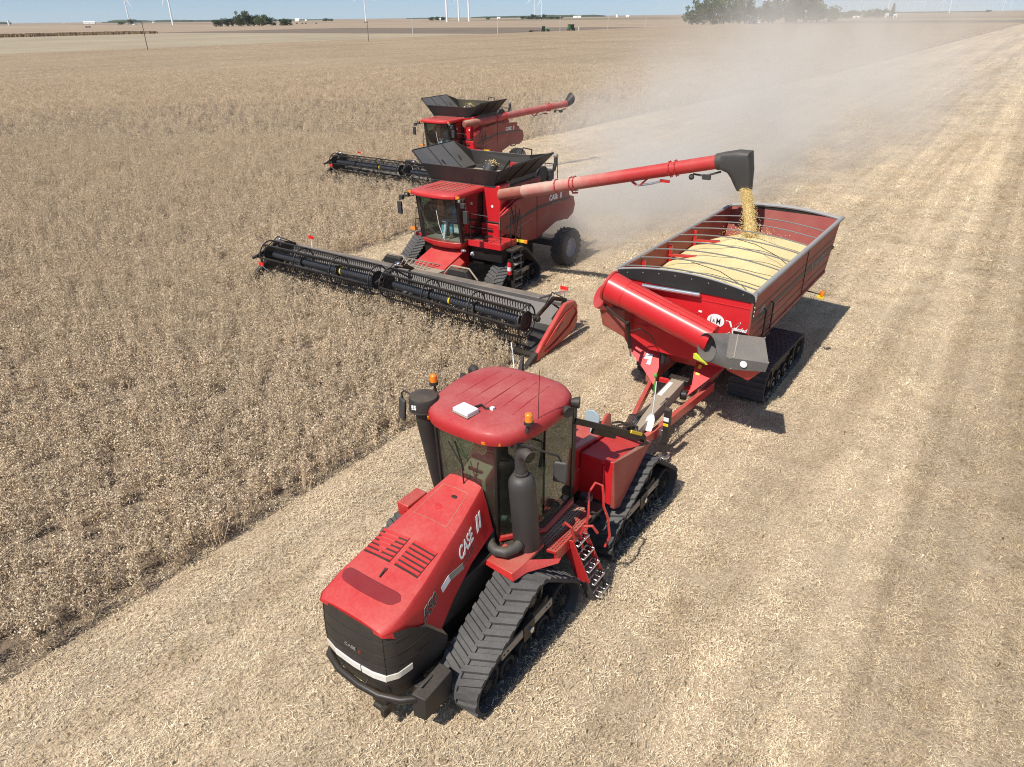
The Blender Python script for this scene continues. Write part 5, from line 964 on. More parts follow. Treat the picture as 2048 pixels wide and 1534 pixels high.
    m = MB(); m.tube([(0, 0, 0), (0, 0, 0.02), (0, 0, 0.42), (0, 0, 0.50), (0, 0, 0.53)], [0.06, 0.075, 0.075, 0.04, 0.025], 16, 0); m.cyl((0, 0, 0.16), (0, 0, 0.30), 0.077, n=16, mat=1); m.box(-0.03, 0.05, -0.08, 0.02, 0.52, 0.58, 2); m.tube([(0, 0, 0.54), (0.08, 0, 0.45), (0.09, 0, 0.25)], 0.012, 6, 2)
    o = m.build('fire_extinguisher', [M_REDC, M_WHITE, M_BLKG], T); o.location = (2.50, 4.14, 0.82)
    m = MB(); m.box(2.30, 2.62, 4.92, 4.98, 1.80, 1.90, 0); m.box(2.62, 2.74, 4.92, 4.98, 1.79, 1.91, 1); m.build('marker_lamp', [M_YEL, M_ORNG], T, 0.006)
    m = MB(); m.box(-1.75, -1.45, 3.90, 3.96, 1.95, 2.05, 1); m.tube([(-1.1, 3.9, 1.95), (-1.1, 3.9, 2.95), (-1.25, 3.7, 3.05)], 0.017, 6); m.tube([(-1.5, 3.9, 2.0), (-1.4, 3.9, 2.8), (-1.1, 3.9, 2.9)], 0.015, 6); m.tube([(-1.1, 3.9, 2.4), (-1.45, 3.9, 2.4)], 0.015, 6)
    m.box(-1.5, -0.85, 3.9, 4.7, 1.76, 1.88, 2); m.build('side_rail', [M_BLKG, M_ORNG, M_RED], T)
    m = MB(); m.ball((1.3, 3.6, 1.55), 0.09, n=10); m.ball((0.95, 3.55, 1.62), 0.12, 0.08, 0.06, n=10); m.box(0.9, 2.2, 4.1, 4.8, 1.2, 1.7, 1); m.build('under_platform_gear', [M_CHROME, M_BLKG], T, 0.01)
    # feeder house
    m = MB(); m.hexa([(-0.72, 2.35, 0.45), (0.72, 2.35, 0.45), (0.70, 4.6, 1.0), (-0.70, 4.6, 1.0), (-0.72, 2.30, 1.02), (0.72, 2.30, 1.02), (0.70, 4.4, 1.62), (-0.70, 4.4, 1.62)]); fh = m.build('feeder_house', M_REDD, T, 0.02)
    m = MB(); m.hexa([(0.72, 2.3, 0.6), (1.02, 2.5, 0.6), (1.0, 3.6, 0.9), (0.72, 3.6, 0.9), (0.72, 2.3, 0.98), (0.98, 2.5, 0.88), (0.95, 3.6, 1.2), (0.72, 3.6, 1.34)]); m.build('feeder_shield', M_RED, fh, 0.02)
    # ---------------------------------------------------------------- header
    HW, HL = 6.05, 6.42
    m = MB(); m.beam((-HL+0.05, 2.22, 1.02), (HW-0.1, 2.22, 1.02), 0.34, 0.16); m.beam((-HL+0.05, 2.3, 0.45), (HW-0.1, 2.3, 0.45), 0.2, 0.2)
    for x in np.linspace(-5.6, 5.5, 9): m.beam((x, 2.3, 0.45), (x, 2.28, 1.0), 0.1, 0.12)
    hd = m.build('header', M_HDR, T, 0.02)
    m = MB(); m.plate([(-HL, 2.02, 0.98), (HW-0.1, 2.02, 0.98), (HW-0.1, 1.80, 0.36), (-HL, 1.80, 0.36)], 0.02); m.build('back_sheet', M_LGREY, hd)
    m = MB(); m.plate([(-HL, 1.8, 0.36), (-0.75, 1.8, 0.36), (-0.75, 0.25, 0.14), (-HL, 0.25, 0.14)], 0.03); m.plate([(0.75, 1.8, 0.36), (HW-0.1, 1.8, 0.36), (HW-0.1, 0.25, 0.14), (0.75, 0.25, 0.14)], 0.03); m.build('draper_belt', M_RUBD, hd)
    m = MB(); m.plate([(-0.75, 2.0, 0.40), (0.75, 2.0, 0.40), (0.75, 0.25, 0.13), (-0.75, 0.25, 0.13)], 0.03); m.build('centre_belt', M_RUBD, hd)
    m = MB(); m.beam((-HL, 0.10, 0.12), (HW-0.1, 0.10, 0.12), 0.26, 0.05)
    for x in np.arange(-HL+0.08, HW-0.1, 0.115): m.tube([(x, 0.0, 0.12), (x, -0.10, 0.115), (x, -0.16, 0.10)], [0.022, 0.018, 0.004], 5)
    m.build('cutter_bar', M_BLKG, hd)
    def reel(x0, x1, y0, y1, zc):
        R_ = 0.50; ph = rad(62)
        cpt = lambda x: V(x, y0+(y1-y0)*(x-x0)/(x1-x0), zc)
        m = MB(); m.tube([cpt(x0+0.25), cpt(x1-0.2)], 0.125, 16); nb = 6
        for k in range(nb):
            a = ph+2*math.pi*k/nb; off = V(0, R_*math.cos(a), R_*math.sin(a)); p, q = cpt(x0)+off, cpt(x1)+off; m.beam(p, q, 0.075, 0.04, 1)
            n = int((x1-x0)/0.098)
            for i in range(n):
                t = (i+0.5)/n; s_ = p*(1-t)+q*t; m.tube([s_+V(0, 0, 0.015), s_+V(0, -0.03, -0.10), s_+V(0, 0.01, -0.24)], [0.024, 0.019, 0.010], 4, 1)
        for xx in np.linspace(x0, x1, 4 if x1-x0 > 4 else 3):
            c = cpt(xx); n = 28
            for r1, r0 in ((R_+0.01, R_-0.035), (0.19, 0.12)):
                m.loft([[c+V(e, r*math.cos(2*math.pi*k/n), r*math.sin(2*math.pi*k/n)) for k in range(n)] for e, r in ((-0.012, r1), (0.012, r1), (0.012, r0), (-0.012, r0), (-0.012, r1))], 2, True, False)
            for k in range(nb):
                a = ph+2*math.pi*k/nb; m.beam(c+V(0, 0.1*math.cos(a), 0.1*math.sin(a)), c+V(0, R_*math.cos(a), R_*math.sin(a)), 0.015, 0.03, 2, (1, 0, 0))
        for xx in (x0, x1):
            c = cpt(xx); m.tube([c-V(0.008, 0, 0), c+V(0.008, 0, 0)], R_*0.62, 28, 3)
        return m.build('reel', [surf_reel, M_BLKG, M_EXH, M_BLK], hd, 0, 40)
    reel(-6.22, -0.62, 0.92, 0.72, 1.10); reel(-0.12, 5.62, 0.74, 0.22, 1.08)
    m = MB(); m.lathe([(0.14, -0.03), (0.145, 0), (0.14, 0.03)], (2.65, 0.49, 1.08), 'x', 16); m.lathe([(0.14, -0.03), (0.145, 0), (0.14, 0.03)], (-2.35, 0.79, 1.10), 'x', 16); m.build('wrap_guard', M_YEL, hd)
    for x, fl in ((-6.32, 0), (-0.36, 0), (5.80, 1)):
        m = MB(); m.beam((x, 2.25, 1.12), (x, 1.5, 1.42), 0.09, 0.12); m.beam((x, 1.5, 1.42), (x, 0.35, 1.12), 0.08, 0.11); m.tube([(x+0.06, 2.0, 0.85), (x+0.06, 1.35, 1.30)], 0.03, 8); m.ball((x+0.04, 0.5, 1.1), 0.10, n=8); m.tube([(x, 2.1, 1.25), (x-0.05, 1.5, 1.6), (x+0.05, 0.9, 1.4), (x, 0.6, 1.2)], 0.02, 6)
        if fl: m.beam((x-0.05, 2.45, 1.35), (x-0.05, 1.62, 1.52), 0.06, 0.06, 1); m.beam((x+0.08, 2.45, 1.35), (x+0.08, 1.62, 1.52), 0.03, 0.05, 1); m.beam((x-0.1, 1.55, 1.5), (x-0.35, 1.2, 1.45), 0.06, 0.06, 1)
        else: m.beam((x, 1.95, 1.25), (x+0.05, 1.3, 1.52), 0.05, 0.05, 1); m.ball((x+0.02, 1.5, 1.52), 0.11, 0.08, 0.05, n=10, mat=1)
        m.build('reel_arm', [M_BLKG, M_CHROME], hd, 0.006)
    # end shields and dividers
    shp = [(-0.18, 0.02), (-0.05, 0.26), (0.25, 0.50), (1.45, 1.20), (1.65, 1.28), (2.2, 1.20), (2.36, 1.02), (2.40, 0.50), (2.2, 0.22), (1.6, 0.14), (0.4, 0.05)]
    m = MB(); m.prism(shp, HW-0.02, HW+0.14, 'x'); es = m.build('end_shield', M_RED, hd, 0.05, seg=3)
    m = MB(); m.tube([(HW+0.145, 0.35, 0.38), (HW+0.16, 1.0, 0.74), (HW+0.15, 1.6, 1.0), (HW+0.14, 2.1, 1.05), (HW+0.145, 2.28, 0.8), (HW+0.15, 1.8, 0.5), (HW+0.15, 0.9, 0.28), (HW+0.145, 0.35, 0.2)], 0.03, 6); m.build('shield_rib', M_RED, es)
    m = MB(); text_mesh(m, '3240', 0.20, plane_map((HW+0.143, 1.02, 0.56), (0, 1, 0.45), (0, -0.45, 1)), 0, 0, 0.003); m.build('shield_lettering', M_GREY, es)
    m = MB(); m.prism([(-0.75, 0.03), (-0.15, 0.26), (0.05, 0.3), (-0.05, 0.02)], HW-0.04, HW+0.12, 'x'); m.build('crop_divider', M_BLK, hd, 0.01)
    m = MB(); m.prism(shp, -HL-0.14, -HL+0.02, 'x'); m.build('end_shield', M_BLK, hd, 0.04); m = MB(); m.prism([(-0.75, 0.03), (-0.15, 0.26), (0.05, 0.3), (-0.05, 0.02)], -HL-0.12, -HL+0.04, 'x'); m.tube([(-HL-0.1, 0.9, 1.0), (-HL-0.3, 0.7, 1.0), (-HL-0.38, 0.5, 0.95)], 0.06, 8); m.build('crop_divider', M_BLK, hd, 0.01)
    m = MB(); m.tube([(HW-0.25, -0.75, 0.02), (HW-0.42, -0.55, 0.35), (HW-0.55, -0.42, 0.62)], 0.018, 6); m.build('divider_rod', M_WHITE, hd)
    # red markers standing on the header
    for p, q in (((5.75, 2.3, 1.05), (5.72, 2.3, 1.42)), ((-5.45, 2.3, 1.05), (-5.5, 2.35, 1.42)), ((-5.55, 0.15, 0.75), (-5.6, -0.05, 1.0))):
        m = MB(); m.tube([p, q], 0.02, 6, 1); m.beam(V(*q)+V(-0.13, 0, 0.06), V(*q)+V(0.13, 0, 0.06), 0.03, 0.11, 0); m.build('marker_flag', [M_FLAG, M_WHITE], hd)
    # adapter humps behind the header
    for x0, x1 in ((-2.15, -0.75), (0.75, 2.2)):
        m = MB(); m.hexa([(x0, 2.42, 0.5), (x1, 2.42, 0.5), (x1, 2.66, 0.5), (x0, 2.66, 0.5), (x0+0.35, 2.42, 1.30), (x1-0.35, 2.42, 1.30), (x1-0.35, 2.60, 1.32), (x0+0.35, 2.60, 1.32)]); m.tube([(x0, 2.62, 1.0), (x0+0.35, 2.62, 1.36), (x1-0.35, 2.62, 1.36), (x1, 2.62, 1.0)], 0.035, 8, 1); m.build('adapter_frame', [M_BLK, M_TAN], hd, 0.03)
    m = MB()
    for k in range(7): x = -1.0+0.18*k; m.tube([(x, 2.3, 1.1), (x+0.1, 2.5, 1.35), (x+0.3, 2.75, 1.25), (x+0.35, 3.0, 1.1)], 0.02, 6)
    m.box(-0.75, 0.75, 2.3, 2.7, 0.98, 1.12); m.build('adapter_hose', M_TAN, hd)
    # driver
    px, py = xy; c, s_ = math.cos(-KPHI), math.sin(-KPHI)
    P = empty('person', (px + c*-0.08 - s_*4.44, py + s_*-0.08 + c*4.44, 1.85), -KPHI, 'person in a blue shirt and light jeans driving the ' + ('nearer' if mode == 'out' else 'farther') + ' combine', 'person', 'combine drivers')
    def skin(name, joints, bones, mat, root=0):
        me = bpy.data.meshes.new(name); me.from_pydata([j[:3] for j in joints], bones, []); o = bpy.data.objects.new(name, me); COL.objects.link(o); o.parent = P; me.materials.append(mat)
        o.modifiers.new('skin', 'SKIN')
        for i, j in enumerate(joints):
            sv = me.skin_vertices[0].data[i]; sv.radius = (j[3], j[4] if len(j) > 4 else j[3]); sv.use_root = (i == root)
        sd = o.modifiers.new('sub', 'SUBSURF'); sd.levels = 1; sd.render_levels = 2
        return o
    J = [(0, 0.10, 0.45, .15, .12), (0, 0.18, 0.75, .16, .12), (0, 0.20, 0.98, .15, .10), (0, 0.18, 1.08, .055), (0, 0.14, 1.22, .095, .11), (0, 0.13, 1.32, .07, .09),
         (-0.20, 0.18, 0.96, .065), (-0.26, 0.02, 0.74, .05), (-0.14, -0.28, 0.76, .038), (-0.10, -0.40, 0.72, .04), (0.20, 0.18, 0.96, .065), (0.30, 0.05, 0.72, .05), (0.36, -0.22, 0.62, .038), (0.36, -0.34, 0.62, .04),
         (-0.11, -0.02, 0.42, .09), (-0.17, -0.42, 0.46, .07), (-0.18, -0.46, 0.08, .05), (-0.18, -0.62, 0.05, .045), (0.11, -0.02, 0.42, .09), (0.19, -0.42, 0.46, .07), (0.20, -0.46, 0.08, .05), (0.20, -0.62, 0.05, .045)]
    skin('body', J, [(0, 1), (1, 2), (2, 3), (3, 4), (4, 5), (2, 6), (6, 7), (7, 8), (8, 9), (2, 10), (10, 11), (11, 12), (12, 13), (0, 14), (14, 15), (15, 16), (16, 17), (0, 18), (18, 19), (19, 20), (20, 21)], M_SKIN)
    Jt = [(0, 0.10, 0.48, .175, .145), (0, 0.18, 0.75, .185, .14), (0, 0.20, 0.97, .17, .12), (-0.21, 0.18, 0.96, .085), (-0.25, 0.06, 0.80, .07), (0.21, 0.18, 0.96, .085), (0.28, 0.08, 0.78, .07)]
    skin('shirt', Jt, [(0, 1), (1, 2), (2, 3), (3, 4), (2, 5), (5, 6)], M_SHIRT)
    Jj = [(0, 0.08, 0.42, .16, .13), (-0.11, -0.02, 0.42, .11), (-0.17, -0.42, 0.46, .09), (-0.18, -0.46, 0.14, .07), (0.11, -0.02, 0.42, .11), (0.19, -0.42, 0.46, .09), (0.20, -0.46, 0.14, .07)]
    skin('jeans', Jj, [(0, 1), (1, 2), (2, 3), (0, 4), (4, 5), (5, 6)], M_JEAN)
    m = MB(); m.ball((0, 0.14, 1.32), 0.105, 0.12, 0.09, 14); m.hexa([(-0.08, -0.10, 1.30), (0.08, -0.10, 1.30), (0.09, 0.04, 1.32), (-0.09, 0.04, 1.32), (-0.08, -0.10, 1.312), (0.08, -0.10, 1.312), (0.09, 0.04, 1.335), (-0.09, 0.04, 1.335)]); m.build('cap', M_HAIR, P, 0, 60)
    return T
surf_reel = surf('reel tube paint', (0.016, 0.022, 0.032), 0.35, dust=0.05, top=0.12)
M_FLAG = surf('red reflector plate', (0.75, 0.02, 0.015), 0.35)
K_XY = rowxy(-16.45, 15.5)
M_HDR = surf('dusty dark grey steel', (0.075, 0.075, 0.078), 0.55, dust=0.12, top=0.30)
K2_XY = (K_XY[0]-1.75, K_XY[1]+19.5)

# ------------------------------------------------------------------ land
def sheet(name, pts, z, mat, sub=None):
    m = MB(); P = [(*rowxy(*p), z) for p in pts]; m.add(P, [tuple(range(len(P)))]); o = m.build(name, mat); structure(o); return o
M_FAR = None
def far_ground():
    m, nt = new_mat('far fields'); o = nd(nt, 'ShaderNodeOutputMaterial'); b = nd(nt, 'ShaderNodeBsdfPrincipled'); lk(nt, b.outputs[0], o.inputs[0]); b.inputs['Roughness'].default_value = 1.0; b.inputs['Specular IOR Level'].default_value = 0.05
    tc = nd(nt, 'ShaderNodeTexCoord'); mp = nd(nt, 'ShaderNodeMapping'); mp.inputs['Rotation'].default_value = (0, 0, PHI); mp.inputs['Scale'].default_value = (1/700, 1/420, 1); lk(nt, tc.outputs['Object'], mp.inputs[0])
    v = nd(nt, 'ShaderNodeTexVoronoi'); v.distance = 'CHEBYCHEV'; v.inputs['Scale'].default_value = 1.0; v.inputs['Randomness'].default_value = 0.55; lk(nt, mp.outputs[0], v.inputs['Vector'])
    sx = nd(nt, 'ShaderNodeSeparateColor'); lk(nt, v.outputs['Color'], sx.inputs[0])
    c = ramp(nt, sx.outputs[0], [(0.0, (0.21, 0.15, 0.105)), (0.3, (0.34, 0.26, 0.18)), (0.55, (0.27, 0.19, 0.14)), (0.8, (0.40, 0.32, 0.22)), (1.0, (0.19, 0.17, 0.10))]).outputs[0]
    n = noise(nt, tc.outputs['Object'], 0.02, 5, 0.7); d = ramp(nt, n.outputs[0], [(0.3, (0.85, 0.85, 0.85)), (0.7, (1.1, 1.1, 1.1))]).outputs[0]
    lk(nt, mix(nt, 1.0, c, d, 'MULTIPLY'), b.inputs['Base Color']); return m
M_FAR = far_ground()
def field_mat(name, dark, mid, light, fine, row_amp=0.12, row_w=0.76, broad=0.12, bump=0.6, streak=True):
    """cut or standing field: fine residue, broad patches, faint lines along the rows"""
    m, nt = new_mat(name); o = nd(nt, 'ShaderNodeOutputMaterial'); b = nd(nt, 'ShaderNodeBsdfPrincipled'); lk(nt, b.outputs[0], o.inputs[0]); b.inputs['Roughness'].default_value = 0.95; b.inputs['Specular IOR Level'].default_value = 0.1
    tc = nd(nt, 'ShaderNodeTexCoord'); mp = nd(nt, 'ShaderNodeMapping'); mp.vector_type = 'POINT'; mp.inputs['Rotation'].default_value = (0, 0, PHI); lk(nt, tc.outputs['Object'], mp.inputs[0]); vec = mp.outputs[0]
    n1 = noise(nt, vec, fine, 6, 0.8); n2 = noise(nt, vec, broad, 4, 0.6)
    c = ramp(nt, n1.outputs[0], [(0.28, dark), (0.48, mid), (0.66, light)]).outputs[0]
    d = ramp(nt, n2.outputs[0], [(0.3, (0.86, 0.85, 0.84)), (0.7, (1.08, 1.08, 1.08))]).outputs[0]
    c = mix(nt, 1.0, c, d, 'MULTIPLY')
    if streak:
        ms = nd(nt, 'ShaderNodeMapping'); ms.inputs['Scale'].default_value = (1.0, 0.02, 1.0); lk(nt, vec, ms.inputs[0])
        for sc, am in ((0.28, row_amp), (1.3, row_amp*0.8)):
            n3 = noise(nt, ms.outputs[0], sc, 3, 0.6); e = ramp(nt, n3.outputs[0], [(0.32, (1-am, 1-am, 1-am)), (0.68, (1+am*.6, 1+am*.6, 1+am*.6))]).outputs[0]; c = mix(nt, 1.0, c, e, 'MULTIPLY')
    lk(nt, c, b.inputs['Base Color'])
    if bump: bp = nd(nt, 'ShaderNodeBump'); bp.inputs['Strength'].default_value = bump; bp.inputs['Distance'].default_value = 0.06; lk(nt, n1.outputs[0], bp.inputs['Height']); lk(nt, bp.outputs[0], b.inputs['Normal'])
    return m
M_CUT = field_mat('cut soybean residue', (0.16, 0.11, 0.07), (0.52, 0.40, 0.265), (0.78, 0.64, 0.47), 24, 0.26)  # darkest tone paints the shadowed gaps between the straw
M_SOIL = field_mat('soil under the crop', (0.09, 0.065, 0.045), (0.22, 0.165, 0.115), (0.40, 0.31, 0.22), 20, 0.1)
M_CANOPY = field_mat('ripe soybean canopy', (0.13, 0.092, 0.06), (0.335, 0.25, 0.165), (0.465, 0.355, 0.235), 4.5, 0.10, broad=0.03, bump=1.0)
M_STUB = field_mat('pale stubble', (0.27, 0.215, 0.145), (0.37, 0.305, 0.21), (0.45, 0.38, 0.27), 1.5, 0.14, broad=0.02, bump=0.2)
M_TILL = field_mat('tilled earth', (0.12, 0.09, 0.07), (0.20, 0.155, 0.12), (0.27, 0.22, 0.17), 1.2, 0.18, broad=0.02, bump=0.2)
M_BRN = field_mat('brown cut field', (0.26, 0.19, 0.13), (0.36, 0.27, 0.19), (0.43, 0.34, 0.24), 1.0, 0.12, broad=0.01, bump=0.2)

m = MB(); s = 30000; m.add([(-s, -3000, 0), (s, -3000, 0), (s, s, 0), (-s, s, 0)], [(0, 1, 2, 3)]); structure(m.build('ground', M_FAR))
CUT = [(-10.8, -40), (300, -40), (300, 1000), (-30.2, 1000), (-30.2, 150), (-34.6, 34.5), (-34.6, 32.4), (-22.9, 32.4), (-22.9, 16.9), (-10.8, 16.9)]
sheet('harvested_field', CUT, 0.012, M_CUT)
sheet('bean_field', [(-265, -60), (-10.8, -60), (-10.8, 16.9), (-22.9, 16.9), (-22.9, 32.4), (-34.6, 32.4), (-34.6, 34.5), (-30.2, 150), (-30.2, 720), (-265, 720)], 0.006, M_SOIL)
sheet('stubble_field', [(-600, -300), (-265, -300), (-265, 378), (-600, 378)], 0.02, M_STUB)
sheet('tilled_field', [(-640, 378), (-265, 378), (-265, 600), (-640, 600)], 0.02, M_TILL)
sheet('far_field', [(-1500, 600), (-265, 600), (-265, 1400), (-1500, 1400)], 0.02, M_BRN)
sheet('far_field', [(-1500, -300), (-660, -300), (-660, 600), (-1500, 600)], 0.02, M_BRN)
sheet('far_field', [(-250, 720), (-30.2, 720), (-30.2, 1000), (-250, 1000)], 0.02, M_TILL)

# ------------------------------------------------------------------ scattered cover: bean plants and residue
def leafmat(name, cols, bands=False):
    m, nt = new_mat(name); o = nd(nt, 'ShaderNodeOutputMaterial'); b = nd(nt, 'ShaderNodeBsdfPrincipled'); lk(nt, b.outputs[0], o.inputs[0]); b.inputs['Roughness'].default_value = 0.8; b.inputs['Specular IOR Level'].default_value = 0.2
    oi = nd(nt, 'ShaderNodeObjectInfo'); g = nd(nt, 'ShaderNodeNewGeometry')
    r = nd(nt, 'ShaderNodeMath', operation='FRACT'); lk(nt, mathn(nt, 'ADD', mathn(nt, 'MULTIPLY', g.outputs['Random Per Island'], 1.0), mathn(nt, 'MULTIPLY', oi.outputs['Random'], 1.0)), r.inputs[0])
    c = ramp(nt, r.outputs[0], [(i/(len(cols)-1), c) for i, c in enumerate(cols)]); c.color_ramp.interpolation = 'LINEAR'
    d = ramp(nt, oi.outputs['Random'], [(0.0, (0.82, 0.82, 0.82)), (1.0, (1.12, 1.10, 1.08))]).outputs[0]
    col = mix(nt, 1.0, c.outputs[0], d, 'MULTIPLY')
    if bands:                                       # broad stripes and patches of darker or cleaner residue along the rows
        mp = nd(nt, 'ShaderNodeMapping'); mp.inputs['Rotation'].default_value = (0, 0, PHI); lk(nt, g.outputs['Position'], mp.inputs[0]); m2 = nd(nt, 'ShaderNodeMapping'); m2.inputs['Scale'].default_value = (1.0, 0.025, 1.0); lk(nt, mp.outputs[0], m2.inputs[0])
        for sc, lo_, hi_ in ((0.30, (0.80, 0.76, 0.71), (1.09, 1.09, 1.09)), (1.4, (0.79, 0.76, 0.72), (1.08, 1.08, 1.08))):
            e = ramp(nt, noise(nt, m2.outputs[0], sc, 3, 0.6).outputs[0], [(0.36, lo_), (0.58, hi_)]).outputs[0]; col = mix(nt, 1.0, col, e, 'MULTIPLY')
        e = ramp(nt, noise(nt, mp.outputs[0], 1.6, 4, 0.65).outputs[0], [(0.35, (0.80, 0.77, 0.74)), (0.55, (1.05, 1.05, 1.05))]).outputs[0]; col = mix(nt, 1.0, col, e, 'MULTIPLY')
    lk(nt, col, b.inputs['Base Color']); return m
M_POD = leafmat('ripe pods', [(0.84, 0.69, 0.49), (0.66, 0.51, 0.345), (0.26, 0.185, 0.12), (0.82, 0.67, 0.47), (0.52, 0.39, 0.265), (0.84, 0.70, 0.50)])
M_STEM = leafmat('dry stems', [(0.56, 0.43, 0.28), (0.74, 0.60, 0.41), (0.36, 0.26, 0.17)])
M_STRAW = leafmat('straw residue', [(0.88, 0.75, 0.53), (0.80, 0.66, 0.45), (0.92, 0.81, 0.60), (0.20, 0.14, 0.085), (0.88, 0.76, 0.55), (0.48, 0.355, 0.23), (0.94, 0.85, 0.65)], True)  # dark entries stand in for small shadows among the straw
def hidden_coll(name): return bpy.data.collections.new(name)
def plain(name, vs, fs, mi, mats, coll):
    me = bpy.data.meshes.new(name); me.from_pydata(vs, [], fs); [me.materials.append(q) for q in mats]; me.polygons.foreach_set('material_index', mi); me.update()
    o = bpy.data.objects.new(name, me); coll.objects.link(o); return o
def pod_card(vs, fs, mi, c, ax, wv, L, W, mat):
    n = len(vs); a = c-ax*L/2; b = c+ax*L/2; vs += [tuple(a), tuple(c+wv*W/2), tuple(b), tuple(c-wv*W/2)]; fs.append((n, n+1, n+2, n+3)); mi.append(mat)
plants = hidden_coll('bean plant kinds')
for k in range(7):
    r = np.random.default_rng(100+k); vs, fs, mi = [], [], []
    for st in range(5):
        b = V(r.normal(0, 0.05), r.normal(0, 0.07), 0); lean = V(r.normal(0, 0.16), r.normal(0, 0.16), 1.0); h = r.uniform(0.55, 0.86); top = b+lean*h
        w1 = nrm(np.cross(lean, (1, 0.3, 0)))*0.006; w2 = nrm(np.cross(lean, w1))*0.006; n = len(vs)
        vs += [tuple(b+w1), tuple(b-w1*.5+w2), tuple(b-w1*.5-w2), tuple(top)]; fs += [(n, n+1, n+3), (n+1, n+2, n+3), (n+2, n, n+3)]; mi += [1]*3
        for q in range(30):
            t = 0.20+0.80*(q+r.uniform(0, 1))/30; c = b+lean*h*t + V(r.normal(0, 0.04), r.normal(0, 0.04), r.normal(0, 0.02))
            ax = nrm(V(r.normal(0, 0.42), r.normal(0, 0.42), r.normal(0.6, 0.6))); wv = nrm(np.cross(ax, r.normal(0, 1, 3))); L = r.uniform(0.028, 0.054)
            pod_card(vs, fs, mi, c, ax, wv, L, L*r.uniform(0.36, 0.6), 0)
            if q % 4 == 0:
                n = len(vs); d = V(r.normal(0, 1), r.normal(0, 1), r.uniform(0, .8)); e = c+nrm(d)*r.uniform(0.08, 0.16); s_ = nrm(np.cross(d, (0, 0, 1)))*0.004; vs += [tuple(c-s_), tuple(c+s_), tuple(e)]; fs.append((n, n+1, n+2)); mi.append(1)
    plain('bean plant', vs, fs, mi, [M_POD, M_STEM], plants)
straws = hidden_coll('residue kinds')
for k in range(6):
    r = np.random.default_rng(300+k); vs, fs, mi = [], [], []
    for q in range(560):
        c = V(r.uniform(-.5, .5), r.uniform(-.5, .5), 0.006+0.085*r.random()**2); a = r.uniform(0, math.tau); a = a if r.random() < 0.55 else math.pi/2+r.normal(0, 0.5)
        ax = nrm(V(math.cos(a), math.sin(a), r.normal(0.0, 0.35))); L = r.uniform(0.02, 0.095); W = r.uniform(0.003, 0.0075); wv = nrm(np.cross(ax, V(0, 0, 1)+r.normal(0, .5, 3)))
        n = len(vs); vs += [tuple(c-ax*L/2-wv*W/2), tuple(c-ax*L/2+wv*W/2), tuple(c+ax*L/2+wv*W/2), tuple(c+ax*L/2-wv*W/2)]; fs.append((n, n+1, n+2, n+3)); mi.append(0)
    for q in range(320):
        c = V(r.uniform(-.5, .5), r.uniform(-.5, .5), r.uniform(0.006, 0.03)); ax = nrm(V(r.normal(), r.normal(), r.normal(0, 0.3))); wv = nrm(np.cross(ax, (r.normal(0, .3), r.normal(0, .3), 1))); pod_card(vs, fs, mi, c, ax, wv, r.uniform(0.018, 0.04), r.uniform(0.008, 0.018), 0)
    for q in range(9):
        x, y = 0.0+r.normal(0, 0.03), -.5+q*0.11; h = r.uniform(0.04, 0.10); n = len(vs); vs += [(x-.006, y, 0), (x+.006, y, 0), (x+.004+r.normal(0, .02), y, h), (x-.004, y+.01, h)]; fs.append((n, n+1, n+2, n+3)); mi.append(0)
    plain('residue patch', vs, fs, mi, [M_STRAW], straws)
def scatter(name, pts, rot, scl, idx, coll, label, cat):
    me = bpy.data.meshes.new(name); me.from_pydata([tuple(p) for p in pts], [], [])
    for an, ty, arr in (('rot', 'FLOAT_VECTOR', rot), ('scl', 'FLOAT_VECTOR', scl)):
        a = me.attributes.new(an, ty, 'POINT'); a.data.foreach_set('vector', np.asarray(arr, np.float32).ravel())
    a = me.attributes.new('idx', 'INT', 'POINT'); a.data.foreach_set('value', np.asarray(idx, np.int32))
    o = bpy.data.objects.new(name, me); COL.objects.link(o)
    ng = bpy.data.node_groups.new(name, 'GeometryNodeTree'); ng.interface.new_socket('Geometry', in_out='INPUT', socket_type='NodeSocketGeometry'); ng.interface.new_socket('Geometry', in_out='OUTPUT', socket_type='NodeSocketGeometry')
    N = ng.nodes; gi = N.new('NodeGroupInput'); go = N.new('NodeGroupOutput'); ip = N.new('GeometryNodeInstanceOnPoints'); ci = N.new('GeometryNodeCollectionInfo'); ci.inputs['Collection'].default_value = coll; ci.inputs['Separate Children'].default_value = True; ci.inputs['Reset Children'].default_value = True
    def attr(nm, ty):
        n = N.new('GeometryNodeInputNamedAttribute'); n.data_type = ty; n.inputs['Name'].default_value = nm; return n.outputs['Attribute']
    L = ng.links; L.new(gi.outputs[0], ip.inputs['Points']); L.new(ci.outputs[0], ip.inputs['Instance']); ip.inputs['Pick Instance'].default_value = True
    L.new(attr('idx', 'INT'), ip.inputs['Instance Index']); L.new(attr('rot', 'FLOAT_VECTOR'), ip.inputs['Rotation']); L.new(attr('scl', 'FLOAT_VECTOR'), ip.inputs['Scale']); L.new(ip.outputs[0], go.inputs[0])
    md = o.modifiers.new('scatter', 'NODES'); md.node_group = ng
    tag(o, label, cat, kind='stuff'); return o
def seen(xy, z, mx=0.12):
    """which ground points could a camera near the photograph's see"""
    P = np.column_stack([xy, np.full(len(xy), z)]) - np.array([0, 0, CAM_H]); d = P@np.array(fw); u = P@np.array(rt)/np.maximum(d, .1)*1422; v = P@np.array(up)/np.maximum(d, .1)*1422
    return (d > 1) & (np.abs(u) < 1024*(1+mx)) & (np.abs(v) < 767*(1+mx)) , d
def rc(la, lo): return np.column_stack([la*math.cos(PHI)+lo*math.sin(PHI), -la*math.sin(PHI)+lo*math.cos(PHI)])
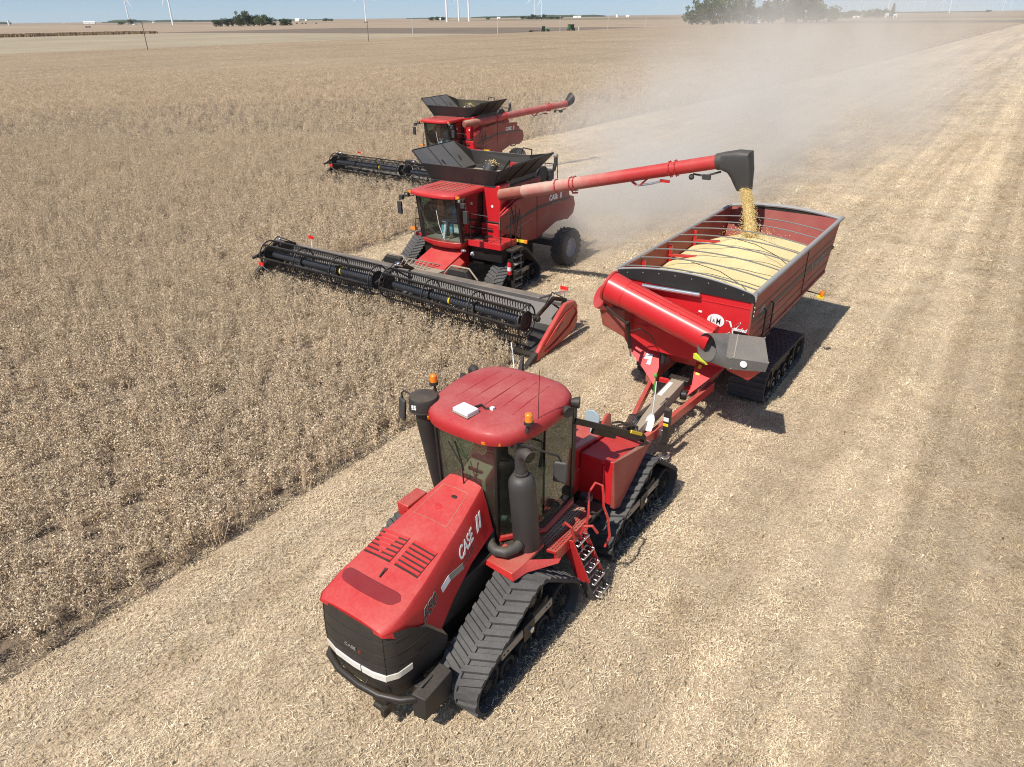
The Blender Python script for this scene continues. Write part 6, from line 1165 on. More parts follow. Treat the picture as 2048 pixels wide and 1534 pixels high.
def standing(la, lo):
    edge = np.where(lo < 16.6, -10.95, np.where(lo < 32.2, -22.9, np.where(lo < 34.5, -34.6, np.interp(lo, [34.5, 150], [-34.6, -30.2]))))
    # the headers are eating into the edge: nothing stands under them
    return (la < edge) & (la > -265) & (lo < 720)
def bean_band(d0, d1, row, step, sx, sz):
    R_ = d1*1.5; la0, la1 = -min(R_, 265), -10.5; lo0, lo1 = -d1*0.9, min(d1*1.35, 720)
    rows = np.arange(la0, la1, row); cols = np.arange(lo0, lo1, step); A, B = np.meshgrid(rows, cols); A = A.ravel(); B = B.ravel()
    A = A+RNG.normal(0, row*0.10, len(A)); B = B+RNG.uniform(-step, step, len(B))
    gap = np.modf(np.abs(np.sin(np.floor(A/0.5)*12.9898+np.floor(B/0.55)*78.233)*43758.5453))[0] < 0.08     # plants missing here and there
    k = standing(A, B) & ~(gap & (d1 < 70)); A, B = A[k], B[k]; xy = rc(A, B); vis, d = seen(xy, 0.5); k = vis & (d >= d0) & (d < d1) & (RNG.random(len(d)) < np.interp(d, [0, 50, 90, 140, 230, 330], [0.95, 0.95, 0.85, 0.8, 0.5, 0.15]))
    xy = xy[k]; n = len(xy); sc = RNG.uniform(0.78, 1.18, n)
    patch = np.sin(xy[:, 0]*0.35+1)*np.sin(xy[:, 1]*0.28+2)*0.08
    return np.column_stack([xy, np.zeros(n)]), np.column_stack([RNG.normal(0, 0.10, n), RNG.normal(0, 0.10, n), RNG.uniform(0, math.tau, n)]), np.column_stack([sc*sx, sc*sx, (sc*0.5+0.5+patch)*sz])
bands = [bean_band(0, 30, 0.46, 0.165, 1.15, 0.92), bean_band(30, 60, 0.55, 0.25, 1.3, 0.95), bean_band(60, 140, 1.0, 0.65, 2.0, 0.92), bean_band(140, 330, 1.9, 1.5, 2.8, 0.9)]
P_, R__, S_ = (np.vstack([b[i] for b in bands]) for i in range(3)); n = len(P_)
print('bean plants', n)
scatter('standing_soybeans', P_, R__, S_, RNG.integers(0, 7, n), plants, 'ripe brown soybeans standing uncut across the left of the field', 'crop')
def residue_band(d0, d1, step, sx):
    la = np.arange(-36, d1*1.0, step); lo = np.arange(-d1*0.9, d1*1.35, step); A, B = np.meshgrid(la, lo); A = A.ravel()+RNG.uniform(-step/2, step/2, A.size); B = B.ravel()+RNG.uniform(-step/2, step/2, B.size)
    k = ~standing(A, B) & (A > -35); A, B = A[k], B[k]; xy = rc(A, B); vis, d = seen(xy, 0.0); k = vis & (d >= d0) & (d < d1); xy = xy[k]; n = len(xy); sc = RNG.uniform(0.8, 1.15, n)*sx
    return np.column_stack([xy, np.full(n, 0.012)]), np.column_stack([np.zeros(n), np.zeros(n), -PHI+RNG.normal(0, 0.5, n)+math.pi*RNG.integers(0, 2, n)]), np.column_stack([sc, sc, np.minimum(sc, 1.3)])
bands = [residue_band(0, 26, 0.62, 1.0), residue_band(26, 60, 0.95, 1.35), residue_band(60, 150, 1.7, 2.2)]
P_, R__, S_ = (np.vstack([b[i] for b in bands]) for i in range(3)); n = len(P_)
print('residue', n)
scatter('crop_residue', P_, R__, S_, RNG.integers(0, 6, n), straws, 'pale chopped straw and chaff littering the harvested ground', 'straw')
# far canopy: the crop beyond the plants built one by one
def ramp_z(x, y):
    t = min(1, max(0, (math.hypot(x, y)-70)/110)); return -0.1+0.58*t*t*(3-2*t)+0.10*RNG.random()*t+0.05*t*math.sin(x*.2)*math.sin(y*.23)
def canopy():
    la = np.concatenate([np.linspace(-265, -60, 70), np.linspace(-57, -31, 12)]); lo = np.concatenate([np.linspace(60, 300, 80), np.linspace(310, 720, 40)]); m = MB(); vs = []
    for b in lo:
        for a in la:
            x, y = rowxy(min(a, np.interp(b, [34.5, 150], [-34.8, -30.4])), b); vs.append((x, y, 0.0 if a > -31.2 else ramp_z(x, y)))
    w = len(la); fs = [(j*w+i, j*w+i+1, (j+1)*w+i+1, (j+1)*w+i) for j in range(len(lo)-1) for i in range(w-1)]
    m.add(vs, fs)
    la2 = np.linspace(-265, -75, 60); lo2 = np.linspace(-60, 60, 40); vs = [(*rowxy(a, b), ramp_z(*rowxy(a, b))) for b in lo2 for a in la2]; w = len(la2); m.add(vs, [(j*w+i, j*w+i+1, (j+1)*w+i+1, (j+1)*w+i) for j in range(len(lo2)-1) for i in range(w-1)])
    o = m.build('far_soybeans', M_CANOPY, None, 0, 180); tag(o, 'distant ripe soybeans reading as one brown canopy', 'crop', kind='stuff')
canopy()

# ------------------------------------------------------------------ falling grain
def bean_stream():
    c0 = np.array(rowxy(-16.45, 15.5)); cs, sn = math.cos(-KPHI), math.sin(-KPHI)
    sp = V(10.1, 5.02, 4.48)
    a = V(c0[0]+cs*sp[0]-sn*sp[1], c0[1]+sn*sp[0]+cs*sp[1], sp[2]); bx, by = rowxy(-5.77+0.02, 15.0+4.45); bot = V(bx, by, 3.55)
    r = np.random.default_rng(5); m = MB(); path = lambda t: V(*(a[:2]*(1-t)+bot[:2]*t), a[2]+0.05-(a[2]-bot[2]+0.05)*(0.45*t+0.55*t*t))
    ring = lambda c, rr, n=18: [c+V(rr*math.cos(2*math.pi*k/n)*(1+0.18*math.sin(3*k+c[2]*9)), rr*math.sin(2*math.pi*k/n)*(1+0.18*math.cos(2*k+c[2]*7)), 0) for k in range(n)]
    m.loft([ring(path(t), 0.095+0.03*t+0.01*math.sin(t*23)) for t in np.linspace(0.0, 1, 16)])
    for q in range(7500):
        t = r.random(); c = path(t)+V(*r.normal(0, 0.06+0.035*t, 2), r.normal(0, 0.03)); d = np.linalg.norm((c-path(t))[:2])
        if d < 0.08: c[:2] = path(t)[:2]+(c-path(t))[:2]/max(d, 1e-3)*r.uniform(0.09, 0.16)
        s = r.uniform(0.007, 0.012); m.add([c+V(s, 0, 0), c+V(-s, 0, 0), c+V(0, s, 0), c+V(0, -s, 0), c+V(0, 0, s*1.4), c+V(0, 0, -s*1.4)], [(0, 2, 4), (2, 1, 4), (1, 3, 4), (3, 0, 4), (2, 0, 5), (1, 2, 5), (3, 1, 5), (0, 3, 5)])
    for q in range(700):
        an = r.random()*math.tau; rr = abs(r.normal(0, 0.35)); c = bot+V(rr*math.cos(an), rr*math.sin(an), r.exponential(0.07)); s = r.uniform(0.009, 0.016); m.add([c+V(s, 0, 0), c+V(-s, 0, 0), c+V(0, s, 0), c+V(0, -s, 0), c+V(0, 0, s), c+V(0, 0, -s)], [(0, 2, 4), (2, 1, 4), (1, 3, 4), (3, 0, 4), (2, 0, 5), (1, 2, 5), (3, 1, 5), (0, 3, 5)])
    o = m.build('falling_soybeans', M_STREAM, None, 0, 30); tag(o, 'yellow stream of soybeans pouring from the auger spout into the cart', 'grain', kind='stuff')
def stream_mat():
    m, nt = new_mat('falling grain'); o = nd(nt, 'ShaderNodeOutputMaterial'); b = nd(nt, 'ShaderNodeBsdfPrincipled'); lk(nt, b.outputs[0], o.inputs[0]); b.inputs['Roughness'].default_value = 0.6
    g = nd(nt, 'ShaderNodeNewGeometry'); tc = nd(nt, 'ShaderNodeTexCoord'); n1 = noise(nt, tc.outputs['Object'], 60, 3, 0.7)
    c = ramp(nt, mathn(nt, 'FRACT', mathn(nt, 'ADD', g.outputs['Random Per Island'], n1.outputs[0])), [(0.0, (0.58, 0.37, 0.11)), (0.5, (0.80, 0.58, 0.22)), (1.0, (0.86, 0.70, 0.36))]).outputs[0]
    lk(nt, c, b.inputs['Base Color']); bp = nd(nt, 'ShaderNodeBump'); bp.inputs['Strength'].default_value = 1.0; bp.inputs['Distance'].default_value = 0.03; lk(nt, n1.outputs[0], bp.inputs['Height']); lk(nt, bp.outputs[0], b.inputs['Normal']); return m
M_STREAM = stream_mat()
def chaff():
    r = np.random.default_rng(8); m = MB(); c0 = np.array(rowxy(-16.45, 15.5)); cs, sn = math.cos(-KPHI), math.sin(-KPHI)
    for q in range(2600):
        u = abs(r.normal(0, 2.6)); x = r.normal(0.6, 1.1+0.32*u); y = 9.9+u; z = max(0.03, 1.5-0.5*u+r.normal(0, 0.35)); z = abs(z)*r.uniform(.2, 1)
        c = V(c0[0]+cs*x-sn*y, c0[1]+sn*x+cs*y, z); s = r.uniform(0.012, 0.035); ax = nrm(r.normal(0, 1, 3)); wv = nrm(np.cross(ax, r.normal(0, 1, 3))); m.add([c-ax*s, c+wv*s*.4, c+ax*s, c-wv*s*.4], [(0, 1, 2, 3)])
    o = m.build('flying_chaff', M_STRAW, None); tag(o, 'bits of chaff thrown out behind the nearer combine', 'chaff', kind='stuff')
M_BRK = surf('dark bale', (0.07, 0.05, 0.035), 0.9)

# ------------------------------------------------------------------ far scenery
ORD = ['first', 'second', 'third', 'fourth', 'fifth', 'sixth', 'seventh', 'eighth', 'ninth', 'tenth', 'eleventh', 'twelfth', 'thirteenth', 'fourteenth', 'fifteenth', 'sixteenth']
M_LEAF = leafmat('tree leaves', [(0.05, 0.075, 0.03), (0.085, 0.115, 0.045), (0.12, 0.145, 0.06), (0.06, 0.085, 0.035), (0.15, 0.155, 0.07)])
M_LEAFD = leafmat('dark tree leaves', [(0.03, 0.052, 0.022), (0.05, 0.078, 0.03), (0.075, 0.10, 0.042), (0.04, 0.062, 0.027)])
def crown_mesh(seed, conifer=False):
    r = np.random.default_rng(seed); vs, fs = [], []
    lobes = [(r.normal(0, 0.27), r.normal(0, 0.27), r.uniform(0.12, 0.86), r.uniform(0.12, 0.22)) for _ in range(26)] + [(0, 0, 0.5, 0.36)]
    for k in range(2600):
        if conifer: z = r.uniform(0.12, 1.0); rr = 0.22*(1.02-z)**0.8*math.sqrt(r.random())+0.02; a = r.random()*math.tau; c = V(rr*math.cos(a), rr*math.sin(a), z)
        else:
            lx, ly, lz, lr = lobes[r.integers(0, len(lobes))]; d = nrm(r.normal(0, 1, 3)); c = V(lx, ly, lz)+d*lr*(0.55+0.5*r.random()**0.6)*V(1, 1, 0.85)
            if c[2] < 0.03: c[2] = 0.03+0.1*r.random()
        s = r.uniform(0.020, 0.042); u = nrm(r.normal(0, 1, 3)); w_ = nrm(np.cross(u, r.normal(0, 1, 3))); n = len(vs)
        vs += [tuple(c-u*s), tuple(c+w_*s*.8), tuple(c+u*s), tuple(c-w_*s*.8)]; fs.append((n, n+1, n+2, n+3))
    me = bpy.data.meshes.new('crown'); me.from_pydata(vs, [], fs); me.update(); return me
CROWNS = [crown_mesh(40+k) for k in range(6)] + [crown_mesh(60, True)]
for i, me in enumerate(CROWNS): me.materials.append(M_LEAFD if i % 3 == 2 or i == 6 else M_LEAF)
def trunk_mesh():
    m = MB(); m.tube([(0, 0, -0.02), (0.01, 0, 0.15), (0.0, 0.01, 0.35), (0.01, 0, 0.6)], [0.035, 0.025, 0.02, 0.008], 8); rr = np.random.default_rng(3)
    for k in range(6): a = k*1.1; m.tube([(0, 0, 0.25+0.04*k), (0.12*math.cos(a), 0.12*math.sin(a), 0.42+0.04*k), (0.24*math.cos(a), 0.24*math.sin(a), 0.52+0.05*k)], [0.014, 0.009, 0.003], 6)
    o = m.build('trunk', M_BARK); me = o.data; bpy.data.objects.remove(o); return me
TRUNK = trunk_mesh()
def tree(x, y, h, w, kind, label, group):
    t = empty('tree', (x, y, 0), 0, label, 'tree', group)
    o = bpy.data.objects.new('crown', CROWNS[kind]); COL.objects.link(o); o.parent = t; o.scale = (w*1.3, w*1.3, h*1.12); o.rotation_euler = (0, 0, (x*7.3+y) % 6.28)
    o = bpy.data.objects.new('trunk', TRUNK); COL.objects.link(o); o.parent = t; o.scale = (h*0.8, h*0.8, h)
def dpx(px, depth): return (px-1024)/1422*depth
G1 = 'trees of the dark clump on the left skyline'
for i, (px, h, w, k) in enumerate(((446, 9, 15, 2), (462, 11, 14, 2), (478, 13, 15, 5), (493, 20, 15, 0), (506, 16, 15, 2), (520, 15, 14, 5), (534, 15, 15, 0), (548, 12, 12, 5), (570, 9.5, 14, 2), (583, 9, 13, 5))):
    tree(dpx(px, 1110), 1245+10*(i % 3), h, w, k, ORD[i]+' tree from the left in the dark green clump on the left skyline' if h < 19 else 'tallest tree of the dark clump on the left skyline', G1)
G2 = 'trees of the dusty farm grove'
for i, (px, d, h, w, k) in enumerate(((1396, 665, 15, 13, 0), (1418, 660, 18, 15, 1), (1440, 668, 22, 17, 3), (1464, 660, 23.5, 18, 4), (1490, 665, 20, 15, 0), (1512, 680, 15, 12, 1), (1542, 720, 15, 13, 1), (1562, 715, 19, 15, 0), (1583, 710, 24.5, 17, 3), (1606, 715, 26, 18, 4), (1630, 720, 24, 17, 1), (1652, 730, 20, 15, 0), (1668, 745, 14, 11, 3))):
    tree(dpx(px, d), d/0.889+3*(i % 4), h, w, k, ORD[i]+' leafy tree from the left in the dusty farm grove at upper right', G2)
G3 = 'small trees along the right skyline'
for i, (px, d, h, w, k) in enumerate(((1690, 1150, 9, 14, 1), (1706, 1150, 10, 15, 2), (1722, 1180, 11, 15, 0), (1745, 1200, 11, 14, 5), (1762, 1200, 13, 14, 2), (1778, 1210, 13, 13, 5))):
    tree(dpx(px, d), d/0.889, h, w, k, ORD[i]+' small dark tree from the left in the row beyond the dusty grove', G3)
tree(dpx(1795, 1180), 1180/0.889, 19, 15, 6, 'tall narrow tree beside the white farm house at the right skyline', None)
G4 = 'little trees scattered on the horizon'
for i, (px, d, h, w, k) in enumerate(((250, 2100, 8, 16, 2), (271, 2100, 14, 18, 2), (660, 2900, 11, 18, 5), (672, 2900, 9, 16, 2), (872, 2300, 10, 16, 2), (884, 2300, 11, 15, 5), (895, 2300, 10, 14, 2), (985, 2400, 7, 12, 2), (1054, 2300, 9, 13, 2), (1068, 2300, 8, 22, 5), (1076, 2300, 14, 14, 2), (1086, 2300, 7, 26, 2), (1098, 2300, 14, 13, 5), (1110, 2300, 7, 26, 5), (1126, 2300, 6, 26, 2), (1985, 3500, 11, 22, 2))):
    tree(dpx(px, d), d/0.889, h, w, k, 'tiny dark horizon tree, '+ORD[i]+' from the left among the scattered ones', G4)
# horizon woods, too far to count
def woods():
    r = np.random.default_rng(12); m = MB()
    for k in range(520):
        a = r.uniform(-0.80, 0.80); d = r.uniform(6500, 8500); x, y = d*math.sin(a), d*math.cos(a); w = r.uniform(60, 220); h = r.uniform(5, 13)*(1+0.5*math.sin(a*9))
        if math.sin(a*17+1)+0.7*math.sin(a*41) < -0.1: continue
        n = 10; ring = lambda f, z: [(x+w*f*math.cos(2*math.pi*i/n), y+w*0.4*f*math.sin(2*math.pi*i/n), z*(0.8+0.4*r.random()) if z > 0 else 0) for i in range(n)]
        m.loft([ring(1, 0), ring(1, h*.7), ring(0.6, h)])
    o = m.build('horizon_woods', M_LEAFD); tag(o, 'low blue green line of woods along the whole horizon', 'woods', kind='stuff')
woods()
# wind turbines
def tower_mesh():
    m = MB(); m.tube([(0, 0, 0), (0, 0, 40), (0, 0, 80)], [2.2, 1.8, 1.35], 16); o = m.build('tower', M_TURB); me = o.data; bpy.data.objects.remove(o); return me
def nacelle_mesh():
    m = MB(); m.box(-1.7, 1.7, -1.5, 8, -1.7, 1.7); m.ball((0, -2.6, 0), 1.5, 2.2, 1.5); o = m.build('nacelle', M_TURB); me = o.data; bpy.data.objects.remove(o); return me
def blade_mesh():
    m = MB(); m.loft([[(-0.8, -0.4, 0), (0.8, -0.4, 0), (0.8, 0.4, 0), (-0.8, 0.4, 0)], [(-0.9, -0.35, 8), (2.0, -0.2, 8), (2.0, 0.1, 8), (-0.9, 0.35, 8)], [(-0.6, -0.2, 26), (1.2, -0.1, 26), (1.2, 0.05, 26), (-0.6, 0.2, 26)], [(-0.2, -0.05, 44), (0.3, -0.05, 44), (0.3, 0.05, 44), (-0.2, 0.05, 44)]]); o = m.build('blade', M_TURB); me = o.data; bpy.data.objects.remove(o); return me
TW, NC, BL = tower_mesh(), nacelle_mesh(), blade_mesh()
def turbine(px, depth, rot, yaw, label, sc=1.0):
    t = empty('wind_turbine', (dpx(px, depth), depth/0.889, 0), rad(yaw), label, 'wind turbine', 'white wind turbines on the skyline'); t.scale = (sc, sc, sc)
    def add(nm, me, loc=(0, 0, 0), r=(0, 0, 0)): o = bpy.data.objects.new(nm, me); COL.objects.link(o); o.parent = t; o.location = loc; o.rotation_euler = r
    add('tower', TW); add('nacelle', NC, (0, 0, 81))
    for k in range(3): add('blade', BL, (0, -3, 81), (0, rad(rot+120*k), 0))
for px, d, rot, yaw, lb, sc in ((268, 2350, 152, 10, 'leftmost wind turbine, its tower rising left of the dark tree clump', 1.05), (354, 1700, 200, 10, 'second wind turbine from the left, just left of the dark tree clump', 1.0), (741, 2420, 0, 8, 'wind turbine standing alone near the middle of the skyline', 1.0),
        (903, 1550, 140, 0, 'leftmost and thickest tower of three turbines close together at top centre', 1.0), (927, 1800, 195, 0, 'middle one of three turbines close together at top centre', 1.0), (947, 1650, 60, 0, 'rightmost of three turbines close together at top centre', 1.0),
        (1078, 2900, 230, -8, 'left one of the pair of turbines above the green tractor', 1.0), (1092, 3300, 210, -8, 'right one of the pair of turbines above the green tractor', 1.0), (1539, 2300, 20, -10, 'turbine tower rising between the two halves of the dusty grove', 1.0),
        (1784, 4000, 170, -10, 'turbine behind the white farm house at the right skyline', 1.15), (1908, 3700, 40, -10, 'largest wind turbine at the far right of the skyline', 1.15), (1823, 7600, 20, -10, 'very small distant turbine right of the tall narrow tree', 1.0), (1835, 8200, 0, -10, 'faintest distant turbine right of the tall narrow tree', 0.9), (1855, 6300, 40, -10, 'small distant turbine midway between narrow tree and the largest right turbine', 1.0), (1893, 5600, 0, -10, 'small distant turbine just left of the largest right turbine', 1.0), (2014, 6000, 20, -10, 'left one of two small turbines by the right edge', 1.0), (2029, 7000, 0, -10, 'right one of two small turbines by the right edge', 1.0)):
    turbine(px, d, rot, yaw, lb, sc)
# poles along the field road
for i, (x, y, h, mt, lb) in enumerate(((-118, 258, 8.8, M_WOOD, 'tall dark wooden pole at the far left edge of the bean field'), (-57, 324, 8.0, M_WOOD, 'dark wooden pole under the lone middle turbine'), (-43, 360, 8.6, M_POLE, 'pale pole between the dark pole and the three turbine towers'), (-5, 404, 7.6, M_POLE, 'pale pole right of the three turbine towers'), (31, 469, 8.8, M_POLE, 'pale pole between the green tractor and the green combine'), (69, 546, 8.6, M_POLE, 'pale pole right of the green combine'), (110, 633, 9.0, M_POLE, 'pale pole halfway between the green combine and the grove'))):
    p = empty('utility_pole', (x, y, 0), 0, lb, 'pole', 'poles along the field road'); m = MB(); m.tube([(0, 0, 0), (0, 0, h)], [0.16, 0.11], 8); m.build('post', mt, p); m = MB(); m.beam((-0.5, 0, h-0.4), (0.5, 0, h-0.4), 0.08, 0.1); m.cyl((0, 0, h), (0, 0, h+0.12), 0.05); m.build('crossarm', mt, p)
p = MB(); p.tube([(0, 0, 0), (0, 0, 2.4)], 0.25, 8); p.ball((0, 0, 2.4), 0.25); o = p.build('marker_post', M_WHITE); o.location = (46, 512, 0); tag(o, 'short white post right beside the green combine', 'post')
# farm buildings
def building(px, d, w, dp, h, mt, label, kind='shed'):
    b = empty('farm_building' if kind != 'silo' else 'silo', (dpx(px, d), d/0.889, 0), rad((px*13) % 60-30), label, 'building' if kind != 'silo' else 'silo', 'white farm buildings on the skyline')
    m = MB()
    if kind == 'silo': m.cyl((0, 0, 0), (0, 0, h), w/2, n=16); m.build('wall', mt, b); m = MB(); m.cyl((0, 0, h), (0, 0, h+w*0.25), w/2+0.1, 0.3, n=16); m.build('roof', M_ROOF, b)
    else:
        m.box(-w/2, w/2, -dp/2, dp/2, 0, h); m.build('wall', mt, b); m = MB(); m.prism([(-dp/2-.4, h), (dp/2+.4, h), (0, h+dp*0.3)], -w/2-.4, w/2+.4, 'x'); m.build('roof', M_BWALL if kind == 'white' else M_ROOF, b); m = MB(); m.box(-1.5, 1.5, -dp/2-.05, -dp/2+.05, 0, 3); m.build('door', M_GREY, b)
for a in ((27, 3000, 9, 9, 18, M_BWALL, 'tall pale silo at the far left end of the horizon', 'silo'), (137, 3400, 10, 8, 4, M_BWALL, 'tiny white shed near the left end of the horizon'), (188, 3400, 50, 14, 8, M_BWALL, 'long white farm shed left of the leftmost turbine', 'white'), (277, 2150, 14, 9, 5, M_BWALL, 'white house behind the leftmost turbine base', 'white'), (316, 3500, 12, 8, 5, M_BWALL, 'tiny white barn between the two left turbines'), (605, 3600, 26, 14, 9, M_BWALL, 'white barn right of the dark tree clump', 'white'), (622, 3600, 14, 14, 10, M_BWALL, 'pale silo right of the dark tree clump', 'silo'), (888, 2500, 10, 8, 5, M_BWALL, 'white house among small trees left of the three towers', 'white'), (1007, 3000, 14, 8, 5, M_BWALL, 'white shed right of the three towers', 'white'), (1164, 3300, 36, 12, 5, M_BWALL, 'long low white shed right of the green combine', 'white'), (1244, 3400, 14, 12, 13, M_BWALL, 'white grain elevator on the horizon left of the grove', 'silo'), (1265, 3400, 16, 10, 6, M_BWALL, 'white shed next to the grain elevator', 'white'), (1517, 690, 7, 7, 4, M_BWALL, 'pale house glimpsed at the right end of the first grove half', 'white'), (1532, 760, 5, 6, 5, M_BWALL, 'pale shed in the gap of the dusty grove', 'white'), (1723, 1130, 9, 5, 2.2, M_BWALL, 'low white vehicle shed right of the dusty grove', 'white'), (1784, 1160, 4, 6, 5, M_BWALL, 'white farm house left of the tall narrow tree', 'white'), (1801, 1150, 5, 5, 4, M_BWALL, 'white shed right of the tall narrow tree', 'white')): building(*a)
# corn strip
def corn():
    r = np.random.default_rng(21); m = MB()
    for k in range(14000):
        la = r.uniform(-655, -603); lo = r.uniform(-60, 362); x, y = rowxy(la, lo); h = r.uniform(1.3, 2.0); a = r.random()*math.tau; w = r.uniform(0.3, 0.7); c, s = math.cos(a)*w, math.sin(a)*w; m.add([(x-c, y-s, 0), (x+c, y+s, 0), (x+c*.3, y+s*.3, h), (x-c*.3, y-s*.3, h)], [(0, 1, 2, 3)])
    o = m.build('standing_corn', M_CORN); tag(o, 'brown block of standing dry corn beyond the left field edge', 'crop', kind='stuff')
M_CORN = leafmat('dry corn', [(0.22, 0.15, 0.085), (0.32, 0.22, 0.13), (0.18, 0.14, 0.07), (0.36, 0.26, 0.16)])
corn()
# green machines far off
def farm_wheel(parent, x, y, r, w, mats=None):
    m = MB(); m.lathe([(r*.5, -w/2), (r, -w/2), (r, w/2), (r*.5, w/2)], (0, 0, 0), 'x', 20); o = m.build('wheel', M_RUBD, parent); o.location = (x, y, r); m = MB(); m.lathe([(r*.5, -w*.3), (r*.5, w*.3), (0.1, w*.4), (0, w*.4)], (0, 0, 0), 'x', 16); m.build('rim', M_YEL, o)
gt = empty('green_tractor', (24, 505, 0), rad(75), 'small green tractor with yellow wheels far off, pulling a tillage tool', 'tractor')
m = MB(); m.box(-0.5, 0.5, -2.6, 0.6, 0.9, 1.9); m.box(-1.2, 1.2, 0.2, 2.2, 1.2, 1.8); m.build('hood', M_GREEN, gt, 0.1); m = MB(); m.box(-0.85, 0.85, 0.3, 1.9, 1.8, 3.1); m.build('cab', M_BLKG, gt, 0.1); m = MB(); m.box(-0.95, 0.95, 0.2, 2.0, 3.1, 3.4); m.build('cab_roof', M_GREEN, gt, 0.08)
for x in (-1.1, 1.1): farm_wheel(gt, x, 1.3, 1.0, 0.7); farm_wheel(gt, x, -1.9, 0.75, 0.5)
ti = empty('tillage_implement', (16.5, 504.5, 0), rad(75), 'dark tillage tool drawn by the small green tractor', 'implement')
m = MB(); m.box(-3, 3, -0.8, -0.5, 0.9, 1.1); m.box(-3, 3, 1.2, 1.5, 0.9, 1.1); m.box(-0.15, 0.15, -4.5, 1.5, 0.9, 1.1); m.build('frame', M_BLKG, ti)
for k in range(6): m = MB(); m.tube([(-2.7+1.05*k, 0.3, 1.0), (-2.7+1.05*k, 0.9, 0.7), (-2.7+1.05*k, 0.5, 0.05)], 0.06, 6); m.build('shank', M_EXH, ti)
for x in (-1.8, 1.8): farm_wheel(ti, x, 2.0, 0.5, 0.35)
gc = empty('green_combine', (41, 511, 0), rad(10), 'green combine parked far off to the right of the green tractor', 'combine')
m = MB(); m.hexa([(-1.5, -2, 1.2), (1.5, -2, 1.2), (1.5, 4.5, 1.2), (-1.5, 4.5, 1.2), (-1.5, -2, 3.4), (1.5, -2, 3.4), (1.4, 4, 3.2), (-1.4, 4, 3.2)]); m.build('body', M_GREEN, gc, 0.1); m = MB(); m.hexa([(-1.4, -1, 3.4), (1.4, -1, 3.4), (1.4, 2, 3.4), (-1.4, 2, 3.4), (-1.9, -1.4, 4.1), (1.9, -1.4, 4.1), (1.9, 2.4, 4.1), (-1.9, 2.4, 4.1)]); m.build('grain_tank', M_BLK, gc); m = MB(); m.box(-0.9, 0.9, -3.6, -2.05, 1.7, 3.5); m.build('cab', M_BLKG, gc, 0.1)
for x in (-1.6, 1.6): farm_wheel(gc, x, -1.4, 0.95, 0.7); farm_wheel(gc, x, 3.4, 0.65, 0.45)
G5 = 'dark round bales on the far field'
for i, (px, d) in enumerate(((577, 1500), (584, 1500), (602, 1520), (613, 1500), (620, 1510), (641, 1520), (738, 1650), (743, 1650), (180, 1250), (186, 1250))):
    m = MB(); m.cyl((-1.5, 0, 0.9), (1.5, 0, 0.9), 1.3, n=14); m.cyl((-1.52, 0, 0.9), (1.52, 0, 0.9), 0.5, n=10); o = m.build('round_bale', M_BRK); o.location = (dpx(px, d), d/0.889, 0); tag(o, 'dark round bale on the far brown field, '+ORD[i]+' in the scattered group' if i < 8 else ('left' if i == 8 else 'right')+' one of two dark round bales at the far left', 'bale', G5)

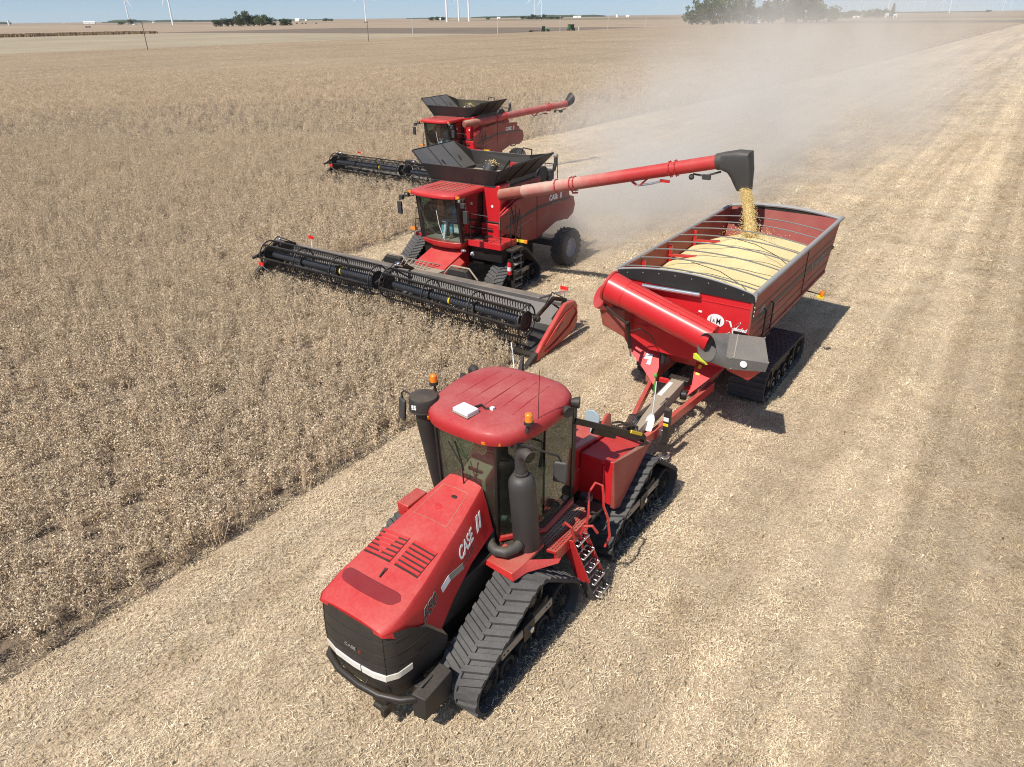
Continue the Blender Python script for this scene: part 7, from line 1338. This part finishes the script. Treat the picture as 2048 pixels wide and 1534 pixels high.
# ------------------------------------------------------------------ dust and haze
def vol_box(name, lo, hi, rz, mat, label, cat):
    m = MB(); m.box(lo[0], hi[0], lo[1], hi[1], lo[2], hi[2]); o = m.build(name, mat); o.rotation_euler = (0, 0, rz); tag(o, label, cat, kind='stuff'); return o
def haze_mat():
    m, nt = new_mat('thin haze'); o = nd(nt, 'ShaderNodeOutputMaterial'); v = nd(nt, 'ShaderNodeVolumePrincipled'); v.inputs['Color'].default_value = (0.80, 0.88, 0.97, 1); v.inputs['Density'].default_value = HAZE; v.inputs['Anisotropy'].default_value = 0.2; lk(nt, v.outputs[0], o.inputs['Volume']); return m
HAZE = 3.2e-5
def dust_mat():
    m, nt = new_mat('harvest dust'); o = nd(nt, 'ShaderNodeOutputMaterial'); v = nd(nt, 'ShaderNodeVolumePrincipled'); v.inputs['Color'].default_value = (0.97, 0.915, 0.84, 1); v.inputs['Anisotropy'].default_value = 0.0; lk(nt, v.outputs[0], o.inputs['Volume'])
    tc = nd(nt, 'ShaderNodeTexCoord'); sx = nd(nt, 'ShaderNodeSeparateXYZ'); lk(nt, tc.outputs['Object'], sx.inputs[0]); X, Y, Z = sx.outputs
    M = lambda op, a, b=0.0: mathn(nt, op, a, b)
    def plume(lat0, lon0, w0, wk, h0, hk, amp, decay, drift):
        u = M('MAXIMUM', M('SUBTRACT', Y, lon0), 0.0)
        c = M('ADD', lat0, M('MULTIPLY', u, drift)); wd = M('ADD', w0, M('MULTIPLY', u, wk)); hh = M('ADD', h0, M('MULTIPLY', u, hk))
        a = M('DIVIDE', M('SUBTRACT', X, c), wd); b = M('DIVIDE', Z, hh)
        e = M('EXPONENT', M('MULTIPLY', -1.0, M('ADD', M('MULTIPLY', a, a), M('MULTIPLY', b, b))))
        on = nd(nt, 'ShaderNodeMapRange'); on.inputs[1].default_value = lon0-1.5; on.inputs[2].default_value = lon0+4.0; lk(nt, Y, on.inputs[0])
        return M('MULTIPLY', M('MULTIPLY', e, on.outputs[0]), M('MULTIPLY', amp, M('EXPONENT', M('MULTIPLY', u, -1.0/decay))))
    d = M('ADD', plume(-15.8, 24.0, 2.8, 0.10, 1.9, 0.11, 0.75, 22.0, 0.03), plume(-27.0, 44.0, 3.0, 0.08, 2.6, 0.14, 0.15, 28.0, 0.0))
    d = M('ADD', d, plume(-20.0, 42.0, 5.0, 0.10, 5.0, 0.17, 0.034, 34.0, -0.06))
    n1 = noise(nt, tc.outputs['Object'], 0.19, 5, 0.62); n2 = noise(nt, tc.outputs['Object'], 0.03, 2, 0.5)
    k = M('MULTIPLY', M('MAXIMUM', M('SUBTRACT', M('MULTIPLY', n1.outputs[0], 5.6), 2.15), 0.05), M('MULTIPLY', n2.outputs[0], 2.0))
    lk(nt, M('MULTIPLY', d, k), v.inputs['Density'])
    m.cycles.volume_step_rate = DUST_STEP; return m
DUST_STEP = 0.25

# ------------------------------------------------------------------ put it together
M_BRK = surf('dark bale', (0.07, 0.05, 0.035), 0.9)
build_tractor()
build_cart()
build_combine(K_XY, 'nearer red combine with a wide black header, auger swung out over the grain cart', 'out')
build_combine(K2_XY, 'farther red combine working behind the first, auger folded back', 'back')
bean_stream(); chaff()
vol_box('dust_cloud', (-75, 22, 0.02), (40, 420, 34), -PHI, dust_mat(), 'pale dust cloud drifting back from the two combines', 'dust')
vol_box('haze', (-14000, -60, -1), (14000, 14000, 140), 0, haze_mat(), 'thin haze in the air over the fields', 'haze')
